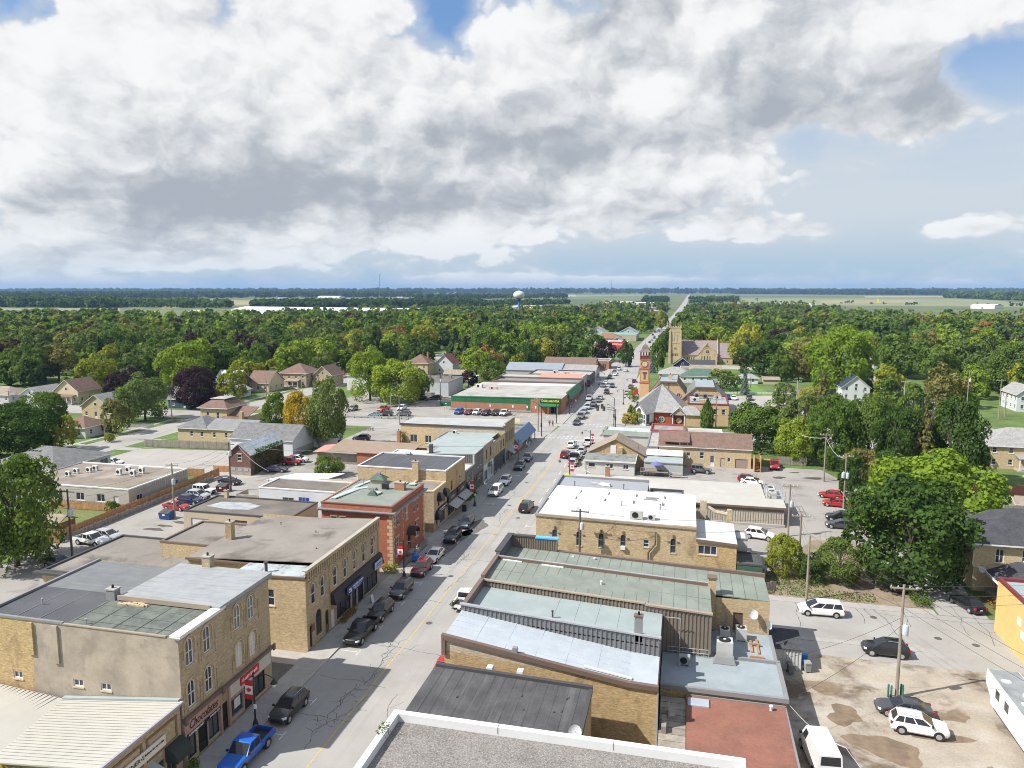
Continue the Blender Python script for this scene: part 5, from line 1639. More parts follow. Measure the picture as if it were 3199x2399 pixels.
for k,z in enumerate((0,.36,.72)):
 t=one('recycling_box',MB().hexa([(-.3,-.2,0),(.3,-.2,0),(.3,.2,0),(-.3,.2,0),(-.34,-.24,.34),(.34,-.24,.34),(.34,.24,.34),(-.34,.24,.34)]),BRTBLUE,'blue recycling box beside the shed, %s of its stack'%('lowest',
'middle','topmost')[k],'box','stacked blue recycling boxes',loc=(12.8,77.,z))
b=Bld('white_roof_block','long golden brick block with white roof and arched side windows',-7,106)
x0,x1,y0,y1=XR,2.,97.3,119.7
LA=dict(w=.75,h=2.05,kind='sash',arch=True,frame=mat('grey_green_trim',(.26,.29,.27),.7))
wn=[dict(LA,u=u,z=3.45)for u in(-17.05,-13.65,-10.6,-.95)]+[dict(LA,u=-7.6,z=3.45,ac=True),dict(u=-4.5,z=3.98,w=.75,h=1.05,kind='sash',frame=WHITE)]
b.face(YB,'y-',y0,x0,x1,0,7.35,wn)
for u in(-17.05,-13.65,-10.6,-7.6,-.95):
 b.add('keystone',MB().box(u-.12,u+.12,y0-.12,y0-.003,5.56,6.).box(u-.78,u-.45,y0-.1,y0-.003,4.95,5.1).box(u+.45,u+.78,y0-.1,y0-.003,4.95,5.1),mat('dark_stone',
(.16,.11,.085),.9,var=.1))
b.face(YB,'x-',x0,y0,y1,0,7.35);b.face(YB,'x+',x1,y0,108,0,7.2);b.face(YB,'y+',y1,x0,-5.3,0,7.2)
b.add('roof',MB().poly([(x0,y0,7.5),(x1,y0,7.05),(x1,105.6,7.05),(x0,105.6,7.4)]),WROOF)
b.add('roof',MB().hexa([(x0,105.6,7.2),(x1,105.6,6.9),(x1,113.4,6.9),(x0,113.4,7.1),(x0,105.6,7.55),(x1,105.6,7.2),(x1,113.4,7.2),(x0,113.4,7.42)]),mat('fresh_white_membrane',
(.7,.7,.705),.6,var=.02))
b.add('roof',MB().poly([(x0,113.4,7.25),(-5.3,113.4,7.1),(-5.3,y1,7.1),(x0,y1,7.25)]),GREYMEM)
b.add('parapet',MB().hexa([(x0-.12,y0-.16,7.3),(x1,y0-.16,6.95),(x1,y0+.12,6.95),(x0-.12,y0+.12,7.3),(x0-.12,y0-.16,7.66),(x1,y0-.16,7.22),(x1,y0+.12,
7.22),(x0-.12,y0+.12,7.66)]),TANCAP)
b.add('parapet',MB().box(x0-.14,x0+.14,y0+.13,y1,7.2,7.62).box(x0+.15,-5.3,y1-.25,y1+.1,7.,7.5),GYCAP)
sm=MB()
for x in(-15.5,-11.2,-7.,-2.8):
 sm.box(x,x+.08,106.,107.4,7.3,7.62).box(x+.2,x+.28,109.6,111.2,7.2,7.55)
b.add('batten',sm,GYCAP)
b.add('skylight_slot',MB().box(-5.5,-3.6,108.5,109.,7.2,7.42).box(-5.3,-3.4,109.4,109.9,7.2,7.42),GYCAP)
b.add('wind_vent',MB().hexa([(-13.2,115.5,7.25),(-11.2,115.,7.25),(-11.,115.5,7.25),(-13.,116.1,7.25),(-12.9,115.5,7.7),(-11.4,115.1,7.7),(-11.2,115.4,
7.7),(-12.8,115.9,7.7)]),LGSID)
b.add('wind_arm',MB().tube((-14.6,115.9,7.6),(-13,115.7,7.5),.06,.06,5),LGSID)
for x,y in((-16.8,114.2),(-9.,114.3),(-14.3,100.5),(-3.,104.5),(-8.5,105.)):
 vent(b,x,y,7.2,.7,.07,DKCAP if y>104 else GALV)
b.add('cable_bracket',MB().path([(-3.3,y0-.25,6.3),(-3.3,y0-.25,4.6),(-4.2,y0-.25,3.4),(-4.2,y0-.25,.2)],.12,6),POLED)
b.done()
acunit('rooftop unit with twin fans on the white roof, near its front edge',-6.,99.4,7.2,1.7,1.,1.2,'front')
acunit('smaller rooftop unit beside the twin-fan unit on the white roof',-4.,99.6,7.15,1.,.9,.8,'front')
b=Bld('white_roof_wing','lower rear wing of the white-roofed block with wide three-part window',4.7,102)
b.face(YB2,'y-',y0,2.,7.2,0,5.35,[dict(u=3.5,z=3.6,w=2.4,h=1.25,kind='triple',frame=WHITE)])
b.face(YB2,'x+',7.2,y0,106,0,5.2);b.face(YB2,'y+',106,2.,7.2,0,5.2)
slab(b,'roof',[(2.,y0-.1,5.75),(7.25,y0-.1,5.4),(7.25,106,5.4),(2.,106,5.75)],.2,WROOF)
b.add('fascia',MB().hexa([(2.,y0-.2,5.35),(7.35,y0-.2,5.05),(7.35,y0-.1,5.05),(2.,y0-.1,5.35),(2.,y0-.2,5.72),(7.35,y0-.2,5.37),(7.35,y0-.1,5.37),(2.,
y0-.1,5.72)]),BNCAP)
o=b.add('duct',MB().box(2.6,3.5,107.,107.8,5.5,8.2),TANB)
part('duct_pipe',MB().path([(3.5,107.4,7.4),(4.8,107.2,6.6),(6.6,107.,6.4)],.28,8),TANB,o)
b.add('duct',MB().box(6.4,7.,106.5,107.1,4.9,7.2),YB)
b.done()
b=flatb('green_lean_to','dark green lean-to against the rear of the white-roofed block',7.3,10.4,96.8,101.5,2.8,mat('green_boarding',(.035,.09,.055),.8,
var=.1),mat('debris_roof',(.07,.07,.068),.9,var=.3,vs=2),DKCAP,.1)
b.done()
b=flatb('grey_utility_box','pale blue-grey utility box behind the white-roofed wing',7.35,9.,102.5,106.,4.3,LGSID,WROOF,GYCAP,.05)
b.done()
b=Bld('ivory_roof_store','long low store with ivory metal roof and tan ribbed wall',-2,130)
y0,y1,xe=123.5,136.2,16.3
b.face(mat('tan_ribbed',(.45,.405,.32),.7,var=.05),'y-',y0,-6,xe,0,2.4)
b.face(BRSID,'y-',y0-.06,-6,xe,2.4,3.15)
ribs(b,BRSID,'y-',y0-.06,-5.9,xe-.05,2.42,3.12,.35)
ribs(b,mat('tan_rib',(.4,.36,.285),.7),'y-',y0,-5.9,xe-.05,.05,2.38,.4)
b.face(BRSID,'x+',xe,y0,y1,0,3.1);b.face(YB,'x-',XR,y0,y1,0,3.1);b.face(YB,'y+',y1,XR,xe,0,3.2)
slab(b,'roof',[(XR,y0-.3,3.2),(xe+.3,y0-.3,3.2),(xe+.3,127.6,3.45),(XR,127.6,3.45)],.12,IVMET)
slab(b,'roof',[(XR,127.6,3.45),(13.8,127.6,3.45),(13.8,y1+.3,3.6),(XR,y1+.3,3.6)],.12,IVMET)
seams(b,[(XR,y0-.3,3.2),(13.8,y0-.3,3.2),(13.8,y1+.3,3.6),(XR,y1+.3,3.6)],80,IVMET,.05)
b.add('fascia',MB().box(-6,xe+.35,y0-.38,y0-.31,2.9,3.24),BNCAP)
chimney(b,ORB,-13.8,136.,.8,.8,3.3,5.4)
b.add('plinth',MB().box(2,xe+.2,y0-.5,y0-.02,0,.35),CONC)
b.done()
b=flatb('grey_link_block','grey clad link block between white membrane and ivory roofs',-5.2,.2,109.5,121.5,5.3,GSID,BGROOF,DKCAP,.3)
b.add('inner_wall',MB().box(-3.4,-.2,110.2,113.6,5.31,6.2),GSID)
b.done()
t=thing('roof_cooling_rack','galvanised rack with fan coils at the end of ivory roof','cooling unit',(15.,130.8,0))
part('fan_coil',MB().box(14.1,15.6,128.2,130.2,3.3,4.4).box(14.1,15.6,130.6,132.8,3.3,4.4),ACM,t)
part('fan',MB().lathe([(.5,0),(.5,.05)],10,(14.9,129.2,4.403)).lathe([(.5,0),(.5,.05)],10,(14.9,131.7,4.403)),DARK,t)
part('platform',MB().box(13.95,17.,127.7,134.2,3.1,3.29),GALV,t)
rk=MB()
for x in(14.,16.9):
 for y in(127.8,131,134.1):
  rk.tube((x,y,0),(x,y,4.8),.06,.06,5)
 for z in(4.,4.75):
  rk.tube((x,127.8,z),(x,134.1,z),.04,.04,5)
for y in(127.8,134.1):
 for z in(4.,4.75):
  rk.tube((14,y,z),(16.9,y,z),.04,.04,5)
part('railing',rk,GALV,t)
b=Bld('gabled_shop','brick shop with grey-brown gable roof and grey lean-to front wing',-14,158)
xg0,xg1,ya,yb=-20.2,-8.2,156.2,163.5
b.face(YB2,'y-',ya,xg0,xg1,0,3.4,top=[(xg1,3.4),(-14.1,6.5),(xg0,3.4)])
b.face(YB2,'y+',yb,xg0,xg1,0,3.4,top=[(xg1,3.4),(-14.1,6.5),(xg0,3.4)])
b.face(YB2,'x-',xg0,ya,yb,0,3.4);b.face(YB2,'x+',xg1,ya,yb,0,3.4)
b.gable(SHTAN,xg0,xg1,ya,yb,3.4,6.55,'y',.3,.15,fascia=BNCAP)
b.add('boarded_window',MB().box(-15.3,-14.1,ya-.06,ya-.003,3.4,5.3),WHITE)
b.add('chimney_breast',MB().box(-13.6,-12.7,ya-.5,ya-.003,0,4.9),YB)
b.face(LGSID,'y-',151.5,xg0,-9.8,0,2.75,[dict(u=-18.7,z=1.35,w=1.4,h=.95,kind='pane',frame=WHITE),dict(u=-15.,z=1.25,w=1.5,h=1.05,kind='pair',frame=WHITE),
dict(u=-11.6,z=1.25,w=1.1,h=1.05,kind='pair',frame=WHITE)])
b.face(LGSID,'x+',-9.8,151.5,ya,0,2.75);b.face(LGSID,'x-',xg0,151.5,ya,0,2.75)
slab(b,'lean_to_roof',[(xg0-.2,151.2,2.9),(-9.6,151.2,2.9),(-9.6,ya,3.5),(xg0-.2,ya,3.5)],.12,mat('mossy_grey_roof',(.2,.21,.195),.9,var=.15,stain=(.09,
.095,.085),ss_=.5,samt=.8))
b.add('fascia',MB().box(xg0-.25,-9.55,151.08,151.19,2.65,2.95).hexa([(-9.59,151.1,2.65),(-9.5,151.1,2.65),(-9.5,ya,3.3),(-9.59,ya,3.3),(-9.59,151.1,2.95),
(-9.5,151.1,2.95),(-9.5,ya,3.6),(-9.59,ya,3.6)]),WHITE)
b.add('downpipe',MB().path([(xg0-.1,151.3,2.7),(xg0-.1,151.3,.7),(xg0+1.2,150.8,.3)],.06),WHITE)
vent(b,-9.4,158,4.2,.8,.05,DKCAP)
b.done()
b=Bld('teal_lean_to','patched teal lean-to with roof deck between gabled shop and brown-roofed house',-4,156)
slab(b,'roof',[(-8.,153.4,2.7),(0.,153.4,2.7),(0.,157.6,3.),(-8.,157.6,3.)],.15,TLROOF)
b.face(GSID,'y-',153.6,-8,0,0,2.6);b.face(mat('tan_render',(.42,.36,.27),.9,var=.06),'x+',0.,153.6,163,0,3.2)
slab(b,'roof',[(-8.,157.7,3.3),(0.,157.7,3.3),(0.,163.,3.4),(-8.,163.,3.4)],.15,mat('rust_white_roof',(.62,.6,.57),.8,var=.06,stain=(.4,.24,.17),ss_=.4,
samt=.5))
dk=MB()
for k in range(11):
 dk.box(-8.6+k*.3,-8.52+k*.3,151.6,151.68,.4,1.7)
dk.box(-8.7,-5.3,151.58,151.7,1.7,1.8)
o=b.add('deck_railing',dk,WOODO)
b.add('deck',MB().box(-8.7,-3.,151.5,153.5,.9,1.),WOODO)
b.add('bench_rack',MB().box(-2.7,-.1,151.6,152.2,.4,.5).box(-2.7,-.1,151.6,152.2,.9,1.).box(-2.7,-2.6,151.6,152.2,0,1.4).box(-.2,-.1,151.6,152.2,0,1.4),
GALV)
b.done()
t=thing('patio_umbrella','purple-blue patio umbrella over the roof deck','umbrella',(-5.3,152.5,1.))
part('canopy',MB().lathe([(1.35,1.5),(.7,1.85),(.05,2.05)],8,(-5.3,152.5,1.)),mat('violet_canvas',(.14,.13,.33),.9,var=.08),t)
part('pole',MB().tube((-5.3,152.5,1.),(-5.3,152.5,3.1),.03,.03,6),GALV,t)
b=Bld('brown_roof_house','long buff brick house with brown shingle roof, dormer and garage',4.4,167)
x0_,x1_,ya,yb=-5.2,14.3,163.2,171.5
W_=dict(frame=WHITE,sillm=WHITE)
b.face(BUFF,'y-',ya,x0_,x1_,0,4.25,[dict(W_,u=-.6,z=2.,w=.75,h=1.3),dict(W_,u=1.1,z=1.6,w=.8,h=1.4,ac=True),dict(W_,u=4.,z=1.7,w=.9,h=1.5),dict(W_,u=4.1,
z=3.75,w=1.,h=.45,kind='pair'),dict(W_,u=6.8,z=3.75,w=.6,h=.45,kind='pane'),dict(W_,u=9.3,z=3.75,w=.9,h=.45,kind='pair'),dict(W_,u=6.2,z=.2,w=.9,h=2.3,
kind='door',pane=GLASSB),dict(u=8.4,z=.1,w=.95,h=2.,kind='pane',frame=TANCAP,pane=TANB,sill=False),dict(W_,u=9.7,z=1.3,w=.6,h=.9,kind='pane'),dict(u=12.3,
z=.05,w=2.6,h=2.,kind='pane',frame=BNCAP,pane=mat('taupe_garage_door',(.27,.215,.19),.6,var=.04),sill=False)])
b.face(BUFF,'x+',x1_,ya,yb,0,4.25,top=[(yb,4.25),((ya+yb)/2,6.7),(ya,4.25)]);b.face(BUFF,'x-',x0_,ya,yb,0,4.25,top=[(yb,4.25),((ya+yb)/2,6.7),(ya,4.25)]);b.face(BUFF,
'y+',yb,x0_,x1_,0,4.25)
b.gable(SHBRN,x0_,x1_,ya,yb,4.3,6.75,'x',.3)
d_=b.add('dormer',MB().box(-.9,1.,163.4,166.5,4.45,5.2),WSID)
part('dormer_roof',MB().hexa([(-4.4,163.,5.15),(1.3,163.,5.15),(1.3,167.3,6.75),(-4.4,167.3,6.75),(-4.4,163.,5.3),(1.3,163.,5.3),(1.3,167.3,6.9),(-4.4,
167.3,6.9)]),SHBRN,d_)
part('dormer_window',MB().box(-.7,.8,163.33,163.39,4.6,5.1),GLASS,d_)
vent(b,8,166,5.9,.5,.05,DKCAP)
st=MB()
for k in range(10):
 st.box(14.9,16.,160.6+k*.28,160.85+k*.28,.25+k*.27,.33+k*.27)
b.add('stair_tread',st,WOODN)
b.add('stair_stringer',MB().box(14.75,14.88,160.5,163.6,0,3.2).box(16.02,16.15,160.5,163.6,0,3.2).box(16.4,18.2,162.8,163.6,2.2,2.35),WOODN)
b.done()
b=flatb('red_trim_box','small teal clad block with bright red roof trim',-8.,0.,181.,189.5,4.,TLROOF,mat('mottled_flat_roof',(.24,.235,.215),.9,var=.2,
vs=.5),mat('bright_red_trim',(.36,.06,.055),.6),.35)
b.done()
b=Bld('sage_corner_strip','low corner shop with sage mansard and pale blue flat roof',-14,185)
b.face(GSID,'y-',181.8,-19.6,-8.1,0,2.6);b.face(GSID,'x-',-19.6,181.8,189,0,2.6,[dict(u=184,z=.5,w=2.6,h=1.6,kind='store',frame=GYCAP)]);b.face(GSID,'y+',
189,-19.6,-8.1,0,2.6)
b.add('mansard',MB().hexa([(-20.,181.5,2.4),(-8.1,181.5,2.4),(-8.1,183.2,2.4),(-20,183.2,2.4),(-19.3,182.6,3.5),(-8.1,182.6,3.2),(-8.1,183.2,3.2),(-19.3,
183.2,3.5)]).box(-20.,-19.2,183.2,189.2,2.4,3.3),GNROOF)
b.add('roof',MB().poly([(-19.2,183.2,3.1),(-8.1,183.2,3.1),(-8.1,189,3.1),(-19.2,189,3.1)]),mat('pale_blue_flat_roof',(.42,.48,.53),.6,var=.06))
b.add('vent_box',MB().box(-13,-12,184.5,185.3,3.1,3.4),WHITE)
b.done()
b=flatb('white_flat_block','low block with dirty white flat roof behind the brown-roofed house',.2,9.2,181.,189.6,3.4,LGSID,WROOF2,WHITE,.1)
b.done()
b=flatb('white_patch_block','low white-roofed infill between gabled shop and brown-roofed house',-8.,-5.5,164.,181.,3.6,GSID,WROOF2,GYCAP,.1)
b.done()
# corner dollar store and the blocks up the west side
b=Bld('dollar_store','brick and green metal dollar store on the far corner with yellow lettering',-55.5,243)
x0,x1,y0,y1=-73.5,-37.4,224.,262.
b.face(ORB,'y-',y0,x0,-48.6,0,2.7)
b.face(GREENM,'y-',y0,x0,-47.3,2.7,4.5);b.face(GREENM,'y-',y0,-48.6,-47.3,0,2.7)
b.face(ORB,'y-',y0,-47.3,x1,0,4.75,[dict(u=-39.6,z=.1,w=2.4,h=2.3,kind='store',frame=GYCAP,sill=False,pane=DARK)])
ribs(b,GREENM,'y-',y0,x0+.2,-47.4,2.75,4.45,.6,.12,.06)
b.face(ORB,'x+',x1,y0,y1,0,4.75,[dict(u=u,z=.5,w=5,h=2.,kind='store',frame=GYCAP)for u in(236,244)]);b.face(ORB,'x-',x0,y0,y1,0,4.5);b.face(ORB,'y+',y1,
x0,x1,0,4.6)
b.add('roof',MB().poly([(x0,y0+.1,4.42),(x1,y0+.1,4.7),(x1,y1,4.7),(x0,y1,4.42)]),WROOF2)
b.add('parapet',MB().hexa([(x0-.1,y0-.12,4.3),(x1,y0-.12,4.62),(x1,y0+.1,4.62),(x0-.1,y0+.1,4.3),(x0-.1,y0-.12,4.6),(x1,y0-.12,4.9),(x1,y0+.1,4.9),(x0-.1,
y0+.1,4.6)]),GREENM)
b.add('roof_patch',MB().hexa([(-66,254.5,4.45),(x1,254.5,4.7),(x1,261,4.7),(-66,261,4.45),(-66,254.5,4.55),(x1,254.5,4.8),(x1,261,4.8),(-66,261,4.55)]),
WROOF)
sg=b.add('sign_board',MB().box(-44.2,-37.6,y0-.25,y0-.05,3.25,4.65),mat('deep_green_sign',(.012,.05,.02),.5))
text('DOLLARAMA',1.,TEXTY,sg,'y-',y0-.25,-40.9,3.95,bold=True,fit=5.6)
cn=b.add('entrance_canopy',MB().hexa([(-44.6,y0-2.6,2.5),(-38.,y0-2.6,2.5),(-38.,y0-.02,2.5),(-44.6,y0-.02,2.5),(-44.6,y0-2.6,2.85),(-38.,y0-2.6,2.85),
(-38.,y0-.02,3.2),(-44.6,y0-.02,3.2)]),GREENM)
for x in(-44.3,-41.2,-38.3):
 part('canopy_post',MB().box(x-.12,x+.12,y0-2.5,y0-2.26,0,2.5),ORB if x==-41.2 else GYCAP,cn)
b.add('corner_canopy',MB().hexa([(x1-.5,236,3.2),(x1+1.2,236,2.9),(x1+1.2,262,2.9),(x1-.5,262,3.2),(x1-.5,236,5.2),(x1-.1,236,5.2),(x1-.1,262,5.2),(x1-.5,
262,5.2)]),GREENM)
b.add('shop_fascia',MB().box(x1+.01,x1+.3,238,250,3.3,4.3),mat('mustard_fascia',(.42,.34,.1),.6))
b.add('guard_rail',MB().box(-73.8,-47.,y0-.75,y0-.65,.45,.75),GALV)
rp=MB()
for k in range(14):
 rp.box(-73.6+k*2.,-73.5+k*2.,y0-.78,y0-.62,0,.45)
b.add('guard_post',rp,GALV)
for x,m_ in((-60.4,WHITE),(-53.,WHITE),(-48.3,WHITE),(-45.6,WHITE)):
 b.add('wall_sign',MB().box(x-.25,x+.25,y0-.07,y0-.01,1.4,2.2),m_)
b.done()
acunit('white box unit at the rear left of the dollar store roof',-70.3,246,4.42,2.2,1.6,1.3,'front',WHITE)
acunit('tilted grey rooftop unit on the dollar store roof',-64.5,243,4.45,2.8,1.2,.9,'front',TANB)
b=flatb('brown_brick_store','dark brown brick store with grey roof beyond the dollar store',-70,-37.5,262.2,275,4.6,mat('umber_brick',(.13,.075,.055),
.9,var=.12),mat('grey_mixed_roof',(.2,.2,.2),.9,var=.2,vs=.1),BNCAP,.5,{'x+':row(263,274,3,.6,2.6,2.,kind='store',frame=GYCAP)+row(263,274,4,3.2,.9,1.3)})
b.done()
b=flatb('cream_roof_store','tan store with cream flat roof behind the brown brick store',-72,-56,275.3,290,4.3,CREAM,WROOF2,TANCAP,.2)
b.done()
b=Bld('salmon_roof_store','store with salmon red metal roof facing the street',-47.5,282)
b.face(GSID,'x+',-38.2,276,289,0,4.2,row(276.5,288.5,2,.4,4.5,2.2,kind='store',frame=GYCAP));b.face(GSID,'y-',275.2,-56,-38.2,0,4.)
slab(b,'roof',[(-56,275.2,4.3),(-38.2,275.2,4.3),(-38.2,289,5.3),(-56,289,5.3)],.2,SALMON)
b.add('front_parapet',MB().box(-38.5,-38.,276,289.4,4.2,5.6),GSID)
b.done()
b=flatb('white_row_store','row of shops with long white roof and dark fronts',-62,-37.,290.2,306,4.4,BKMEM,WROOF2,DKCAP,.3,{'x+':row(291,305,4,.4,2.8,
2.2,kind='store',frame=GYCAP)})
b.done()
acunit('grey unit on the white shop row roof, west end',-52,296,4.4,2.,1.6,1.2,'front')
acunit('tan unit on the white shop row roof, towards the street',-47,293,4.4,2.2,1.6,1.,'front',TANB)
b=Bld('steel_hall','long blue-grey steel-roofed hall behind the west side shops',-63,316)
b.face(mat('pale_blue_clad',(.34,.37,.4),.6,var=.05),'y-',308,-76,-52,0,4.2,[dict(u=-60,z=.2,w=4.2,h=3.,kind='pane',frame=WHITE,pane=GALV,sill=False)]);b.face(GSID,
'x+',-52,308,324,0,4.2)
b.gable(mat('steel_blue_roof',(.235,.27,.3),.5,var=.06),-76,-52,308,324,4.2,6.6,'x',.3,fascia=WHITE)
b.done()
b=Bld('grey_hall','grey gabled hall with white fascia near the street, west side',-44,316)
b.face(GSID,'y-',308.5,-51.5,-37.2,0,4.);b.face(GSID,'x+',-37.2,308.5,324,0,4.4,row(309,323,3,.4,3,2,kind='store',frame=GYCAP))
b.gable(SHLG,-51.5,-37.2,308.5,324,4.,6.,'x',.3,fascia=WHITE)
b.done()
# town hall with clock tower
GOLD=brick('golden_hall_brick',(.58,.4,.2),(.46,.35,.22),(.52,.35,.17),stain=(.4,.28,.15),samt=.3)
b=Bld('town_hall','buff brick town hall with grey hipped roof, red wall and glazed corner bay',-2,220)
e=3.6
c0,c1,c2=(-14.7,214.),(-10.7,209.3),(-8.6,212.2)
b.mb(WHITE).poly([(c0[0],c0[1],0),(c1[0],c1[1],0),(c1[0],c1[1],.5),(c0[0],c0[1],.5)])
ap=((c0[0]+c1[0])/2,(c0[1]+c1[1])/2)
b.mb(WHITE).poly([(c0[0],c0[1],3.2),(c1[0],c1[1],3.2),(c1[0],c1[1],e),(ap[0],ap[1],6.1),(c0[0],c0[1],e)])
gl=MB().poly([(c0[0],c0[1],.5),(c1[0],c1[1],.5),(c1[0],c1[1],3.2),(c0[0],c0[1],3.2)])
go=b.add('bay_glazing',gl,GLASSB)
dv=Vector((c1[0]-c0[0],c1[1]-c0[1],0));L_=dv.length;dv.normalize();nv=Vector((dv.y,-dv.x,0))
def baybar(a0,a1,z0,z1):
 p,q_=Vector((c0[0],c0[1],0))+dv*a0,Vector((c0[0],c0[1],0))+dv*a1
 o_=nv*.1
 return[(p.x,p.y,z0),(p.x+o_.x,p.y+o_.y,z0),(q_.x+o_.x,q_.y+o_.y,z0),(q_.x,q_.y,z0),(p.x,p.y,z1),(p.x+o_.x,p.y+o_.y,z1),(q_.x+o_.x,q_.y+o_.y,z1),(q_.x,
q_.y,z1)]
mu=MB()
for k in range(7):
 mu.hexa(baybar(L_*k/6-(0.if k==0 else.09),L_*k/6+.09,.4,3.3))
for z in(.45,1.75,3.15):
 mu.hexa(baybar(0,L_,z,z+.13))
part('mullion',mu,WHITE,go)
fan=MB()
for k in range(8):
 t0,t1=pi*k/8,pi*(k+1)/8
 def fp_(t,r):return Vector((ap[0],ap[1],0))+dv*(r*cos(t))+nv*.03+Vector((0,0,3.75+r*sin(t)))
 fan.poly([fp_(0,0),fp_(t0,1.),fp_(t1,1.)])
b.add('fanlight',fan,GLASS)
b.mb(WHITE).poly([(c1[0],c1[1],0),(c2[0],c2[1],0),(c2[0],c2[1],e),(c1[0],c1[1],e)])
b.add('side_glazing',MB().poly([(c1[0]+.25,c1[1]+.28,.5),(c2[0]-.2,c2[1]-.2,.5),(c2[0]-.2,c2[1]-.2,3.2),(c1[0]+.25,c1[1]+.28,3.2)]),GLASSB)
b.mb(WHITE).poly([(c0[0],230,0),(c0[0],c0[1],0),(c0[0],c0[1],e),(c0[0],230,e)])
b.face(mat('brick_red_render',(.36,.07,.035),.85,var=.08),'y-',212.8,c2[0],-3.2,0,e)
b.face(GOLD,'y-',211.6,.1,4.8,0,3.3);b.face(GOLD,'x+',4.8,211.6,214,0,3.3)
b.face(MAROON,'y-',212.3,-3.2,.1,0,3.2)
def ring(b,cx,cz,y,r,m_ring,m_glass,name='round_window'):
 rg_,n=MB(),16
 for k in range(n):
  t0,t1=2*pi*k/n,2*pi*(k+1)/n
  rg_.hexa([(cx+r*.66*cos(t0),y-.1,cz+r*.66*sin(t0)),(cx+r*cos(t0),y-.1,cz+r*sin(t0)),(cx+r*cos(t0),y,cz+r*sin(t0)),(cx+r*.66*cos(t0),y,cz+r*.66*sin(t0)),
(cx+r*.66*cos(t1),y-.1,cz+r*.66*sin(t1)),(cx+r*cos(t1),y-.1,cz+r*sin(t1)),(cx+r*cos(t1),y,cz+r*sin(t1)),(cx+r*.66*cos(t1),y,cz+r*.66*sin(t1))])
 o=b.add(name,rg_,m_ring)
 part('pane',MB().poly([(cx+r*.66*cos(2*pi*k/n),y-.03,cz+r*.66*sin(2*pi*k/n))for k in range(n)]),m_glass,o)
 part('glazing_bar',MB().box(cx-.05,cx+.05,y-.08,y-.04,cz-r*.66,cz+r*.66).box(cx-r*.66,cx+r*.66,y-.085,y-.045,cz-.05,cz+.05),m_ring,o)
 return o
ring(b,-6.4,1.5,212.78,.95,STONE,GLASS)
b.add('plaque',MB().extr([(-1.5+.8*cos(2*pi*k/14),212.28,1.4+.8*sin(2*pi*k/14))for k in range(14)],(0,-.1,0)),STONE)
apx=(-6.8,223.5,10.4)
r=MB()
r.poly([(c2[0]-3.4,211.9,e),(.6,212.4,e),apx]);r.poly([(.6,212.4,e),(.6,232,e),apx]);r.poly([(-15,232,e),(c0[0]-.5,217.2,e),apx]);r.poly([(.6,232,e),(-15,
232,e),apx])
r.poly([(c0[0]-.4,c0[1]+.3,e-.15),(ap[0]-.35,ap[1]-.4,6.15),apx,(c0[0]-.5,217.2,e)])
r.poly([(ap[0]-.35,ap[1]-.4,6.15),(c1[0]-.1,c1[1]-.55,e-.15),(c2[0]-1.6,211.1,e),apx])
r.poly([(c1[0]-.1,c1[1]-.55,e-.15),(c2[0]+.2,211.9,e-.05),apx])
b.add('roof',r,SHLG)
r=MB()
r.poly([(-.2,211.1,3.25),(5.2,211.1,3.25),(3.,214.,5.4),(0,214.,5.4)]);r.poly([(5.2,211.1,3.25),(5.2,216,3.25),(3.,214.,5.4)]);r.poly([(-.2,211.1,3.25),
(0,214,5.4),(-1.6,214,3.3)])
b.add('roof',r,SHLG)
pg=b.add('porch_gable',MB().extr([(-3.5,211.4,3.1),(.3,211.4,3.1),(-1.6,211.4,4.9)],(0,2.,0)),mat('tan_gable',(.42,.35,.27),.8,var=.05))
part('porch_roof',MB().hexa([(-3.9,211.1,2.95),(-1.6,211.1,5.05),(-1.6,214,5.05),(-3.9,214,2.95),(-3.9,211.1,3.1),(-1.6,211.1,5.2),(-1.6,214,5.2),(-3.9,
214,3.1)]).hexa([(-1.6,211.1,5.05),(.7,211.1,2.95),(.7,214,2.95),(-1.6,214,5.05),(-1.6,211.1,5.2),(.7,211.1,3.1),(.7,214,3.1),(-1.6,214,5.2)]),SHLG,pg)
part('porch_post',MB().box(-3.4,-3.1,211.5,211.8,0,3.1).box(-.1,.2,211.5,211.8,0,3.1),WHITE,pg)
for a_,b_ in(((c0[0]-.4,c0[1]+.3,e-.15),(ap[0]-.35,ap[1]-.4,6.15)),((ap[0]-.35,ap[1]-.4,6.15),(c1[0]-.1,c1[1]-.55,e-.15))):
 b.add('bargeboard',MB().tube(a_,b_,.12,.12,4),BNCAP)
b.done()
b=flatb('town_hall_annex','buff brick flat-roofed annex behind the town hall with maroon trim',.8,12.2,214.2,232,5.9,GOLD,mat('wet_grey_roof',(.28,.285,
.28),.6,var=.2,vs=.3,stain=(.14,.14,.14),ss_=.25,samt=.6),MAROON,.3,{'y-':[dict(u=8.6,z=3.2,w=1.,h=1.6,sillm=STONE,hood=STONE),dict(u=10.8,z=3.2,w=1.,
h=1.6,sillm=STONE,hood=STONE)],'x+':row(215,231,4,3.2,1.,1.6,sillm=STONE)})
b.done()
for k,(x,y,lb)in enumerate(((3.6,227,'leftmost of the two dark fan boxes on the annex roof'),(6.,226.5,'right one of the two dark fan boxes on the annex roof'),
(9.5,227,'wide grey unit at the right of the annex roof'),(3.,221,'grey unit near the middle of the annex roof'))):
 acunit(lb,x,y,5.92,1.6 if k<2 else 2.2,1.4,1.7 if k<2 else 1.1,'front',GYCAP if k<2 else ACM)
one('roof_bin',MB().box(-.9,.9,-.6,.6,0,1.2),YB,'yellow block plinth on the annex roof front edge','roof box',loc=(5.2,217,5.92))
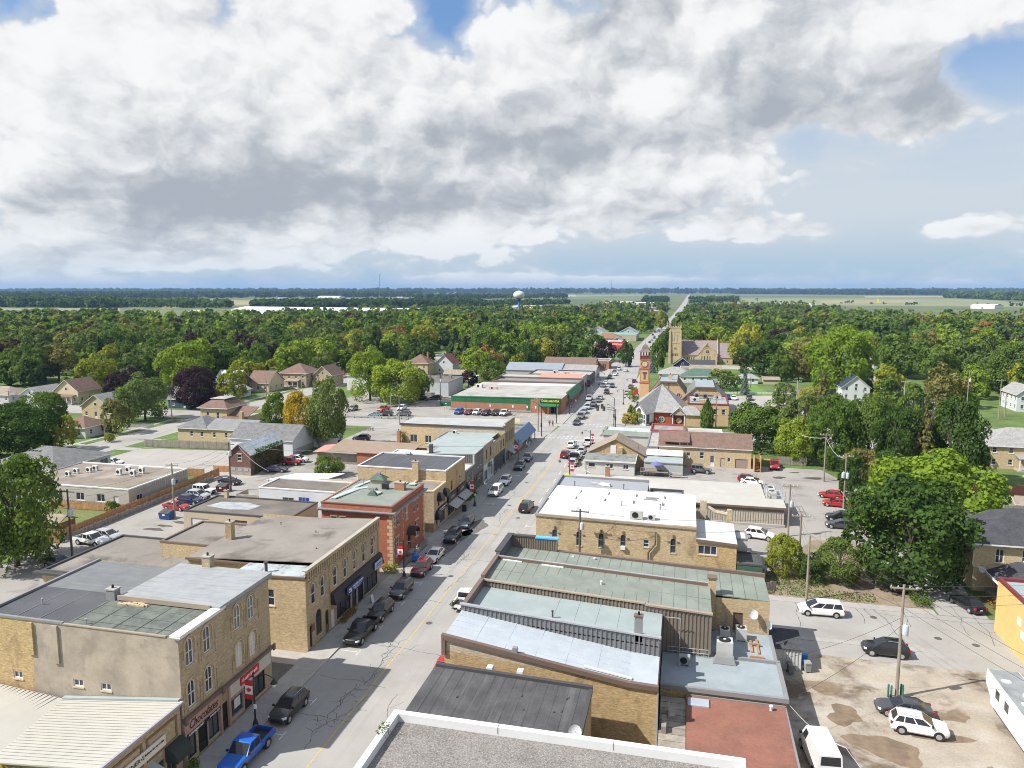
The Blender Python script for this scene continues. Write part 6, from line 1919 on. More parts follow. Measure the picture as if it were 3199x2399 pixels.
for nm,lb,xa,xb,yg in(('opera_hall','buff brick hall with clipped gable roof beside the clock tower',-11.6,1.2,238),('rear_hall','second buff brick hall with clipped gable and blue-grey deck roof',
-1.,13.,234.5)):
 b=Bld(nm,lb,(xa+xb)/2,yg+8)
 w4=(xb-xa)*.3
 ov=.35
 zt=9.3 if nm=='opera_hall' else 8.3
 b.face(GOLD,'y-',yg,xa,xb,0,4.2,top=[(xb-w4,zt-.3),(xa+w4,zt-.3)])
 b.face(GOLD,'x+',xb,yg,yg+18,0,4.2);b.face(GOLD,'x-',xa,yg,yg+18,0,4.2)
 k_=(zt-4.2)/w4
 rf=MB()
 for sx,xe_,xm_ in((-1,xa,xa+w4),(1,xb,xb-w4)):
  o_=sx*ov
  p4=[(xe_+o_,yg-.4,4.2-ov*k_),(xe_+o_,yg+18,4.2-ov*k_),(xm_,yg+18,zt),(xm_,yg-.4,zt)]
  rf.hexa((p4[::-1]if sx<0 else p4)+[(q[0],q[1],q[2]+.25)for q in(p4[::-1]if sx<0 else p4)])
 b.add('roof',rf,SHBRN if nm=='opera_hall' else SHGREY)
 b.add('roof_deck',MB().box(xa+w4-.1,xb-w4+.1,yg-.4,yg+18,zt+.05,zt+.27),BGROOF)
 b.add('bargeboard',MB().hexa([(xa+w4,yg-.5,zt-.25),(xb-w4,yg-.5,zt-.25),(xb-w4,yg-.42,zt-.25),(xa+w4,yg-.42,zt-.25),(xa+w4,yg-.5,zt+.2),(xb-w4,yg-.5,zt+.2),
(xb-w4,yg-.42,zt+.2),(xa+w4,yg-.42,zt+.2)]),BNCAP)
 if nm=='opera_hall':
  for u in(-8.2,-2.):
   ring(b,u,5.2,yg-.02,.9,STONE,GLASS)
  b.add('pipe',MB().tube((-5.2,yg-.1,4),(-5.2,yg-.1,9),.06,.06,5),BNCAP)
  chimney(b,GOLD,-4.8,yg+5,1.2,1.2,9.4,11.2)
 b.done()
b=Bld('clock_tower','buff brick clock tower with open red belfry and grey bell roof',-13.4,248.5,cat='tower')
cx_,cy_,hw=-13.35,248.5,1.55
y0=cy_-hw
PEACH=mat('peach_brick',(.55,.36,.19),.9,var=.06,vs=2)
for f,pos,u0,u1 in(('y-',cy_-hw,cx_-hw,cx_+hw),('y+',cy_+hw,cx_-hw,cx_+hw),('x+',cx_+hw,cy_-hw,cy_+hw),('x-',cx_-hw,cy_-hw,cy_+hw)):
 b.face(PEACH,f,pos,u0,u1,0,15.6)
for z in(7.6,12.3,15.4):
 b.add('string_course',MB().box(cx_-hw-.14,cx_+hw+.14,cy_-hw-.14,cy_+hw+.14,z,z+.28),mat('terracotta_trim',(.36,.12,.075),.8,var=.08))
for z0_,z1_ in((8.1,12.1),(12.8,15.2)):
 fr=MB()
 fr.box(cx_-1.3,cx_+1.3,y0-.05,y0-.003,z1_-.12,z1_).box(cx_-1.3,cx_+1.3,y0-.05,y0-.003,z0_,z0_+.12).box(cx_-1.3,cx_-1.18,y0-.05,y0-.003,z0_+.12,z1_-.12).box(cx_+1.18,
cx_+1.3,y0-.05,y0-.003,z0_+.12,z1_-.12)
 b.add('panel_frame',fr,MATS['terracotta_trim'])
def clockf(face_mb_y):
 n=20
 o=b.add('clock_face',MB().extr([(cx_+1.*cos(2*pi*k/n),y0-.004,14.+1.*sin(2*pi*k/n))for k in range(n)],(0,-.06,0)),mat('pale_clock_dial',(.6,.47,.28),.7,
var=.04))
 rg_=MB()
 for k in range(n):
  t0,t1=2*pi*k/n,2*pi*(k+1)/n
  rg_.hexa([(cx_+.95*cos(t0),y0-.12,14+.95*sin(t0)),(cx_+1.08*cos(t0),y0-.12,14+1.08*sin(t0)),(cx_+1.08*cos(t0),y0-.07,14+1.08*sin(t0)),(cx_+.95*cos(t0),
y0-.07,14+.95*sin(t0)),(cx_+.95*cos(t1),y0-.12,14+.95*sin(t1)),(cx_+1.08*cos(t1),y0-.12,14+1.08*sin(t1)),(cx_+1.08*cos(t1),y0-.07,14+1.08*sin(t1)),(cx_+.95*cos(t1),
y0-.07,14+.95*sin(t1))])
 for k in range(12):
  t=2*pi*k/12
  rg_.tube((cx_+.72*cos(t),y0-.09,14+.72*sin(t)),(cx_+.88*cos(t),y0-.09,14+.88*sin(t)),.035,.035,4)
 part('dial_ring',rg_,BLACK,o)
 part('clock_hand',MB().tube((cx_,y0-.1,14),(cx_+.1,y0-.1,13.3),.04,.03,4).tube((cx_,y0-.1,14),(cx_-.05,y0-.1,14.45),.05,.04,4),BLACK,o)
clockf(y0)
urn=MB()
urn.extr([(cx_-.38,y0-.004,9.),(cx_+.38,y0-.004,9.),(cx_+.25,y0-.004,9.5),(cx_+.32,y0-.004,10.4),(cx_+.6,y0-.004,10.7),(cx_-.6,y0-.004,10.7),(cx_-.32,
y0-.004,10.4),(cx_-.25,y0-.004,9.5)],(0,-.1,0))
for k,dx in enumerate((-.6,-.3,0,.3,.6)):
 urn.tube((cx_+dx*.7,y0-.05,10.7),(cx_+dx*1.1,y0-.05,11.35),.09,.13,5)
b.add('urn_ornament',urn,BNCAP)
RB_=mat('belfry_red',(.15,.035,.028),.7,var=.1)
bal=MB().box(cx_-hw-.05,cx_+hw+.05,cy_-hw-.05,cy_-hw+.1,15.7,16.5).box(cx_-hw-.05,cx_+hw+.05,cy_+hw-.1,cy_+hw+.05,15.7,16.5).box(cx_-hw-.05,cx_-hw+.1,
cy_-hw+.1,cy_+hw-.1,15.7,16.5).box(cx_+hw-.1,cx_+hw+.05,cy_-hw+.1,cy_+hw-.1,15.7,16.5)
b.add('belfry_parapet',bal,RB_)
for sx in(-1,-.33,.33,1):
 for sy in(-1,1):
  b.add('belfry_post',MB().box(cx_+sx*(hw-.15)-.13,cx_+sx*(hw-.15)+.13,cy_+sy*(hw-.15)-.13,cy_+sy*(hw-.15)+.13,16.5,18.),RB_)
for sy in(-.33,.33):
 for sx in(-1,1):
  b.add('belfry_post',MB().box(cx_+sx*(hw-.15)-.13,cx_+sx*(hw-.15)+.13,cy_+sy*(hw-.15)-.13,cy_+sy*(hw-.15)+.13,16.5,18.),RB_)
b.add('belfry_floor',MB().box(cx_-hw+.12,cx_+hw-.12,cy_-hw+.12,cy_+hw-.12,15.7,15.8),DARK)
br_=MB()
prof=[(2.,18.),(1.6,18.35),(1.15,18.9),(.95,19.5),(.8,19.9),(.45,20.3),(.12,20.55)]
for(r0,z0_),(r1,z1_)in zip(prof[:-1],prof[1:]):
 a4=[(cx_+sx*r0,cy_+sy*r0,z0_)for sx,sy in((-1,-1),(1,-1),(1,1),(-1,1))]
 b4=[(cx_+sx*r1,cy_+sy*r1,z1_)for sx,sy in((-1,-1),(1,-1),(1,1),(-1,1))]
 for k in range(4):
  br_.poly([a4[k],a4[(k+1)%4],b4[(k+1)%4],b4[k]])
br_.poly([(cx_+sx*2.,cy_+sy*2.,18.)for sx,sy in((-1,-1),(-1,1),(1,1),(1,-1))])
b.add('bell_roof',br_,mat('umber_shingle',(.16,.135,.12),.9,var=.15,fine=.15,fs=4))
b.add('finial',MB().tube((cx_,cy_,20.5),(cx_,cy_,21.6),.07,.02,6),BNCAP)
b.done()
# stone church
LIME=mat('church_limestone',(.44,.355,.205),.9,var=.1,vs=.8,fine=.1,fs=3,stain=(.32,.25,.15),ss_=.4,samt=.4)
b=Bld('church_tower','square limestone church tower with battlements and flag staff',-5.9,397,cat='tower')
x0,x1,y0,y1,zt=-8.6,-3.1,394.2,399.7,18.6
BEL=dict(w=.75,h=3.6,kind='pane',arch=True,frame=LIME,pane=mat('louvre_cream',(.42,.37,.28),.8,var=.2,vs=3),sill=False)
b.face(LIME,'y-',y0,x0,x1,0,zt,[dict(BEL,u=-7.3,z=11.6),dict(BEL,u=-5.85,z=11.6),dict(BEL,u=-4.4,z=11.6)])
b.face(LIME,'x+',x1,y0,y1,0,zt,[dict(BEL,u=395.6,z=11.6),dict(BEL,u=397,z=11.6),dict(BEL,u=398.4,z=11.6)])
b.face(LIME,'x-',x0,y0,y1,0,zt);b.face(LIME,'y+',y1,x0,x1,0,zt)
for(cx2,cy2)in((x0,y0),(x1,y0),(x1,y1),(x0,y1)):
 b.add('buttress',MB().hexa([(cx2-.75,cy2-.75,0),(cx2+.75,cy2-.75,0),(cx2+.75,cy2+.75,0),(cx2-.75,cy2+.75,0),(cx2-.4,cy2-.4,17.4),(cx2+.4,cy2-.4,17.4),
(cx2+.4,cy2+.4,17.4),(cx2-.4,cy2+.4,17.4)]),LIME)
for z in(5.6,10.6,16.6,18.4):
 b.add('string_course',MB().box(x0-.12,x1+.12,y0-.12,y1+.12,z,z+.22),LIME)
mr=MB()
for k in range(5):
 u=x0-.1+k*1.32
 mr.box(u,u+.75,y0-.1,y0+.3,18.62,19.5).box(u,u+.75,y1-.3,y1+.1,18.62,19.5)
 v=y0+.5+k*1.2
 if k<4:
  mr.box(x0-.1,x0+.3,v,v+.65,18.62,19.5).box(x1-.3,x1+.1,v,v+.65,18.62,19.5)
b.add('battlement',mr,LIME)
for px_,py_ in((x0,y0),(x1,y1)):
 b.add('pinnacle',MB().tube((px_,py_,18.6),(px_,py_,21.6),.42,.05,6),LIME)
b.add('roof',MB().poly([(x0,y0,18.4),(x1,y0,18.4),(x1,y1,18.4),(x0,y1,18.4)]),GREYMEM)
ring(b,-5.85,8.,y0-.02,.75,LIME,GLASS)
for k in range(4):
 b.add('blind_arch',MB().box(-7.4+k*.85,-7.+k*.85,y0-.06,y0-.003,4.,5.2),DARK)
b.add('flag_staff',MB().tube((-5.8,397,18.4),(-5.8,397,26.5),.08,.05,6),GALV)
b.done()
b=Bld('stone_church','limestone church with mauve slate roof, transept gable and rose window',10,402,cat='church')
LAN=dict(w=.55,h=2.1,kind='pane',arch=True,frame=LIME,sill=False,pane=mat('stained_glass',(.06,.04,.07),.2,var=.4,vs=3))
b.face(LIME,'y-',396,-3,5.7,0,4.6,[dict(LAN,u=-1.8+k*1.15,z=1.6)for k in range(6)])
b.face(LIME,'y-',393.2,5.7,15.7,0,4.9,[dict(LAN,u=8.+k*1.35,z=2.,h=2.4)for k in range(4)],top=[(15.7,4.9),(10.7,11.2),(5.7,4.9)])
b.face(LIME,'y-',396,15.7,23.5,0,3.4,[dict(LAN,u=18.6,z=.8,h=1.2),dict(LAN,u=21.,z=.8,h=1.2)])
b.face(LIME,'x+',23.5,396,411,0,3.4,top=[(411,3.4),(403.5,10.5),(396,3.4)]);b.face(LIME,'x+',15.7,393.2,396,0,4.9);b.face(LIME,'x-',5.7,393.2,396,0,4.9)
b.face(LIME,'y+',412,-3,23.5,0,4)
ring(b,10.7,6.6,393.18,1.25,LIME,MATS['stained_glass'])
am=MB()
for k in range(12):
 t0,t1=pi*k/12,pi*(k+1)/12
 for(ra,rb2)in((3.1,3.4),):
  am.hexa([(10.7+ra*cos(t0),393.05,5.+ra*1.15*sin(t0)),(10.7+rb2*cos(t0),393.05,5.+rb2*1.15*sin(t0)),(10.7+rb2*cos(t0),393.19,5.+rb2*1.15*sin(t0)),(10.7+ra*cos(t0),
393.19,5.+ra*1.15*sin(t0)),(10.7+ra*cos(t1),393.05,5.+ra*1.15*sin(t1)),(10.7+rb2*cos(t1),393.05,5.+rb2*1.15*sin(t1)),(10.7+rb2*cos(t1),393.19,5.+rb2*1.15*sin(t1)),
(10.7+ra*cos(t1),393.19,5.+ra*1.15*sin(t1))])
b.add('arch_moulding',am,LIME)
for k in range(3):
 b.add('lancet',MB().box(10.1+k*.5,10.35+k*.5,393.1,393.19,9.-(0 if k==1 else.2),10.if k==1 else 9.6),DARK)
b.gable(SLATE,-3,15.6,396,412,4.6,11.6,'x',.3,.2,fascia=None)
b.gable(SLATE,16.,23.4,396,411,3.4,10.4,'x',.25,.2,fascia=None)
b.gable(SLATE,5.9,15.5,393.4,402,4.9,11.1,'y',.1,.2,fascia=None)
for x in(15.8,23.6):
 b.add('gable_coping',MB().extr([(x,395.6,4.6 if x<20 else 3.4),(x,404,12.4 if x<20 else 11.),(x,412.4,4.6 if x<20 else 3.4),(x,412.4,4.if x<20 else 2.9),
(x,404,11.5 if x<20 else 10.2),(x,395.6,4.if x<20 else 2.9)],(.4,0,0)),LIME)
 b.add('finial',MB().tube((x+.2,404,11.5),(x+.2,404,14.2 if x<20 else 12.4),.2,.04,5),LIME)
b.add('gable_coping',MB().extr([(5.5,393.,4.9),(10.7,393.,11.9),(15.9,393.,4.9),(15.9,393.,4.4),(10.7,393.,11.1),(5.5,393.,4.4)],(0,.35,0)),LIME)
b.add('cross',MB().box(10.62,10.78,393.1,393.25,11.8,13.).box(10.35,11.05,393.1,393.25,12.4,12.55),LIME)
b.add('ridge_tile',MB().box(-3,15.6,403.85,404.15,11.75,11.95).box(16.2,23.4,403.35,403.65,10.58,10.75),mat('terracotta_ridge',(.36,.16,.11),.8))
b.add('dormer',MB().extr([(-.5,399,6.9),(.9,399,6.9),(.2,399,8.)],(0,1.6,0)).extr([(3.,399,6.9),(4.4,399,6.9),(3.7,399,8.)],(0,1.6,0)),SLATE)
b.done()
# houses and yards
def house(name,label,px,py,w,d,eave,ridge,wm,rm,style='gable',along='x',rz=0.,wins=2,porch=None,chim=None,over=.45,cat='house',group=None,floors=1,pos=None,
door=True,trim=WHITE):
 ""
 x,y=pos or P(px,py)
 b=Bld(name,label,x,y,rz,cat,group,local=True)
 x0,x1,y0,y1=-w/2,w/2,0.,d
 def wl(u0,u1,front):
  res=[]
  for f in range(floors):
   z=.9+f*2.6
   if z+1.2>eave:
    break
   res+=row(u0,u1,max(1,int((u1-u0)/3.))if wins else 0,z,.9,1.25,kind='sash',frame=trim,sillm=trim)if wins else[]
  if front and door and res:
   k=len(row(u0,u1,max(1,int((u1-u0)/3.)),1,1,1))//2
   res[k]=dict(u=res[k]['u'],z=.15,w=.95,h=2.05,kind='door',frame=trim,sill=False,pane=GLASSB)
  return res
 gx=style=='gable' and along=='x'
 gy=style=='gable' and along=='y'
 ym,xm=(y0+y1)/2,0.
 b.face(wm,'y-',y0,x0,x1,0,eave,wl(x0,x1,True),top=[(xm,ridge)]if gy else None)
 b.face(wm,'y+',y1,x0,x1,0,eave,[],top=[(xm,ridge)]if gy else None)
 b.face(wm,'x+',x1,y0,y1,0,eave,wl(y0,y1,False),top=[(ym,ridge)]if gx else None)
 b.face(wm,'x-',x0,y0,y1,0,eave,wl(y0,y1,False),top=[(ym,ridge)]if gx else None)
 if gy and ridge-eave>2:
  o=b.add('attic_window',MB().box(-.45,.45,-.05,-.003,eave+.2,eave+1.2),trim)
  link('pane',MB().box(-.36,.36,-.06,-.051,eave+.28,eave+1.12).mesh('pane'),GLASS,o)
 if style=='gable':
  b.gable(rm,x0,x1,y0,y1,eave,ridge,along,over,fascia=trim)
 elif style=='hip':
  b.hip(rm,x0,x1,y0,y1,eave+.05,ridge,over,fascia=trim)
 elif style=='hipdeck':
  b.hip(rm,x0,x1,y0,y1,eave+.05,ridge,over,flat=1.4,fascia=trim)
 elif style=='flat':
  b.roof_flat(rm,x0,x1,y0,y1,eave-.2,trim,.1)
 if porch:
  pw,pd,ph,pm=porch
  o=b.add('porch_roof',MB().hexa([(-pw/2,-pd,ph-.1),(pw/2,-pd,ph-.1),(pw/2,-.01,ph+.35),(-pw/2,-.01,ph+.35),(-pw/2,-pd,ph+.06),(pw/2,-pd,ph+.06),(pw/2,-.01,
ph+.55),(-pw/2,-.01,ph+.55)]),pm)
  n=max(2,int(pw/2))
  for k in range(n+1):
   xx=-pw/2+.2+(pw-.4)*k/n
   link('porch_post',MB().box(xx-.1,xx+.1,-pd+.1,-pd+.3,.25,ph-.1).mesh('porch_post'),trim,o)
  link('porch_floor',MB().box(-pw/2,pw/2,-pd,-.01,0,.25).mesh('porch_floor'),CONC,o)
  link('porch_rail',MB().box(-pw/2+.1,pw/2-.9,-pd+.15,-pd+.22,.85,.95).mesh('porch_rail'),trim,o)
 if chim:
  b.add('chimney',MB().box(chim[0]-.35,chim[0]+.35,chim[1]-.35,chim[1]+.35,eave,ridge+.9),ORB)
 return b.done()
b=Bld('clinic','pale grey clinic with big charcoal hip roof left of the flat annex',-128,123)
x0,x1,y0,y1=-136.5,-120.2,116.3,131.
CW=dict(frame=WHITE,kind='pair',sillm=WHITE)
b.face(LGSID,'y-',y0,x0,x1,0,3.5,[dict(CW,u=-126.6,z=1.2,w=1.6,h=1.6),dict(CW,u=-123.8,z=1.2,w=1.6,h=1.6),dict(CW,u=-131,z=1.2,w=1.6,h=1.6)])
b.face(LGSID,'x+',x1,y0,y1,0,3.5,[dict(CW,u=129.2,z=1.,w=2.2,h=1.8),dict(CW,u=124.6,z=.5,w=.9,h=2.2,kind='door'),dict(CW,u=126.6,z=1.,w=1.,h=1.7)])
b.face(LGSID,'x-',x0,y0,y1,0,3.5);b.face(LGSID,'y+',y1,x0,x1,0,3.5)
b.hip(SHGREY,x0,x1,y0,y1,3.55,6.3,.6)
for k in range(4):
 b.add('roof_vent',MB().box(-131.5+k*.9,-131.1+k*.9,121.4,121.8,5.5,5.75),DKCAP)
vent(b,-133,119.5,4.6,1.3,.07,DKCAP)
b.done()
b=flatb('clinic_annex','flat-roofed tan ribbed clinic annex with four rooftop fan units',-119.9,-95.1,107.2,123.,3.35,mat('warm_grey_ribbed',(.4,.37,.32),
.7,var=.05),mat('clinic_roof',(.215,.18,.145),.95,var=.15,vs=.3,stain=(.36,.32,.27),ss_=.16,samt=.7),WHITE,.12,{'y-':[dict(u=u,z=.9,w=1.7,h=1.4,**CW)for u in(-113.2,
-110.2,-105.4,-101.)]+[dict(u=-97.8,z=.1,w=1.,h=2.,kind='door',frame=WHITE,pane=WSID,sill=False)],'x+':[dict(u=109.8,z=.8,w=1.5,h=1.2,**CW),dict(u=120,
z=1.2,w=.8,h=.9,**CW)]})
ribs(b,MATS['warm_grey_ribbed'],'y-',107.2,-119.8,-95.2,.05,.85,.4)
ribs(b,MATS['warm_grey_ribbed'],'x+',-95.1,107.3,122.9,2.4,3.3,.5)
b.add('wall_ladder',MB().path([(-95.,116.5,1.),(-95.,116.5,4.2)],.04).path([(-95.,117.1,1.),(-95.,117.1,4.2)],.04),WHITE)
b.done()
for k,(q,lb)in enumerate(((M1(1030,1060),'front left of the four white units on the clinic annex roof'),(M1(1110,1040),'back left of the four white units on the clinic annex roof'),
(M1(1150,1070),'front right of the four white units on the clinic annex roof'),(M1(1225,1045),'back right of the four white units on the clinic annex roof'),
(M1(590,1070),'first white unit along the clinic wall, nearest the corner'),(M1(660,1045),'second white unit along the clinic wall'),(M1(770,1035),'front of the white units clustered by the clinic door'),
(M1(825,1020),'rear white unit by the clinic door'))):
 x,y=P(*q,3.4)
 acunit(lb,x,y,3.36,1.,.5,1.25 if k<4 else 1.,'front',WHITE,'white fan units on the clinic roofs')
b=flatb('garage_block','tan block with white garage door and dark gravel roof',-76.3,-57.8,97.2,106.,3.95,mat('cream_block',(.44,.37,.27),.9,var=.05),
TARD,DKCAP,.1,{'y-':[dict(u=-73.4,z=.05,w=3.2,h=2.9,kind='pane',frame=STONE,pane=WSID,sill=False),dict(u=-66.8,z=2.7,w=3.4,h=.45,kind='store',frame=BNCAP)]})
b.add('roof_puddle',MB().prism([(-74.5,100.5),(-70,99.6),(-66.5,100.2),(-66,102.5),(-69,103.6),(-73.5,103)],3.955,3.965),mat('roof_water_stain',(.34,.36,
.37),.35,var=.25,vs=.8))
chimney(b,STONE,-74.2,105.4,.6,.6,3.9,5.2)
b.done()
b=flatb('white_workshop','low white workshop with dark weathered flat roof behind the garage block',-73.8,-58.5,114.2,121.,3.3,WSID,TARD,WHITE,.1,{'y-':[dict(u=-68,
z=1.,w=2.2,h=.9,kind='pair',frame=TANCAP)]})
b.add('washing',MB().box(-65.6,-65.,113.6,113.64,1.2,2.3).box(-64.9,-64.4,113.6,113.64,1.4,2.3).box(-64.3,-63.6,113.6,113.64,1.3,2.3),BLUEP)
b.add('timber_frame',MB().box(-78.5,-74,114.5,114.65,0,1.8).box(-78.6,-78.4,114.5,118,0,1.8),WOODO)
b.done()
b=flatb('flat_link_roof','pale grey flat roof between workshop and yellow shops',-58.3,-50.,112.5,121.5,3.6,YB3,TARG,TANCAP,.1)
b.done()
b=Bld('canopy_shelter','pale blue-white sloping metal canopy over the yard',-73,126)
slab(b,'roof',[(-78,123.2,2.3),(-66.5,124.5,2.5),(-64,128.6,3.),(-74,127.,2.8)],.1,mat('ice_blue_metal',(.52,.56,.58),.5,var=.06))
slab(b,'roof',[(-72,120.8,2.6),(-60,121.5,2.6),(-58,125.,2.9),(-66.5,124.4,2.8)],.1,TANCAP)
for x,y in((-77.5,123.4),(-73.6,126.7),(-64.4,128.2),(-59,124.6),(-60,121.8)):
 b.add('post',MB().box(x-.08,x+.08,y-.08,y+.08,0,2.4),GALV)
b.done()
b=Bld('rust_roof_block','red brick block with long tan metal roof behind the yellow hall',-68,150)
b.face(REDB,'y-',146.4,-70,-58,0,3.,[dict(u=-64.5,z=1.2,w=1.8,h=1.2,kind='pair',frame=WHITE)]);b.face(REDB,'x+',-58,146.4,154,0,3.);b.face(WOODO,'y-',
147.2,-80,-70,0,2.4)
slab(b,'roof',[(-77,146.,3.1),(-57.6,146.,3.1),(-57.6,154,4.),(-77,154,4.)],.12,BRNMET)
slab(b,'roof',[(-80.5,146.2,2.6),(-77.1,146.2,2.9),(-77.1,152,3.4),(-80.5,152,3.)],.12,SALMON)
seams(b,[(-77,146.,3.1),(-57.6,146.,3.1),(-57.6,154,4.),(-77,154,4.)],40,BRNMET,.06)
chimney(b,ORB,-63.2,154.2,.7,.7,3.4,6.6)
slab(b,'roof',[(-64,154.4,2.9),(-55,154.6,2.9),(-55,158,3.8),(-62,158,3.8)],.12,BRNMET)
b.done()
b=Bld('long_low_house','long buff brick house with slate hip roof and white clad end',-115,165)
LW=dict(frame=WHITE,sillm=WHITE,kind='sash')
b.face(BUFF,'y-',160.2,-126,-109.5,0,3.6,[dict(LW,u=u,z=1.5,w=.8,h=1.3)for u in(-122,-119,-115.4,-112)])
b.face(WSID,'y-',160.2,-109.5,-105.2,0,3.6,[dict(LW,u=-107.4,z=1.7,w=1.6,h=1.1,kind='pane')])
b.face(BUFF,'x-',-126,160.2,170,0,3.6);b.face(WSID,'x+',-105.2,160.2,169,0,3.6,top=[(169,3.6),(164.6,5.4),(160.2,3.6)]);b.face(BUFF,'y+',170,-126,-105.2,
0,3.6)
b.hip(SHGREY,-126,-117.5,160.2,170,3.6,6.,.45)
b.gable(mat('slate_grey_roof',(.2,.205,.205),.9,var=.1),-117.6,-105.2,160.2,169,3.62,5.4,'x',.3)
b.done()
b=Bld('charcoal_barn','white clad barn with charcoal shingle roof beside the yellow tree',-96,157)
b.face(WSID,'x+',-88.6,151.6,162,1.4,3.6,top=[(162,3.6),(156.8,6.3),(151.6,3.6)]);b.face(CONC,'x+',-88.6,151.6,162,0,1.4);b.face(WSID,'y-',151.6,-105,
-88.6,0,3.6);b.face(WSID,'x-',-105,151.6,162,0,3.6)
b.gable(SHGREY,-105,-88.6,151.6,162,3.6,6.35,'x',.3)
b.done()
b=Bld('ivy_coach_house','old dark brick coach house with pale metal roof and ivy on one side',-90,138)
x0,x1,y0,y1=-92.6,-87.6,133.,146.
b.face(DRB,'y-',y0,x0,x1,1.7,4.6,[dict(u=-90.1,z=3.,w=1.,h=1.4,kind='sash',frame=WHITE)],top=[(-90.1,6.6)])
b.face(WOODO,'y-',y0,x0,x1,0,1.7);b.face(DRB,'x+',x1,y0,y1,0,4.6);b.face(DRB,'x-',x0,y0,y1,0,4.6);b.face(DRB,'y+',y1,x0,x1,0,4.6,top=[(-90.1,6.6)])
b.gable(mat('pale_sheet_roof',(.44,.48,.51),.45,var=.08,stain=(.22,.24,.24),ss_=.8,samt=.6),x0,x1,y0,y1,4.6,6.6,'y',.35,.1,fascia=WOODO)
for u in(-91.6,-90.1,-88.6):
 b.add('hatch_window',MB().box(u-.45,u+.45,y0-.05,y0-.003,.9,1.5),GALV)
b.add('window_head',MB().box(-90.7,-89.5,y0-.1,y0-.003,4.45,4.7),STONE)
b.done()
b=Bld('brown_villa','two-storey cream brick villa with brown deck-topped hip roof',-127,182,local=False)
x0,x1,y0,y1=-132.,-123.6,177.5,187.
b.face(BUFF,'y-',y0,x0,x1,0,5.8,[dict(LW,u=-129.6,z=2.6,w=.8,h=2.1),dict(LW,u=-126.4,z=2.6,w=.8,h=2.1),dict(LW,u=-126.2,z=.4,w=.9,h=1.2,arch=True)]);b.face(BUFF,
'x+',x1,y0,y1,0,5.8);b.face(BUFF,'x-',x0,y0,y1,0,5.8);b.face(BUFF,'y+',y1,x0,x1,0,5.8)
b.hip(SHBRN,x0,x1,y0,y1,5.85,8.,.6,flat=1.6)
b.add('roof_deck',MB().box(-130.2,-125.4,179.6,184.8,8.02,8.15),WROOF2)
b.face(BUFF,'y-',178.6,x1,-117.8,0,3.6);b.face(BUFF,'x+',-117.8,178.6,186,0,3.6)
slab(b,'wing_roof',[(x1,178.2,3.7),(-117.4,178.2,3.7),(-117.4,184,5.6),(x1,184,5.6)],.15,SHBRN)
slab(b,'porch_roof',[(-126.5,173.6,2.4),(-118.6,173.6,2.4),(-118.6,177.4,3.7),(-124.6,177.4,3.7)],.15,SHBRN)
b.add('chimney',MB().box(-118.2,-117.3,175.2,176.2,0,5.4),YB)
b.done()
house('bungalow','grey bungalow with brown hip roof beside the street tree',0,0,8.5,8,2.8,5.2,LGSID,SHBRN,'hip',pos=(-156.,157.5),porch=(4,1.6,2.3,SHBRN))
house('cream_gable_house','cream brick gabled house with grey roof behind bare-topped tree',0,0,10,9,3.8,7.2,BUFF,SHLG,'gable','y',pos=(-172,183),floors=1)
house('cream_brick_cottage','cream cottage with brown gable roof and deep porch, upper left',0,0,9.5,10,4.4,8.,CREAM,SHBRN,'gable','y',pos=(-205,206),
porch=(8,2.2,2.6,SHBRN))
house('white_porch_bungalow','white bungalow with grey gable roof at the far left',0,0,8,11,3.,5.4,WSID,SHLG,'gable','y',pos=(-217,203))
house('grey_ranch','long grey ranch house with brown-grey roof at the left edge',0,0,15,9,2.8,5.2,GSID,SHTAN,'hip',pos=(-232,202))
house('flat_cream_house','cream house with flat roof behind the round maple',0,0,11,8,3.6,4,CREAM,WROOF2,'flat',pos=(-189,222))
house('tan_roof_bungalow','bungalow with tan hip roof behind the cream gabled house',0,0,11,9,2.9,5.2,GSID,SHTAN,'hip',pos=(-178,199))
house('blue_house','dark blue house with grey gable beside the purple tree',0,0,8,9,3.2,6.4,BSID,SHGREY,'gable','x',pos=(-161,206))
house('metal_roof_house','brick house with pale ribbed metal roof behind the purple tree',0,0,9,10,4.6,8.4,DRB,mat('pale_ribbed_metal_roof',(.4,.42,.44),
.5,var=.06),'gable','x',pos=(-166,238))
house('gambrel_house','cream house with steep brown gambrel roof on the cross street',0,0,9,11,3.6,7.4,CREAM,SHBRN,'gable','x',pos=(-158,247),floors=1)
house('big_brown_house','large brown-roofed brick house with several hips',0,0,12,12,5.6,9.2,YB3,SHBRN,'hip',pos=(-152,262),floors=2,porch=(7,2.4,2.7,
SHTAN))
house('porch_house','brown-roofed house with gabled balcony next to the large brown house',0,0,8,10,4.8,8.2,YB3,SHBRN,'gable','y',pos=(-141,266),floors=2,
porch=(7,2.,2.5,SHTAN))
house('pale_garage','small pale garage in front of the gambrel house',0,0,6.5,7,2.5,4.,WSID,SHLG,'gable','y',pos=(-158.5,231),wins=2)
b=flatb('white_warehouse','stained white flat-roofed warehouse behind the parking lot trees',-127,-112,259,272,5.,mat('stained_white',(.56,.56,.54),.85,
var=.08,vs=.5,streak=((2,2,.2),(.36,.36,.35),.6)),WROOF2,GYCAP,.15);b.done()
b=flatb('pale_blue_warehouse','pale blue-grey warehouse with cluttered roof left of the dollar store',-104,-84,253,271,5.,mat('pale_blue_render',(.43,
.47,.48),.85,var=.06,streak=((2,2,.2),(.33,.36,.36),.5)),TARD,GYCAP,.15,{'y-':[dict(u=-93,z=2.4,w=2.6,h=.9,kind='triple',frame=WHITE)]})
for k in range(4):
 b.add('roof_hut',MB().box(-100+k*4,-98.8+k*4,262+k,263.3+k,5.,6.2),GYCAP)
b.done()
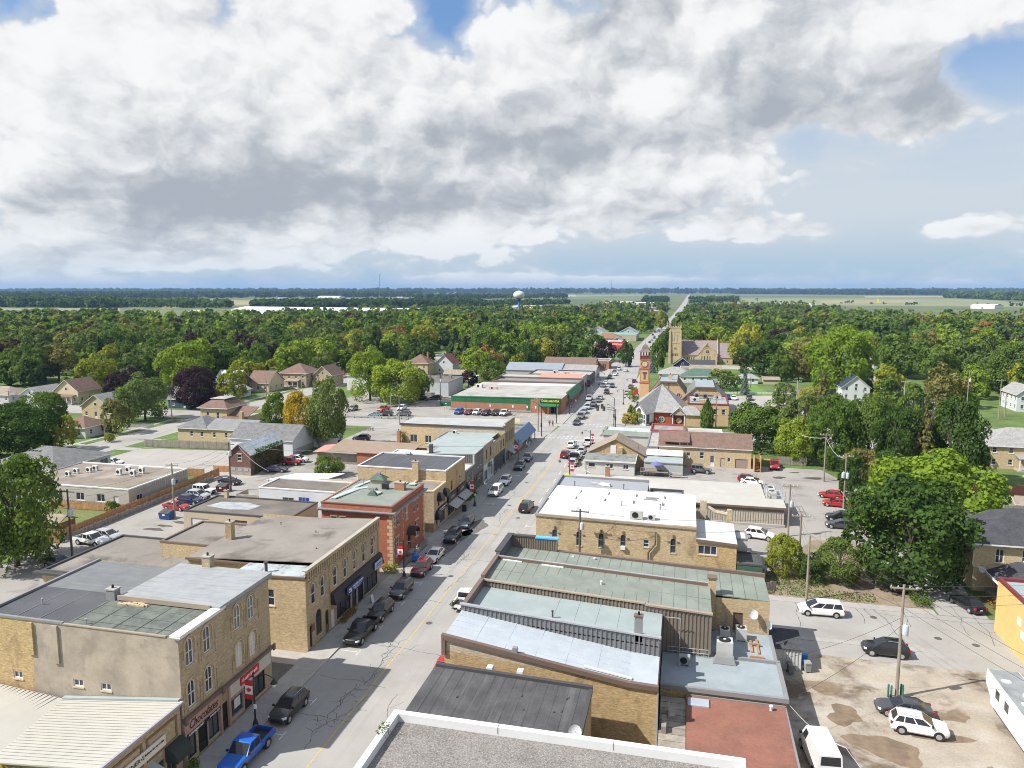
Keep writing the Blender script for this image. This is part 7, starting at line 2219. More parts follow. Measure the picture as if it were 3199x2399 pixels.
house('yellow_villa','square cream villa with brown pyramid roof above the pale blue warehouse',0,0,10,10,5.6,9.4,BUFF,SHBRN,'hip',pos=(-118,311),floors=2,
porch=(6,2,2.5,SHBRN),chim=(3,6))
house('white_gable_house','white gabled house with red-brown roof beside the cream villa',0,0,8.5,10,4.6,8.6,WSID,mat('rust_shingle',(.2,.075,.055),.9,
var=.12,fine=.15,fs=4),'gable','y',pos=(-109,322),floors=1)
house('rust_shed','rust orange low shed behind the pale blue warehouse',0,0,9,6,2.6,4.,mat('rust_boards',(.35,.13,.05),.8,var=.1),SHTAN,'gable','x',pos=(-97,
300),wins=0)
b=flatb('tan_garage_shed','white timber shed roof in the shade by the yard',-90.5,-82.5,161.5,165,2.3,WSID,WROOF2,WHITE,.1);b.done()
b=Bld('brick_villa','two-storey buff brick villa with charcoal hip roof at the right edge',43,104)
x0,x1,y0,y1=36.7,50,102.,114
VW=dict(frame=WHITE,sillm=STONE,kind='sash2',hood=STONE)
b.face(BUFF,'y-',y0,x0,x1,0,6.4,[dict(VW,u=39.6,z=3.9,w=1.,h=1.9),dict(VW,u=42.6,z=3.9,w=1.,h=1.9,ac=True),dict(VW,u=40,z=.9,w=1.6,h=1.7),dict(VW,u=46,
z=3.9,w=1.,h=1.9)])
b.face(BUFF,'x-',x0,y0,y1,0,6.4,[dict(VW,u=105,z=3.9,w=.9,h=1.8),dict(VW,u=109,z=3.9,w=.9,h=1.8),dict(VW,u=105,z=.9,w=.9,h=1.8)]);b.face(BUFF,'x+',x1,
y0,y1,0,6.4);b.face(BUFF,'y+',y1,x0,x1,0,6.4)
b.hip(SHDARK,x0,x1,y0,y1,6.45,9.6,.6)
r=MB()
r.poly([(38.,97.,2.9),(50,97.,2.9),(50,101.9,4.3),(41.5,101.9,4.3)]);r.poly([(38.,101.9,2.9),(38.,97.,2.9),(41.5,101.9,4.3)])
b.add('porch_roof',r,SHDARK)
b.add('porch_fascia',MB().box(37.9,50,96.9,97.1,2.65,2.92).box(37.9,38.1,97.1,101.9,2.65,2.92),WHITE)
for x in(38.5,42.2,46):
 b.add('porch_pillar',MB().box(x-.35,x+.35,97.2,97.9,0,2.65),BUFF)
b.add('porch_floor',MB().box(38.2,50,97.2,101.9,0,.6),CONC)
b.add('porch_wall',MB().box(42.6,50,97.25,97.45,.6,1.3),MAROON)
b.add('downpipe',MB().path([(x0-.1,y0-.1,6.3),(x0-.1,y0-.1,3.4),(x0+1.2,101,3.2)],.07),WHITE)
b.done()
dish('grey satellite dish on the brick villa wall above the porch',(37.6,101.5,2.3),.4,-1.9)
b=Bld('yellow_garage','yellow rendered building with maroon and teal roof edge at the right',41,84)
x0=35.
b.face(mat('yellow_render',(.56,.4,.15),.85,var=.06),'x-',x0,68,90,0,6.,[dict(u=78.5,z=1.4,w=1.6,h=2.6,kind='grid',frame=TANCAP),dict(u=74,z=1.4,w=1.6,
h=2.6,kind='grid',frame=TANCAP)])
b.face(MATS['yellow_render'],'y+',90,x0,46,0,6.);b.face(MATS['yellow_render'],'y-',68,x0,46,0,6.)
b.roof_flat(TLROOF,x0,46,68,90,6.,MAROON,.25,.3)
for k,(u,z)in enumerate(((84,3.4),(82,4.2),(80.5,3.2),(83,2.3))):
 b.add('wall_sign',MB().box(x0-.06,x0-.003,u-.45,u+.45,z,z+.8),WHITE)
b.done()
house('grey_roof_villa','buff brick villa with wide grey hip roof and white porch behind the trees',0,0,16,12,5.,8.2,BUFF,SHLG,'hip',pos=(72,176),floors=2,
porch=(5,2.6,2.8,SHLG))
house('cream_cottage','cream cottage with brown roof half out of frame at the right',0,0,9,9,3.6,6.2,CREAM,SHBRN,'gable','y',pos=(68,146),wins=1)
house('white_house','tall white clapboard house at the right edge by the street',0,0,6.5,12,5.6,8.2,WSID,SHLG,'gable','y',pos=(106,262),floors=2)
house('navy_roof_house','white house with navy roof half hidden in the trees',0,0,9,10,4.8,8.6,WSID,NAVY,'gable','y',pos=(58,275),floors=2)
house('garden_shed','pale roofed garden shed behind the right-hand villa',0,0,3.4,3,2.,2.8,WOODO,SHTAN,'gable','x',pos=(58,140),wins=0,cat='shed')
house('gazebo','small grey roofed garden gazebo on posts behind the brick villa',0,0,3.2,3,2.2,3.,WOODN,SHGREY,'gable','x',pos=(52,124),wins=0,cat='gazebo')
house('navy_cafe','navy blue gabled house with white trim in front of the church',0,0,8.5,9,3.4,6.6,NAVY,SHDARK,'gable','y',pos=(-1.5,352))
house('navy_cafe_wing','low charcoal-roofed wing beside the navy gabled house',0,0,11,8,3.2,5.4,NAVY,SHDARK,'gable','x',pos=(7.5,355))
house('grey_roof_bungalow','bungalow with grey-green roof between clock tower and church',0,0,13,10,3.,5.6,TANB,SHLG,'hip',pos=(-4.5,318))
house('red_brick_flat','flat-roofed red brick block in front of the navy house',0,0,8,9,3.6,4,ORB,SHGREY,'flat',pos=(1.5,338))
house('shingle_block','brown-grey shingled block with plain long wall beside the green',0,0,13,8,2.4,5.2,SHTAN,SHTAN,'gable','x',pos=(8.5,332),wins=0)
house('green_clubhouse','clubhouse with green hip roof at the end of the bowling green',0,0,17,10,2.8,5.6,WSID,SHGREEN,'hip',pos=(6.5,313))
house('green_roof_hut','small white hut with bright green roof beside the bowling green',0,0,5,4,2.4,3.4,WSID,GREENM,'gable','x',pos=(17.8,313.5),wins=0,
cat='hut')
house('white_pavilion','white pavilion with grey hip roof and dark doors by the bowling green',0,0,8,5,2.4,4.,WSID,SHLG,'hip',pos=(25,315),cat='hut')
house('lawn_shed','tiny white shed beside the hall parking lot',0,0,3,3,2.,3.,WSID,SHLG,'gable','y',pos=(34.5,256),wins=0,cat='shed')
house('grey_outbuilding','grey roofed outbuilding with white wall right of the green',0,0,7.5,5,2.4,3.2,WSID,SHGREY,'gable','x',pos=(35.5,272),wins=0,
cat='shed')
house('tan_outbuilding','small tan-roofed outbuilding behind the green',0,0,6,4,2.2,2.9,TANB,SHTAN,'gable','x',pos=(34,315),wins=0,cat='shed')
house('terracotta_annex','terracotta roofed church annex with steep front gable',0,0,9,12,3.6,7.,ORB,mat('terracotta_roof',(.42,.19,.12),.8,var=.08),'gable',
'y',pos=(29,400))
house('brown_gable_shop','brown-roofed gabled shop beyond the shop row on the west side',0,0,24,13,3.4,6.,CREAM,SHBRN,'gable','x',pos=(-54,345),wins=0)
b=flatb('flat_brick_shop','flat-roofed brick shop with white entrance, west side up the street',-44,-36.5,358,370,3.9,ORB,TARD,WHITE,.2,{'y-':row(-43.6,
-37,2,.5,2,2,kind='store',frame=WHITE)});b.done()
b=Bld('grocery','grocery store with big red front sign, west side up the street',-46,480)
b.face(TANB,'y-',462,-58,-37,0,5.4);b.face(ORB,'x+',-37,462,484,0,5.4);b.roof_flat(WROOF,-58,-37,462,484,5.2,WHITE,.2)
sg=b.add('sign_board',MB().box(-47,-37.4,461.6,461.95,1.2,6.4),REDP)
text('FOODLAND',1.6,TEXTW,sg,'y-',461.6,-41.6,4.6,bold=True,fit=7.)
b.add('poster',MB().box(-40.2,-38,461.5,461.59,1.3,3.2),WHITE)
b.done()
b=flatb('teal_plaza','long low plaza with pale teal fascia, west side far up the street',-76,-37,560,585,4.2,TANB,SHLG,mat('aqua_fascia',(.3,.52,.47),
.6),.8);b.done()
for k,x in enumerate((-70,-45)):
 house('plaza_gable','grey gabled roof rising behind the teal plaza, %s'%('at its west end' if k==0 else 'nearest the street'),0,0,15,14,5.,9.,GSID,SHLG,
'gable','y',pos=(x,586),wins=0,cat='building')
house('brown_hip_hall','brown hip-roofed hall with yellow wall in front of the teal plaza',0,0,20,14,4.,7.6,mat('mustard_wall',(.55,.4,.14),.8),mat('rust_brown_roof',
(.24,.12,.075),.9,var=.1),'hip',pos=(-56,530),wins=0)
house('white_garage_hall','white gabled shop in front of the brown hip-roofed hall',0,0,8,9,3.2,5.6,WSID,SHLG,'gable','y',pos=(-47,515),wins=1)
# vehicles (local: forward +Y)
def paint(name,c,rough=.28):
 return mat('car_'+name,c,rough,var=0,spec=.5,coat=.6)
PAINT=dict(blue=paint('blue',(.005,.1,.45)),dkgreen=paint('dark_green_grey',(.022,.032,.034)),black=paint('black',(.01,.01,.011)),red=paint('red',(.36,
.012,.014)),dkred=paint('dark_red',(.15,.008,.014)),white=paint('white',(.72,.72,.71)),silver=paint('silver',(.38,.39,.4)),grey=paint('grey',(.12,.125,
.13)),bluegrey=paint('blue_grey',(.085,.125,.17)),navy=paint('navy',(.012,.02,.06)),tan=paint('tan',(.26,.22,.16)),orange=paint('orange_red',(.42,.07,
.025)),purple=paint('purple_grey',(.075,.07,.095)),ltblue=paint('light_blue',(.22,.33,.4)),gunmetal=paint('gunmetal',(.05,.052,.055)),olive=paint('olive_grey',
(.15,.145,.13)))
SPEC={'sedan':(4.75,1.84,1.47,.97,[(0,.8,.42,.76),(.03,.93,.26,.96),(.18,1,.22,1.03),(.5,1,.22,1.),(.68,1,.22,.98),(.88,.97,.24,.87),(.96,.9,.28,.76),
(1,.74,.38,.64)],(.09,.25,.52,.74),.34),'suv':(4.6,1.87,1.71,1.1,[(0,.86,.46,.92),(.02,.95,.3,1.1),(.2,1,.26,1.15),(.5,1,.26,1.13),(.7,1,.26,1.12),(.89,
.97,.28,1.03),(.965,.9,.32,.92),(1,.76,.42,.78)],(.025,.13,.54,.75),.37),'minivan':(5.1,1.97,1.76,1.05,[(0,.84,.46,.9),(.02,.95,.28,1.06),(.2,1,.24,1.09),
(.55,1,.24,1.07),(.78,1,.24,1.05),(.92,.95,.26,.92),(.975,.87,.32,.78),(1,.72,.42,.66)],(.015,.07,.58,.83),.35),'pickup':(5.8,2.,1.88,1.12,[(0,.93,.55,
.72),(.01,.97,.5,.74),(.36,1,.45,.74),(.365,1,.42,1.12),(.5,1,.42,1.13),(.7,1,.42,1.14),(.93,.97,.44,1.06),(.985,.9,.46,.92),(1,.82,.52,.8)],(.365,.38,
.59,.72),.4),'jeep':(4.3,1.88,1.84,1.12,[(0,.86,.55,1.),(.02,.9,.48,1.12),(.3,.92,.45,1.12),(.62,.92,.45,1.12),(.66,.84,.45,1.1),(.96,.8,.48,1.05),(1,
.72,.55,.95)],(.03,.05,.58,.64),.41),'van':(5.9,2.05,2.55,1.35,[(0,.93,.45,1.3),(.015,.98,.36,1.36),(.3,1,.34,1.36),(.72,1,.34,1.35),(.86,1,.34,1.22),
(.96,.95,.36,1.),(1,.82,.44,.75)],(.008,.02,.7,.86),.38),}
SPEC['hatch']=(4.25,1.78,1.5,.94,[(0,.82,.44,.8),(.03,.94,.26,.96),(.2,1,.22,.98),(.5,1,.22,.96),(.68,1,.22,.95),(.92,.95,.25,.8),(.98,.85,.32,.68),(1,
.7,.42,.58)],(.03,.14,.53,.72),.33)
_car={}
def car_meshes(kind):
 if kind in _car:
  return _car[kind]
 L,W,H,belt,st,gh,wr=SPEC[kind]
 hw=W/2
 P_=[]
 body=MB()
 rings=[]
 for t,wf,zb,zt in st:
  y,w=-L/2+t*L,hw*wf
  half=[(w*.86,zb),(w,zb+.16),(w,(zb+zt)/2),(w*.985,zt-.16),(w*.9,zt-.02),(w*.45,zt+.015)]
  rings.append([(x,y,z)for x,z in half]+[(-x,y,z)for x,z in reversed(half)])
 n=len(rings[0])
 for r_ in rings:
  body.v+=r_
 for a in range(len(rings)-1):
  for k in range(n):
   j=(k+1)%n
   body.f.append((a*n+k,(a+1)*n+k,(a+1)*n+j,a*n+j))
 body.f.append(tuple(range(n)))
 body.f.append(tuple((len(rings)-1)*n+k for k in reversed(range(n))))
 if kind=='pickup':
  y0,y1=-L/2,-L/2+.36*L
  body.box(-hw*.97,-hw*.84,y0+.06,y1,.6,1.12).box(hw*.84,hw*.97,y0+.06,y1,.6,1.12).box(-hw*.97,hw*.97,y0,y0+.055,.6,1.1)
 yb0,yt0,yt1,yb1=[-L/2+f*L for f in gh]
 wb,wt=hw*.92,hw*(.7 if kind not in('van','jeep','pickup')else.82)
 zb,zt=belt-.04,H
 base=[(-wb,yb0,zb),(wb,yb0,zb),(wb,yb1,zb),(-wb,yb1,zb)]
 tp=[(-wt,yt0,zt-.05),(wt,yt0,zt-.05),(wt,yt1,zt-.06),(-wt,yt1,zt-.06)]
 cab=MB()
 i=0
 cab.v+=base+tp+[(-wt*.86,yt0+.1,zt),(wt*.86,yt0+.1,zt),(wt*.86,yt1-.12,zt),(-wt*.86,yt1-.12,zt)]
 for k in range(4):
  j=(k+1)%4
  cab.f+=[(k,j,4+j,4+k),(4+k,4+j,8+j,8+k)]
 cab.f.append((8,9,10,11))
 P_.append(('body',body.mesh('body',True),None))
 P_.append(('cabin',cab.mesh('cabin',True),None))
 V=lambda p:Vector(p)
 def pane(c00,c10,c11,c01,s0,s1,t0,t1,off=.012):
  c00,c10,c11,c01=map(V,(c00,c10,c11,c01))
  f=lambda s,t:c00 .lerp(c10,s).lerp(c01 .lerp(c11,s),t)
  nrm=(c10-c00).cross(c01-c00).normalized()*off
  m_=MB()
  m_.poly([tuple(f(s,t)+nrm)for s,t in((s0,t0),(s1,t0),(s1,t1),(s0,t1))])
  return m_
 P_.append(('windscreen',pane(base[2],base[3],tp[3],tp[2],.05,.95,.06,.93).mesh('windscreen'),CARGL))
 P_.append(('rear_window',pane(base[0],base[1],tp[1],tp[0],.08,.92,.12 if kind!='van' else.3,.9).mesh('rear_window'),CARGL))
 spl={'pickup':[(.06,.47),(.53,.94)],'van':[(.76,.93)],'minivan':[(.04,.3),(.33,.62),(.65,.93)],'suv':[(.05,.26),(.29,.57),(.61,.93)],'jeep':[(.05,.36),
(.4,.66),(.7,.95)]}.get(kind,[(.09,.48),(.53,.92)])
 for s0,s1 in spl:
  P_.append(('side_window',pane(base[1],base[2],tp[2],tp[1],s0,s1,.12,.88).mesh('side_window'),CARGL))
  P_.append(('side_window',pane(base[3],base[0],tp[0],tp[3],1-s1,1-s0,.12,.88).mesh('side_window'),CARGL))
 fx_,fz=st[-2][1]*hw,st[-2][3]
 yl=-L/2+L*st[-2][0]
 for s in(-1,1):
  P_.append(('headlight',MB().hexa([(s*fx_*.98-.14,yl-.12,fz-.17),(s*fx_*.98+.14*(s<0),yl-.12,fz-.17),(s*fx_*.8+.1,yl+.1,fz-.19),(s*fx_*.8-.1,yl+.1,fz-.19),
(s*fx_*.98-.14,yl-.14,fz-.01),(s*fx_*.98+.14*(s<0),yl-.14,fz-.01),(s*fx_*.8+.1,yl+.09,fz-.05),(s*fx_*.8-.1,yl+.09,fz-.05)]).mesh('headlight'),HEADL))
  rz_=(.78,1.08)if kind=='pickup' else(st[1][3]-.26,st[1][3]-.02)
  rx=st[1][1]*hw
  P_.append(('taillight',MB().box(min(s*rx*.99,s*(rx-.22)),max(s*rx*.99,s*(rx-.22)),-L/2-.02,-L/2+.18,rz_[0],rz_[1]).mesh('taillight'),TAILL))
  P_.append(('mirror',MB().box(min(s*wb,s*(wb+.22)),max(s*wb,s*(wb+.22)),yb1-.3,yb1-.16,belt+.02,belt+.19).mesh('mirror'),BLACK))
 P_.append(('grille',MB().box(-hw*.52,hw*.52,L/2-.05,L/2+.008,st[-1][2]+.02,st[-1][3]-.02).mesh('grille'),BLACK))
 P_.append(('number_plate',MB().box(-.16,.16,-L/2-.03,-L/2+.02,.6,.74).mesh('number_plate'),PLATE))
 if kind=='pickup':
  P_.append(('bed_floor',MB().box(-hw*.84,hw*.84,-L/2+.06,-L/2+.36*L,.76,.79).mesh('bed_floor'),BLACK))
 if kind=='suv':
  P_.append(('roof_rail',MB().tube((-wt*.9,yt0+.2,zt+.03),(-wt*.9,yt1-.3,zt+.03),.022,.022,4).tube((wt*.9,yt0+.2,zt+.03),(wt*.9,yt1-.3,zt+.03),.022,.022,
4).mesh('roof_rail'),GALV))
 wx=hw-.2
 ty=MB().tube((-.11,0,0),(.11,0,0),wr,wr,16).mesh('wheel',True)
 rim=MB().tube((.112,0,0),(.125,0,0),wr*.66,wr*.6,12).mesh('rim')
 arch=[]
 for s in(-1,1):
  for yy in(-L/2+L*(.19 if kind!='pickup' else.21),-L/2+L*.815):
   arch.append((s,yy))
 am_=MB()
 for s,yy in arch:
  am_.tube((s*(hw-.3),yy,wr+.04),(s*(hw+.004),yy,wr+.04),wr*1.17,wr*1.17,16)
 P_.append(('wheel_arch',am_.mesh('wheel_arch'),RUBBER))
 _car[kind]=(P_,ty,rim,arch,hw,wr)
 return _car[kind]
def car(label,kind,colour,q=None,deg=0.,at=None,small=False,group=None,x=None):
 ""
 if at is None:
  at=P(q[0],q[1],.75)
  if x is not None:
   d=ray(*q)
   at=(x,d[1]/d[0]*x)
 P_,ty,rim,arch,hw,wr=car_meshes(kind)
 names={'sedan':'sedan','suv':'suv_car','minivan':'minivan','pickup':'pickup_truck','jeep':'off_road_car','van':'cargo_van','hatch':'hatchback'}
 t=thing(names[kind],label,{'pickup':'pickup truck','van':'van','minivan':'minivan'}.get(kind,'car'),(at[0],at[1],.012),D2R(deg),group)
 for nm,me,m in P_:
  if small and nm in('mirror','roof_rail','number_plate','wheel_arch','grille'):
   continue
  link(nm,me,m or PAINT[colour],t)
 for s,yy in arch:
  w=link('wheel',ty,RUBBER,t,(s*(hw-.1),yy,wr))
  if s<0:
   w.rotation_euler=(0,0,pi)
  if not small:
   link('rim',rim,CHROME,w)
 return t
K='cars parked along the west kerb'
KL=-34.45
car('bright blue pickup parked at the kerb by the chocolate shop','pickup','blue',B(352,1555),180,x=KL,group=K)
car('dark green-grey SUV parked just behind the blue pickup','suv','dkgreen',B(628,1268),180,x=KL,group=K)
car('black pickup parked opposite the realty block corner','pickup','black',B(1098,788),180,x=KL,group=K)
car('black SUV parked right behind the black pickup','suv','black',B(1222,640),180,x=KL,group=K)
car('black compact SUV parked before the dark red one','suv','gunmetal',B(1356,515),180,x=KL,group=K)
car('dark red SUV parked outside the red brick block','suv','dkred',C(243,383),180,x=KL,group=K)
car('white sedan parked behind the dark red SUV','sedan','white',C(327,295),180,x=KL,group=K)
car('black SUV parked by the yellow arcade shop','suv','black',C(444,165),180,x=KL,group=K)
car('blue-grey sedan parked behind the black SUV','sedan','bluegrey',C(532,88),180,x=KL,group=K)
car('white minivan parked beside the lamp post with a flag','minivan','white',M3(688,1212),180,x=KL,group=K)
car('white SUV with dark roof glass behind the white minivan','suv','white',M3(770,1128),180,x=KL,group=K)
car('dark grey SUV parked outside the narrow brick shops','suv','gunmetal',M3(893,1000),180,x=KL,group=K)
car('grey SUV parked nearest the far lamp post','suv','grey',M3(960,938),180,x=KL,group=K)
car('white pickup driving up the middle of the street','pickup','white',C(528,442),0,x=-25.6)
car('black minivan driving away past the white roof block','minivan','black',M3(953,1328),0,x=-26.6)
car('red car at the east kerb mostly hidden by brown roof rake','suv','red',at=(-22.75,67.6),deg=0)
T='traffic waiting at the lights'
car('red SUV in the left turn lane before the crossing','suv','dkred',M3(1288,957),0,x=-26.6,group=T)
car('white SUV at the kerb behind the flag banner','suv','white',M3(1395,968),0,x=-23.6,group=T)
car('silver SUV behind the yellow sign','suv','silver',M3(1357,1030),0,x=-23.6,group=T)
car('black pickup in the queue beside the gabled shop','pickup','black',M3(1368,865),0,x=-24.,group=T)
car('silver SUV in the queue ahead of the black pickup','suv','silver',M3(1435,790),0,x=-23.4,group=T)
car('white SUV with dark window at the stop line','suv','white',M3(1345,745),0,x=-26.8,group=T)
car('white pickup at the stop line by the flag lamp','pickup','white',M3(1485,725),0,x=-23.2,group=T)
O='oncoming traffic beyond the crossing'
for q,kind,colr,lb in((M3(1387,602),'sedan','gunmetal','dark sedan first in the oncoming queue at the crossing'),(M3(1422,550),'pickup','olive','olive grey pickup second in the oncoming queue'),
(M3(1449,508),'sedan','ltblue','pale blue sedan third in the oncoming queue'),(M3(1482,470),'suv','silver','silver SUV fourth in the oncoming queue'),
(M3(1531,447),'suv','grey','grey SUV fifth in the oncoming queue'),(M3(1568,411),'sedan','grey','grey sedan sixth in the oncoming queue'),(M3(1588,390),
'hatch','silver','silver hatchback at the tail of the oncoming queue'),(M3(1645,343),'jeep','gunmetal','dark off-road car driving towards camera alone'),
(M3(1693,288),'suv','bluegrey','blue-grey SUV behind the off-road car')):
 car(lb,kind,colr,q,180,group=O)
for q,kind,colr,dg,lb in((M3(1497,396),'pickup','silver',180,'silver pickup parked beside the brown brick store'),(M3(1615,285),'suv','grey',180,'grey SUV parked before the white shop row'),
(M3(1637,258),'sedan','white',180,'white sedan parked before the white shop row'),(M3(1673,215),'suv','black',180,'black SUV parked up the street'),(M3(1717,
187),'hatch','white',180,'white hatchback parked up the street behind the black SUV'),(M3(1712,172),'suv','purple',180,'purple-grey SUV behind the white hatchback'),
(M3(1752,142),'suv','silver',180,'silver SUV driving towards camera far up the street'),(M3(1810,152),'sedan','white',0,'white sedan driving away up the street'),
(M3(1842,115),'suv','navy',180,'navy SUV far up the street'),(M3(1831,68),'sedan','white',180,'white sedan by the lawn far up the street'),(M3(1820,346),
'suv','silver',0,'silver SUV parked near the clock tower'),(M3(1853,296),'suv','grey',0,'grey SUV parked beyond the silver one by clock tower'),(M3(1886,
246),'hatch','dkred',0,'dark red car turning beside the clock tower')):
 car(lb,kind,colr,q,dg,small=True,group='cars further up the street')
QF=_t(1780,1000,7.373)
for k,(q,colr,ds)in enumerate(((QF(1890,455),'silver','silver car nearest the clock tower roof in the far traffic'),(QF(1950,400),'black','black car in the far traffic, nearer lane'),
(QF(1915,330),'navy','navy car by the teal plaza in the far traffic'),(QF(1965,268),'black','black car at the plaza corner in the far traffic'),(QF(2050,
225),'grey','grey car in the middle of the far traffic'),(QF(2115,165),'grey','grey car furthest up in the far traffic'),(QF(2165,265),'black','black car at the east kerb in the far traffic'),
(QF(2125,310),'dkred','dark car below the black one at the east kerb'),(QF(1840,500),'gunmetal','gunmetal car lowest in the far traffic'))):
 car(ds,'suv' if k%2 else 'sedan',colr,q,180 if k%2 else 0,small=True,group='far traffic up the street')
W='cars on the rear lots'
car('white pickup with open bed parked by the timber fence','pickup','white',M1(790,1618),-96,group=W)
car('silver SUV parked beside the white pickup','suv','silver',M1(935,1582),-96,group=W)
car('dark SUV in the shade of the big left tree','suv','gunmetal',A(385,325),-100,group=W)
car('bright red sedan parked below the utility pole','sedan','red',M1(1525,1322),-94,group=W)
car('navy SUV beside the bright red sedan','suv','navy',M1(1645,1275),-94,group=W)
car('silver SUV between the navy SUV and the white off-road car','suv','silver',M1(1712,1232),-94,group=W)
car('white off-road car at the far end of the row by the fence','jeep','white',M1(1765,1190),-94,group=W)
car('black sedan by the coach house pole','sedan','black',M1(1985,1108),-94,group=W)
car('white SUV parked behind the clinic','suv','white',M1(975,952),-80,group=W)
car('purple-grey sedan beside the ivy coach house','sedan','purple',M2(452,1003),-80,group=W)
car('red off-road car with black hood beside the ivy','jeep','red',M2(580,945),-80,group=W)
car('white SUV behind the red off-road car','suv','white',M2(642,922),-80,group=W)
car('dark grey SUV parked behind the brick chimney','suv','gunmetal',M2(1187,738),95,group=W)
car('black pickup beside the white shed','pickup','black',M2(998,795),-85,group=W)
Dp='cars on the corner parking lot'
for q,kind,colr,dg,lb in((M2(1113,483),'suv','tan',180,'tan SUV alone on the corner lot'),(M2(1380,488),'pickup','orange',170,'orange-red pickup on the corner lot'),
(M2(1535,480),'suv','white',180,'white SUV in the middle of the corner lot'),(M2(1308,534),'sedan','ltblue',100,'pale blue sedan at the guard rail'),(M2(1395,
529),'suv','gunmetal',95,'gunmetal SUV at the guard rail'),(M2(1552,530),'suv','grey',95,'grey SUV at the guard rail by the pole'),(M2(1715,397),'sedan',
'black',95,'black sedan in shade by the pale blue warehouse'),(M2(1828,391),'suv','gunmetal',90,'gunmetal SUV in shade at the warehouse corner'),(M3(370,
511),'suv','blue',175,'blue SUV first in the row along the dollar store'),(M3(456,515),'sedan','dkred',175,'dark red sedan in the row along the dollar store'),
(M3(526,517),'suv','white',175,'white SUV in the row along the dollar store'),(M3(604,523),'suv','navy',175,'navy SUV in the row along the dollar store'),
(M3(686,523),'suv','black',175,'black SUV in the row along the dollar store'),(M3(764,523),'pickup','white',175,'white pickup last in the row along the dollar store'),
(M3(462,245),'suv','white',160,'white SUV behind the pale blue warehouse'),(M3(525,236),'van','white',160,'white cargo van behind the pale blue warehouse'),
(M3(400,245),'suv','dkred',160,'dark red SUV behind the pale blue warehouse'),(M3(622,258),'suv','silver',100,'silver SUV behind the dollar store'),(M3(655,
245),'sedan','white',100,'white sedan behind the silver SUV'),(M3(718,215),'suv','grey',100,'grey SUV beside the cream-roofed store')):
 car(lb,kind,colr,q,dg,group=Dp)
E_='cars east of the main street'
car('white SUV behind the white-roofed block','suv','white',D(1190,140),-105,group=E_)
car('grey off-road car beside the brown-roofed house','jeep','grey',M4(1078,1290),-95,group=E_)
car('red pickup parked in front of the slatted fence','pickup','red',M4(1712,1248),175,group=E_)
car('dark red hatchback parked behind the white sports car','hatch','dkred',M4(1490,1365),-98,group=E_)
car('white car with black roof glass beside the cooling rack','sedan','white',M4(1525,1390),-98,group=E_)
car('red hatchback under the trees','hatch','red',M5(540,1225),75,group=E_)
car('red sedan beside the twin pole','sedan','red',M5(592,1296),80,group=E_)
car('black SUV half hidden by the big maple','suv','black',M5(625,1420),85,group=E_)
car('gunmetal sedan beside the black SUV at the maple','sedan','gunmetal',M5(630,1480),85,group=E_)
car('pearl white minivan at the kerb of the side street','minivan','white',R(342,622),92,group=E_)
car('black SUV driving along the side street','suv','black',R(762,878),88,group=E_)
car('dark grey sedan parked beside the green bollards','sedan','gunmetal',R(880,1258),88,group=E_)
car('white SUV with dark sunroof on the gravel yard','suv','white',R(978,1375),-97,group=E_)
car('white cargo van cut by the bottom edge','van','white',R(335,1570),6,group=E_)
car('black sedan in the villa driveway','sedan','black',R(1292,582),20,group=E_)
car('dark car under the maple by the wire fence','sedan','grey',R(832,452),180,group=E_)
car('silver hatchback hidden behind the small trees','hatch','silver',R(150,285),70,group=E_)
for q,kind,colr,lb in((M4(1310,665),'suv','navy','navy SUV at the white fence of the green'),(M4(1362,668),'sedan','white','white sedan at the white fence of the green'),
(M4(1495,670),'pickup','gunmetal','dark pickup at the white fence of the green'),(M4(1475,738),'sedan','black','black sedan behind the dark round tree'),
(M4(1198,424),'van','grey','grey van beside the church drive'),(M4(955,157),'suv','white','white SUV behind the church roof')):
 car(lb,kind,colr,q,180,small=True,group=E_)
t=thing('box_trailer','long white box trailer with grey roof parked beside the yellow building','trailer',(29.2,64.8,0),D2R(-1))
c_=(29.2,64.8)
Lt=13.4
def tb(x0,x1,y0,y1,z0,z1):return MB().box(x0,x1,y0,y1,z0,z1)
part('body',tb(-1.3,1.3,-Lt/2,Lt/2,.95,3.6),WHITE,t,world=False)
part('nose',MB().hexa([(-1.3,Lt/2,1.5),(1.3,Lt/2,1.5),(1.3,Lt/2+1.3,2.3),(-1.3,Lt/2+1.3,2.3),(-1.3,Lt/2,3.6),(1.3,Lt/2,3.6),(1.3,Lt/2+1.3,3.6),(-1.3,Lt/2+1.3,
3.6)]),WHITE,t,world=False)
part('roof',tb(-1.22,1.22,-Lt/2+.1,Lt/2+1.2,3.603,3.64),mat('grey_trailer_roof',(.25,.26,.26),.7,var=.12,vs=.8,stain=(.15,.155,.155),ss_=.5,samt=.6),t,
world=False)
part('roof_vent',tb(-.1,.8,2.6,3.4,3.642,3.95),WHITE,t,world=False)
part('roof_hatch',tb(-.7,-.1,1.6,2.1,3.642,3.75),WHITE,t,world=False)
part('roof_hatch',tb(-.9,-.2,5.4,5.9,3.642,3.75),WHITE,t,world=False)
for y in(5.2,3.2):
 part('side_window',tb(-1.33,-1.303,y-.4,y+.4,2.1,2.9),GLASS,t,world=False)
part('side_door',tb(-1.33,-1.303,-2.6,-1.8,1.,2.8),LGSID,t,world=False)
part('chassis',tb(-1.1,1.1,-Lt/2+.3,Lt/2-.3,.55,.94),BLACK,t,world=False)
wm_=MB().tube((-.14,0,0),(.14,0,0),.42,.42,14).mesh('wheel')
rm_=MB().tube((-.16,0,0),(-.142,0,0),.26,.26,12).mesh('rim')
for y in(-2.9,-3.85,-4.8):
 for x in(-1.12,1.12):
  w=link('wheel',wm_,RUBBER,t,(x,y,.42))
  link('rim',rm_,WHITE,w)
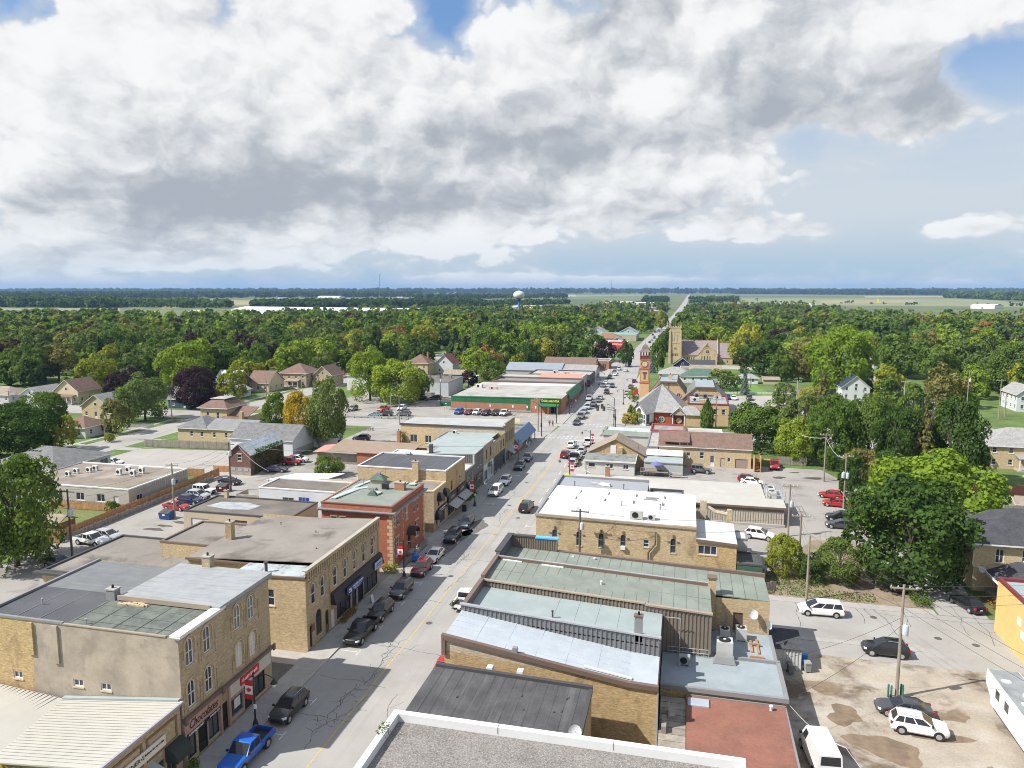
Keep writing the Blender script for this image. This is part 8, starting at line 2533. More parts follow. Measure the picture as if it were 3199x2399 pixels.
part('rear_door',tb(-1.2,1.2,-Lt/2-.04,-Lt/2-.003,1.,3.5),LGSID,t,world=False)
# street furniture
LEAF11=[(0,1),(.12,.74),(.32,.84),(.26,.42),(.5,.62),(.6,.46),(.9,.52),(.78,.24),(.95,.06),(.5,-.34),(.56,-.58),(.06,-.5),(.06,-1)]
def leaf_poly(r):
 pts=[(x*r,z*r)for x,z in LEAF11]
 return pts+[(-x,z)for x,z in reversed(pts)]
def banner(parent,x,y,z,side=-1,w=.75,h=1.75):
 ""
 x0,x1=(x-.12-w,x-.12)if side<0 else(x+.12,x+.12+w)
 o=part('banner',MB().box(x0,x1,y-.012,y+.012,z+h*.28,z+h*.74),TEXTW,parent)
 part('banner_band',MB().box(x0,x1,y-.013,y+.013,z+h*.742,z+h).box(x0,x1,y-.013,y+.013,z,z+h*.278),REDP,o)
 cx2,cz2=(x0+x1)/2,z+h*.51
 mb=MB()
 pl=leaf_poly(.27)
 mb.extr([(cx2+a,y-.014,cz2+b_)for a,b_ in pl][::-1],(0,-.008,0))
 part('maple_leaf',mb,REDP,o)
 part('banner_arm',MB().tube((x,y,z+h+.02),(x0 if side<0 else x1,y,z+h+.02),.02,.02,5).tube((x,y,z-.02),(x0 if side<0 else x1,y,z-.02),.02,.02,5),BLACK,
parent)
def street_lamp(label,x,y,arm=1,h=5.,flag=0,sign=False,group='black ornamental street lamps'):
 t=thing('street_lamp',label,'street lamp',(x,y,.13),0,group)
 part('base',MB().lathe([(.33,0),(.33,.12),(.26,.2),(.22,.55),(.16,.7),(.12,.85)],12,(x,y,.13)),BLACK,t,True)
 part('post',MB().tube((x,y,.95),(x,y,h),.085,.065,10).lathe([(.065,0),(.1,.05),(.02,.25)],8,(x,y,h)),BLACK,t)
 part('crossbar',MB().tube((x-.5,y,h-.25),(x+.6,y,h-.25),.03,.03,6),BLACK,t)
 if arm:
  pts=[(x,y,h-.45)]
  for k in range(1,9):
   a=k/8
   pts.append((x+arm*2.*a,y,h-.45+.55*sin(a*pi*.85)))
  part('arm',MB().path(pts,.035,6),BLACK,t)
  lx,lz=pts[-1][0],pts[-1][2]
  o=part('lantern',MB().lathe([(.05,0),(.12,-.12),(.3,-.35),(.33,-.4),(.2,-.42)],10,(lx,y,lz)),BLACK,t,True)
  part('lamp_glass',MB().lathe([(.18,-.43),(.2,-.6),(.12,-.74),(.02,-.78)],10,(lx,y,lz)),mat('frosted_lamp_glass',(.55,.55,.52),.3,var=0),o,True)
 if flag:
  banner(t,x,y,h-2.45,flag)
 if sign:
  part('small_sign',MB().box(x-.02,x+.28,y-.12,y-.09,2.,2.45),TEXTW,t)
 return t
xx=-36.
LP=[('nearest street lamp with flag banner outside the red-signed shop',P(550+720/3.0225,1850+1290/3.0225)),]
p=LP[0][1]
street_lamp('nearest street lamp with flag banner outside the three-storey block',-36.,p[1],1,5.2,-1,True)
p=P(*C(130,430));street_lamp('street lamp with flag banner outside the red brick block',-36.,p[1],1,5.2,-1)
p=P(*M3(515,1335));street_lamp('street lamp with flag banner beside the charcoal shops',-36.,p[1],1,5.2,-1,True)
p=P(*M3(882,955));street_lamp('street lamp with flag banner near the blue canopy',-36.,p[1],1,5.2,-1)
street_lamp('street lamp on the east kerb with its lantern over the white pickup',-21.9,72.5,-1,5.2,0)
street_lamp('street lamp with flag banner behind the yellow diamond sign',-21.9,141.5,-1,5.2,1)
street_lamp('street lamp with flag banner beside the sage corner shop',-21.6,171.5,-1,5.2,1)
for lb,q,a in(('street lamp with hanging basket in front of the clock tower',M3(1790,455),-1),('street lamp beyond the clock tower on the east kerb',M3(1865,
345),-1),('street lamp outside the brown brick store',M3(1470,400),1),('street lamp outside the white shop row',M3(1580,285),1),('street lamp with purple basket at the dollar store corner',
M3(1325,540),1)):
 p=P(*q)
 t=street_lamp(lb,p[0],p[1],a,5.2)
 part('hanging_basket',MB().lathe([(.05,0),(.38,.1),(.42,.3),(.2,.5)],8,(p[0]+.45,p[1],2.2)),mat('petunia_purple',(.11,.03,.16),.9,var=.3,vs=6),t)
t=thing('yellow_sign','yellow pentagon crossing sign on a thin post by the east kerb','sign',(-21.9,138.9,.13))
part('plate',MB().extr([(-22.3,138.9,2.),(-21.5,138.9,2.),(-21.5,138.9,2.7),(-21.9,138.9,3.1),(-22.3,138.9,2.7)],(0,-.03,0)),mat('fluorescent_yellow',
(.8,.78,.02),.6,var=0),t)
part('post',MB().tube((-21.9,138.95,.13),(-21.9,138.95,2.9),.03,.03,6),GALV,t)
t=thing('sandwich_board','black sandwich board on the sidewalk near the striped awnings','sign',(-36.9,119.2,.13))
for s in(-1,1):
 part('panel',MB().hexa([(-37.25,119.2+s*.25-.02,.13),(-36.55,119.2+s*.25-.02,.13),(-36.55,119.2+s*.25+.02,.13),(-37.25,119.2+s*.25+.02,.13),(-37.25,119.2+s*.03-.02,
1.25),(-36.55,119.2+s*.03-.02,1.25),(-36.55,119.2+s*.03+.02,1.25),(-37.25,119.2+s*.03+.02,1.25)]),BLACK,t)
def signal(label,x,y,arm,h=6.5,heads=((4.6,5.6),)):
 t=thing('traffic_signal',label,'traffic signal',(x,y,.1),0,'traffic signals at the crossing')
 part('pole',MB().tube((x,y,0),(x,y,h),.13,.09,8),BLACK,t)
 if arm:
  part('mast_arm',MB().tube((x,y,5.2),(x+arm,y,5.9),.08,.05,6),BLACK,t)
  for f in(.65,1.):
   hx_=x+arm*f
   o=part('signal_head',MB().box(hx_-.35,hx_+.35,y-.14,y+.1,5.,6.3),BLACK,t)
   for k,(zz,m_)in enumerate(((6.,mat('signal_red',(.25,.01,.01),.4,var=0)),(5.65,mat('signal_amber',(.25,.12,.01),.4,var=0)),(5.3,mat('signal_green',(.02,
.3,.12),.4,var=0)))):
    part('signal_lens',MB().extr([(hx_+.13*cos(i*.7854),y-.142,zz+.13*sin(i*.7854))for i in range(8)][::-1],(0,-.02,0)),m_,o)
 o=part('signal_head',MB().box(x-.2,x+.2,y-.32,y-.1,2.6,3.6),BLACK,t)
 part('luminaire',MB().tube((x,y,h-.1),(x-(1.8 if arm<=0 else-1.8),y,h+1.2),.05,.04,6).box(x-(2.4 if arm<=0 else-1.8),x-(1.8 if arm<=0 else-2.4),y-.12,
y+.12,h+1.15,h+1.27),BLACK,t)
 return t
signal('traffic signal with mast arm at the town hall corner',-19.4,206.5,-5.2,8.2)
signal('traffic signal with mast arm below the town hall corner',-18.6,202.6,-5.,5.6)
signal('tall black signal post on the blue canopy corner',-36.6,187.6,0,8.)
signal('black signal post at the dollar store corner',-36.,206.8,0,6.)
POLES={}
def upole(key,label,base,top=None,h=None,arms=1,cans=0,m=POLEW,at_=None,lamp=0,ang=0.,hin=0.):
 x,y=at_ or P(*base)
 h=h or ZH(top[0],top[1],y)
 t=thing('utility_pole',label,'utility pole',(x,y,0),0,'wooden utility poles')
 part('pole',MB().tube((x,y,0),(x,y,h),.17,.11,9),m,t)
 ca,sa=cos(ang),sin(ang)
 for k in range(arms):
  z=h-.35-k*.9
  o=part('cross_arm',MB().hexa([(x-1.2*ca+.08*sa,y-1.2*sa-.08*ca,z-.08),(x+1.2*ca+.06*sa,y+1.2*sa-.06*ca,z-.06),(x+1.2*ca-.06*sa,y+1.2*sa+.06*ca,z-.06),
(x-1.2*ca-.06*sa,y-1.2*sa+.06*ca,z-.06),(x-1.2*ca+.06*sa,y-1.2*sa-.06*ca,z+.06),(x+1.2*ca+.06*sa,y+1.2*sa-.06*ca,z+.06),(x+1.2*ca-.06*sa,y+1.2*sa+.06*ca,
z+.06),(x-1.2*ca-.06*sa,y-1.2*sa+.06*ca,z+.06)]),m,t)
  for s in(-1.1,-.5,.5,1.1):
   part('insulator',MB().lathe([(.05,0),(.06,.1),(.03,.18)],6,(x+s*ca,y+s*sa,z+.062)),LGSID,o)
 for k in range(cans):
  a=ang+k*2.-.6
  cx3,cy3=x+.38*cos(a),y+.38*sin(a)
  o=part('transformer',MB().lathe([(.05,-.02),(.26,0),(.28,.1),(.28,.85),(.24,.95),(.1,1.)],12,(cx3,cy3,h-3.6+hin)),mat('transformer_grey',(.46,.5,.53),
.5,var=.05),t,True)
  part('bushing',MB().tube((cx3,cy3,h-2.6+hin),(cx3,cy3,h-2.3+hin),.04,.03,5),LGSID,o)
 if lamp:
  part('lamp_arm',MB().path([(x,y,h*.72),(x+lamp*.8,y,h*.78),(x+lamp*1.9,y,h*.79)],.035,5),GALV,t)
  part('lamp_head',MB().box(min(x+lamp*1.8,x+lamp*2.5),max(x+lamp*1.8,x+lamp*2.5),y-.12,y+.12,h*.79-.08,h*.79+.06),LGSID,t)
 POLES[key]=(x,y,h)
 return t
upole('a','tall utility pole with transformer beside the green bollards',R(833,1198),R(876,470),cans=1,hin=-1.2)
upole('b','leaning utility pole with lamp beside the pearl white minivan',R(250,566),R(276,150),arms=0,lamp=0)
upole('c','utility pole rising from the small tree behind the minivan',R(198,380),R(212,10),arms=1)
upole('d','utility pole at the corner of the ivory-roofed store',M5(172,1590),M5(188,1140),cans=1)
upole('e','utility pole at the edge of the trees with cross arm',M5(482,1118),M5(490,700),arms=1)
upole('f','twin utility pole with three transformers beside the red sedan',M5(652,1352),M5(682,885),cans=3,hin=-.6)
upole('g','dark utility pole with transformers by the timber fence, left',A(470,300),M1(580,1185),cans=2,m=POLED,hin=-.3)
upole('h','utility pole with transformer beside the bright red sedan',M1(1510,1432),M1(1483,960),cans=1)
upole('i','dark utility pole in front of the ivy coach house',M1(1995,1200),M1(1990,780),cans=1,m=POLED,hin=1)
upole('j','utility pole with two transformers beside the yellow tree',M2(822,830),M2(815,440),cans=2,hin=1)
upole('k','utility pole on the cross street behind the long grey roof',M2(1517,628),M2(1517,370))
upole('l','pale utility pole at the crossing beside the yellow sign',M3(1053,688),M3(1060,395))
upole('m','utility pole beside the pale blue warehouse',M3(210,452),M3(205,190),m=POLED,cans=1,hin=1)
upole('n','dark utility pole against the arched-window wall',None,h=9.2,at_=(-13.3,95.6),m=POLED,cans=1,arms=1,hin=.8)
upole('o','utility pole beside the tall cedar at the town hall',M4(1205,932),M4(1215,640))
upole('p','utility pole behind the dollar store with equipment',M3(655,232),M3(648,35),cans=2,hin=1)
upole('q','concrete pole with fittings among the right-hand trees',M5(1165,560),M5(1165,245),m=CONC,arms=1)
upole('r','tall pole with transformer beside the right-hand street',M5(1712,545),M5(1735,155),cans=1)
upole('s','leaning tall pole by the right-hand lawns',M5(1990,585),M5(2020,235))
upole('t','slim lamp pole by the right-hand lawns',M5(2043,560),M5(2050,350),arms=0)
upole('u','street pole with lamp beside the leafless-looking tree, left',M1(910,770),M1(893,465),lamp=1)
upole('v','street pole beside the round maple, left',M1(1488,610),M1(1465,360),arms=0)
upole('w','lamp pole by the white bungalow, far left',M1(82,460),M1(72,330),lamp=1)
upole('x','pole on the villa roofline near the brown deck roof',None,h=10.5,at_=(-128.5,205.5))
upole('y','pole by the town hall lot beside the yellow tree',M5(240,600),M5(248,240),m=CONC)
upole('z','pole among the trees behind the white house',M5(1460,270),M5(1465,75),cans=1,hin=-3)
for k,(q,tq)in enumerate(((M2(600,300),M2(592,175)),(M2(672,318),M2(668,200)),(M2(965,250),M2(963,95)),(M2(1440,553),M2(1440,375)),(M3(432,552),M3(432,
380)),(M4(1390,655),M4(1393,500)),(M4(1505,585),M4(1507,478)),(M3(1675,195),M3(1680,80)))):
 x,y=P(*q)
 h=ZH(tq[0],tq[1],y)
 t=thing('lamp_pole',('lamp pole on the cross street in front of the large brown house','second lamp pole in front of the large brown house','lamp pole between the two flag poles',
'thin lamp pole on the corner parking lot','lamp pole behind the row of cars at the dollar store','thin floodlight pole at the bowling green fence','floodlight pole at the far side of the green',
'sign pole outside the west side shop row')[k],'lamp post',(x,y,0),0,'slim lamp poles')
 part('pole',MB().tube((x,y,0),(x,y,h),.09,.06,7),GALV if k<4 else BLACK,t)
 part('lamp_head',MB().path([(x,y,h-.05),(x+1.3,y,h+.25)],.035,5).box(x+1.2,x+1.8,y-.12,y+.12,h+.2,h+.33),GALV,t)
def wire(label,pts,sag=.6,r=.018,m=WIRE):
 mb=MB()
 for a,b_ in zip(pts[:-1],pts[1:]):
  a,b_=Vector(a),Vector(b_)
  n=10
  prev=a
  for k in range(1,n+1):
   s=k/n
   q=a.lerp(b_,s)-Vector((0,0,sag*4*s*(1-s)))
   mb.tube(prev,q,r,r,3,False)
   prev=q
 o=link('overhead_wire',mb.mesh('overhead_wire'),m)
 tag(o,label,'wire','overhead wires')
def top(k,dz=-.3,dx=0):return(POLES[k][0]+dx,POLES[k][1],POLES[k][2]+dz)
for k,dz in enumerate((-.1,-1.2,-2.2)):
 ds=('uppermost','middle','lowest')[k]
 wire('%s wire running from the bollard pole to the right-hand villa'%ds,[top('a',dz),(60,92,9.2-k*.8)],.8)
 wire('%s wire between the bollard pole and the minivan pole'%ds,[top('a',dz),top('b',dz+.2)],.6)
 wire('%s wire from the bollard pole down past the trailer'%ds,[top('a',dz),(40,44,9.5-k)],1.)
 wire('%s wire linking the poles behind the white-roofed block'%ds,[top('b',dz),top('c',dz),top('d',dz)],.5)
 wire('%s wire crossing the left tree to the timber fence pole'%ds,[(-120,74,9-k),top('g',dz)],.8)
 wire('%s wire linking the rear lot poles'%ds,[top('g',dz),top('h',dz),top('i',dz),top('j',dz)],.9)
wire('service wire dropping from the bollard pole to the rear annex',[top('a',-3.2),(9.2,69.5,3.9)],.5)
wire('service wire from the bollard pole to the annex corner',[top('a',-4.),(9.4,63,3.6)],.5)
wire('bright thick cable sagging along the tree line',[(22,178,7.8),top('e',-.9),top('f',-.6)],1.2,.05,WIREL)
wire('bright cable dropping into the coach house',[(-90.5,133.2,6.2),(-76.5,121.5,4.6)],.6,.035,WIREL)
wire('wire from coach house across the rear lot',[(-90.5,133.2,6.4),(-79,143,3.6)],.4,.03,WIREL)
wire('wire between the dark wall pole and cable bracket',[top('n',-.8),(-4.,97.,6.2),top('c',-1.5)],.5)
wire('second wire between the wall pole and the rear poles',[top('n',-.4),top('c',-.6)],.8)
wire('wire over the corner parking lot',[top('k',-.2),top('l',-.4)],.8)
wire('wire along the cross street to the warehouse pole',[top('k',-.2),top('m',-.4)],.8)
wire('wire from yellow tree pole over the cross street',[top('j',-.2),top('k',-.2)],.9)
wire('wires above the left street by the lamp pole',[(-170,120,9),top('u',-.3),top('v',-.3),(-128.5,205.5,10.2)],.9)
wire('wire between the tall right-hand poles',[top('r',-.2),top('s',-.2),(130,240,12)],1.)
wire('second wire between the tall right-hand poles',[top('r',-1.),top('s',-1.),(130,240,11)],1.)
wire('string of festoon bulbs over the gravel yard',[(9.5,62.4,3.4),(13.2,58.6,2.6),(16,50,3.2)],.5,.03,WIREL)
def fence(label,a,b_,h,m,step=.16,gap=.02,name='timber_fence',th=.03,cat='fence',rails=True):
 a,b_=Vector((a[0],a[1],0)),Vector((b_[0],b_[1],0))
 L=(b_-a).length
 ang=atan2(b_.y-a.y,b_.x-a.x)
 t=thing(name,label,cat,tuple(a),ang)
 n=int(L/step)
 step=L/n
 me=MB().box(gap/2,step-gap/2,-th,0,.06,h).mesh('board')
 for k in range(min(n,300)):
  link('board',me,m,t,(k*step,0,(k*7%5)*.008))
 if n>300:
  mb=MB()
  for k in range(300,n):
   mb.box(k*step+gap/2,(k+1)*step-gap/2,-th,0,.06,h)
  o=link('board_run',mb.mesh('board_run'),m,t);o['kind']='stuff'
 pm=MB().box(-.06,.06,.002,.12,0,h+.1).mesh('post')
 for k in range(int(L/2.4)+1):
  link('post',pm,m,t,(min(k*2.4,L),0,0))
 if rails:
  link('rail',MB().box(0,L,.003,.05,.3,.4).box(0,L,.003,.05,h-.35,h-.25).mesh('rail'),m,t)
 return t
fence('new cedar fence running beside the rear lot',(-93.2,90.5),(-94.,131.5),1.7,WOODN,.22)
fence('weathered grey fence along the base of the cedar fence',(-92.4,89.5),(-92.9,128),.95,WOODO,.3,.05)
fence('new cedar fence in front of the clinic annex windows',(-109.5,104.6),(-93.6,105.4),1.35,WOODN,.2)
fence('short new cedar fence panel by the dark pole, left',(-96.8,89.2),(-92.6,89.6),1.7,WOODN,.2)
fence('cedar enclosure panel with blue bin near the coach house',(-101.5,129.8),(-96.6,130.2),1.6,WOODN,.2)
fence('cedar enclosure back panel near the coach house',(-97.5,134.5),(-92.6,134.8),1.3,WOODN,.2)
fence('long weathered picket fence at the back of the big west lot',(-129.5,152.3),(-100.5,154.6),1.9,WOODO,.24,.05)
fence('slatted timber fence behind the red pickup',M4(1735,1245)and P(*M4(1738,1248)),P(*M4(1990,1262)),1.9,WOODO,.3,.07)
fence('tall timber fence under trees beside the corner lot',(-112,247),(-88,249.5),1.6,WOODO,.22,.04)
fence('short timber fence by the small trees at the side street',(9.4,94.8),(12.2,96.2),1.2,WOODO,.2,.05)
fence('grey timber fence behind the right-hand villa',(54,139),(66,141),1.7,WOODO,.2,.03)
fence('white rail fence along the bowling green',(12.4,281.4),(31.6,284.6),.85,WHITE,.5,.18)
fence('white picket fence on the residential street corner',(-152.8,172),(-146.5,176.5),.8,WHITE,.2,.06)
fence('dark red fence beyond the maples',(52,152),(70,154),1.9,mat('oxblood_fence',(.1,.03,.025),.8,var=.1),.22,.02)
fence('timber post fence around the small lawn by the cross street',(-97,181),(-83,184.5),1.,WOODO,.5,.3)
t=thing('guard_rail','low galvanised guard rail dividing the corner lot from the street','guard rail',(-90,207.4,0))
a_,b_=P(*M2(1010,565)),P(*M2(1650,578))
part('rail',MB().hexa([(a_[0],a_[1]-.05,.35),(b_[0],b_[1]-.05,.35),(b_[0],b_[1]+.05,.35),(a_[0],a_[1]+.05,.35),(a_[0],a_[1]-.05,.65),(b_[0],b_[1]-.05,
.65),(b_[0],b_[1]+.05,.65),(a_[0],a_[1]+.05,.65)]),GALV,t)
for k in range(12):
 x,y=a_[0]+(b_[0]-a_[0])*k/11,a_[1]+(b_[1]-a_[1])*k/11
 part('post',MB().box(x-.1,x+.1,y+.06,y+.25,0,.7),POLED,t)
def dumpster(label,x,y,m,w=2.,d=1.5,h=1.5,rz=0.):
 t=thing('dumpster',label,'dumpster',(x,y,0),rz,'dumpsters')
 part('body',MB().hexa([(-w/2,-d/2+.2,.12),(w/2,-d/2+.2,.12),(w/2,d/2,.12),(-w/2,d/2,.12),(-w/2,-d/2,h*.75),(w/2,-d/2,h*.75),(w/2,d/2,h),(-w/2,d/2,h)]),
m,t,world=False)
 for s in(-1,1):
  part('lid',MB().hexa([(s*w/4-w/4+.03,-d/2-.05,h*.75+.003),(s*w/4+w/4-.03,-d/2-.05,h*.75+.003),(s*w/4+w/4-.03,d/2,h+.003),(s*w/4-w/4+.03,d/2,h+.003),(s*w/4-w/4+.03,
-d/2-.05,h*.75+.05),(s*w/4+w/4-.03,-d/2-.05,h*.75+.05),(s*w/4+w/4-.03,d/2,h+.05),(s*w/4-w/4+.03,d/2,h+.05)]),DKCAP,t,world=False)
  part('lift_pocket',MB().box(s*(w/2)-.08,s*(w/2)+.08,-d*.3,d*.3,h*.35,h*.5),m,t,world=False)
 part('skid',MB().box(-w/2+.1,-w/2+.3,-d/2+.2,d/2,0,.12).box(w/2-.3,w/2-.1,-d/2+.2,d/2,0,.12),DKCAP,t,world=False)
 part('sticker',MB().box(-.25,.25,-d/2+.02,-d/2+.04,.7,1.05),WHITE,t,world=False)
p=P(*M1(1415,1450));dumpster('blue dumpster beside the rear lot pole',p[0],p[1]+.7,mat('dumpster_blue',(.02,.07,.26),.6,var=.12))
p=P(*M1(1905,1212));dumpster('dark red dumpster beside the white off-road car',p[0],p[1]+.7,mat('dumpster_red',(.13,.02,.025),.6,var=.12))
p=P(*M3(262,465));dumpster('pair-lidded green dumpster at the end of the dollar store',p[0],p[1]+.5,GREENM,4.,2.,1.9)
p=P(*M3(1040,735));dumpster('green dumpster on the blue canopy corner',-41.5,186.2,mat('dumpster_green',(.03,.11,.05),.6,var=.1),2.2,1.6,1.5)
t=thing('yellow_sign_board','large yellow and white roadside sign on the crossing corner','sign',(-43.5,187.2,0))
part('panel',MB().box(-44.9,-42.3,187.1,187.3,1.9,3.6),YELLOW,t);part('panel',MB().box(-44.9,-42.3,187.1,187.3,3.603,4.6),mat('cream_panel',(.7,.66,.45),
.6,var=.03),t)
part('post',MB().box(-44.7,-44.5,187.12,187.28,0,1.9).box(-42.7,-42.5,187.12,187.28,0,1.9),GALV,t)
for k,q in enumerate((R(778,1197),R(797,1205),R(860,1195),R(872,1200))):
 x,y=P(*q)
 t=one('bollard',MB().lathe([(.09,0),(.09,1.2),(.07,1.27),(.02,1.3)],10),mat('bollard_green',(.03,.15,.1),.6,var=.05),('leftmost green bollard by the tall pole',
'second green bollard by the tall pole','third green bollard by the tall pole','rightmost green bollard by the tall pole')[k],'bollard','green bollards round the pole',
loc=(x,y,0))
for k,q in enumerate((M2(1905,500),M2(1920,490),M2(1952,495))):
 x,y=P(*q)
 one('bollard',MB().lathe([(.08,0),(.08,1.1),(.02,1.18)],8),GALV,('left grey bollard by the green dumpster','middle grey bollard by the green dumpster',
'right grey bollard by the green dumpster')[k],'bollard','grey bollards',loc=(x,y,0))
t=thing('mail_box','blue mail box beside the red brick block entrance','mail box',(-36.6,94.6,.13))
part('box',MB().box(-37.,-36.2,94.2,95.,.35,1.15),BRTBLUE,t)
part('top',MB().lathe([(.5,0),(.35,.2),(.05,.3)],8,(-36.6,94.6,1.153)),BRTBLUE,t)
part('leg',MB().box(-36.95,-36.85,94.25,94.95,.13,.35).box(-36.35,-36.25,94.25,94.95,.13,.35),BLACK,t)
p=P(*R(1130,210))if False else None
b=Bld('garden_hut','small brown hut behind the cedar fence, left',-97.6,93,cat='shed')
b.face(mat('brown_boards',(.22,.13,.07),.85,var=.12),'y-',92,-99.,-95.2,0,2.);b.face(MATS['brown_boards'],'x+',-95.2,92,95.5,0,2.);b.face(MATS['brown_boards'],
'x-',-99.,92,95.5,0,2.)
b.gable(SHTAN,-99.,-95.2,92,95.5,2.,2.9,'x',.3,fascia=None)
b.done()
for k,q in enumerate(((M2(930,255),M2(930,158)),(M2(1032,250),M2(1030,150)))):
 x,y=P(*q[0]);h=ZH(q[1][0],q[1][1],y)
 t=thing('flag_pole',('flag pole with a red flag on the cross street','flag pole with a dark flag on the cross street')[k],'flag pole',(x,y,0),0,'flag poles')
 part('pole',MB().tube((x,y,0),(x,y,h),.06,.04,6),GALV,t)
 part('flag',MB().hexa([(x+.05,y-.01,h-2.3),(x+.8,y+.1,h-2.5),(x+.8,y+.12,h-2.5),(x+.05,y+.01,h-2.3),(x+.05,y-.01,h-.1),(x+.9,y+.1,h-.6),(x+.9,y+.12,h-.6),
(x+.05,y+.01,h-.1)]),REDP if k==0 else MAROON,t)
t=thing('flag_pole','leaning flag with red and white panels on the town hall front','flag pole',(-14.2,230,0))
part('pole',MB().tube((-14.2,231,3.5),(-15.6,229.5,7.6),.06,.04,6),GALV,t)
part('flag',MB().hexa([(-15.5,229.5,5.6),(-14.2,229.9,6.4),(-14.2,229.93,6.4),(-15.5,229.53,5.6),(-15.5,229.5,7.4),(-14.2,229.9,8.),(-14.2,229.93,8.),
(-15.5,229.53,7.4)]),REDP,t)
t=thing('flag_pole','flag on a pole above the grey-roofed villa, right','flag pole',(62,184,0))
part('pole',MB().tube((62,184,0),(62,184,11.),.07,.05,6),GALV,t);part('flag',MB().hexa([(62.1,184,8.4),(63.5,184.2,8.),(63.5,184.23,8.),(62.1,184.03,8.4),
(62.1,184,10.6),(63.4,184.2,10.),(63.4,184.23,10.),(62.1,184.03,10.6)]),REDP,t)
def person(label,x,y,shirt,trousers,heading,stride=.25,hair=(.03,.02,.015)):
 t=thing('person',label,'person',(x,y,.012),heading)
 def skin(name,verts,edges,rad,m,root=0):
  me=bpy.data.meshes.new(name)
  me.from_pydata(verts,edges,[])
  o=bpy.data.objects.new(name,me);COL.objects.link(o)
  md=o.modifiers.new('skin','SKIN')
  for i,r_ in enumerate(rad):
   me.skin_vertices[0].data[i].radius=(r_,r_)
  me.skin_vertices[0].data[root].use_root=True
  o.modifiers.new('sub','SUBSURF').levels=1
  dg=bpy.context.evaluated_depsgraph_get()
  m2=bpy.data.meshes.new_from_object(o.evaluated_get(dg))
  bpy.data.objects.remove(o)
  m2 .shade_smooth()
  return link(name,m2,m,t)
 s=stride
 V_=[(0,0,.93),(0,0,1.15),(0,.01,1.4),(0,.02,1.52),(0,.03,1.62),(0,.03,1.74),(.1,0,.9),(.11,s*.5,.5),(.11,s*.3,.09),(.11,s*.3+.16,.04),(-.1,0,.9),(-.11,
-s*.3,.5),(-.11,-s,.12),(-.11,-s+.15,.05),(.19,0,1.4),(.25,-.06,1.13),(.25,.08,.9),(-.19,0,1.4),(-.25,.06,1.13),(-.25,.16,.92),(.25,.11,.83),(-.25,.2,
.85)]
 E_2=[(0,1),(1,2),(2,3),(3,4),(4,5),(0,6),(6,7),(7,8),(8,9),(0,10),(10,11),(11,12),(12,13),(2,14),(14,15),(15,16),(16,20),(2,17),(17,18),(18,19),(19,21)]
 r_=[.14,.13,.15,.06,.09,.08,.095,.07,.05,.04,.095,.07,.05,.04,.07,.05,.038,.07,.05,.038,.03,.03]
 SK=mat('skin',(.42,.25,.17),.6,var=0)
 skin('body',V_,E_2,r_,SK)
 skin('shirt',[V_[i]for i in(0,1,2,14,15,17,18)],[(0,1),(1,2),(2,3),(3,4),(2,5),(5,6)],[.16,.155,.175,.09,.065,.09,.065],shirt)
 skin('trousers',[V_[i]for i in(0,6,7,8,10,11,12)],[(0,1),(1,2),(2,3),(0,4),(4,5),(5,6)],[.15,.115,.09,.07,.115,.09,.07],trousers)
 hp=MB().lathe([(.105,0),(.11,.06),(.085,.13),(.02,.165)],10,(0,.015,1.66))
 link('hair',hp.mesh('hair',True),mat('dark_hair',hair,.8,var=0),t)
 link('nose',MB().hexa([(-.015,.115,1.62),(.015,.115,1.62),(.015,.15,1.615),(-.015,.15,1.615),(-.008,.112,1.67),(.008,.112,1.67),(.008,.125,1.67),(-.008,
.125,1.67)]).mesh('nose'),SK,t)
 return t
NV=mat('navy_cloth',(.02,.024,.04),.9,var=.1);GC=mat('charcoal_cloth',(.035,.034,.036),.9,var=.1);WC=mat('white_cloth',(.65,.65,.63),.9,var=.05);JB=mat('denim',
(.05,.075,.13),.9,var=.1);RC=mat('brown_cloth',(.12,.075,.055),.9,var=.1)
p=P(*M3(1152,640));person('person in dark clothes waiting at the crossing, left of the pair',p[0],p[1],GC,NV,0)
p=P(*M3(1180,640));person('person in brown top waiting at the crossing, right of the pair',p[0],p[1],RC,GC,0)
p=P(*M3(965,825));person('person in white walking on the sidewalk beside the blue canopy',-36.9,p[1],WC,WC,3.1)
p=P(*M3(815,548));person('person in dark top standing beside the white pickup',p[0],p[1],GC,JB,2.)
p=P(*M3(810,545));person('person in pale trousers beside the white pickup',p[0]-.7,p[1]+.4,RC,WC,2.4)
# trees
def foliage(name,c,rough=.75):
 if name in MATS:
  return MATS[name]
 m=bpy.data.materials.new(name)
 m.use_nodes=True
 t=NT(m.node_tree)
 out=t.n('ShaderNodeOutputMaterial')
 pos=t.n('ShaderNodeNewGeometry').outputs['Position']
 rnd=t.n('ShaderNodeObjectInfo').outputs['Random']
 f=t.ss(t.noise(pos,.55,3.,.6),.3,.7)
 col=t.mix(f,tuple(v*.78 for v in c),(c[0]*1.25,c[1]*1.2,c[2]*1.05))
 g=t.lin(rnd,0,1,.82,1.2)
 col=t.mix(1.,col,t.comb(g,t.lin(rnd,0,1,.9,1.12),g),'MULTIPLY')
 d=t.n('ShaderNodeBsdfDiffuse');t.put(d.inputs[0],col)
 tr=t.n('ShaderNodeBsdfTranslucent');t.put(tr.inputs[0],t.mix(.5,col,(c[0]*1.6,c[1]*1.7,c[2]*.8)))
 mx=t.n('ShaderNodeMixShader');mx.inputs[0].default_value=.32
 t.t.links.new(d.outputs[0],mx.inputs[1]);t.t.links.new(tr.outputs[0],mx.inputs[2])
 t.t.links.new(mx.outputs[0],out.inputs[0])
 MATS[name]=m
 return m
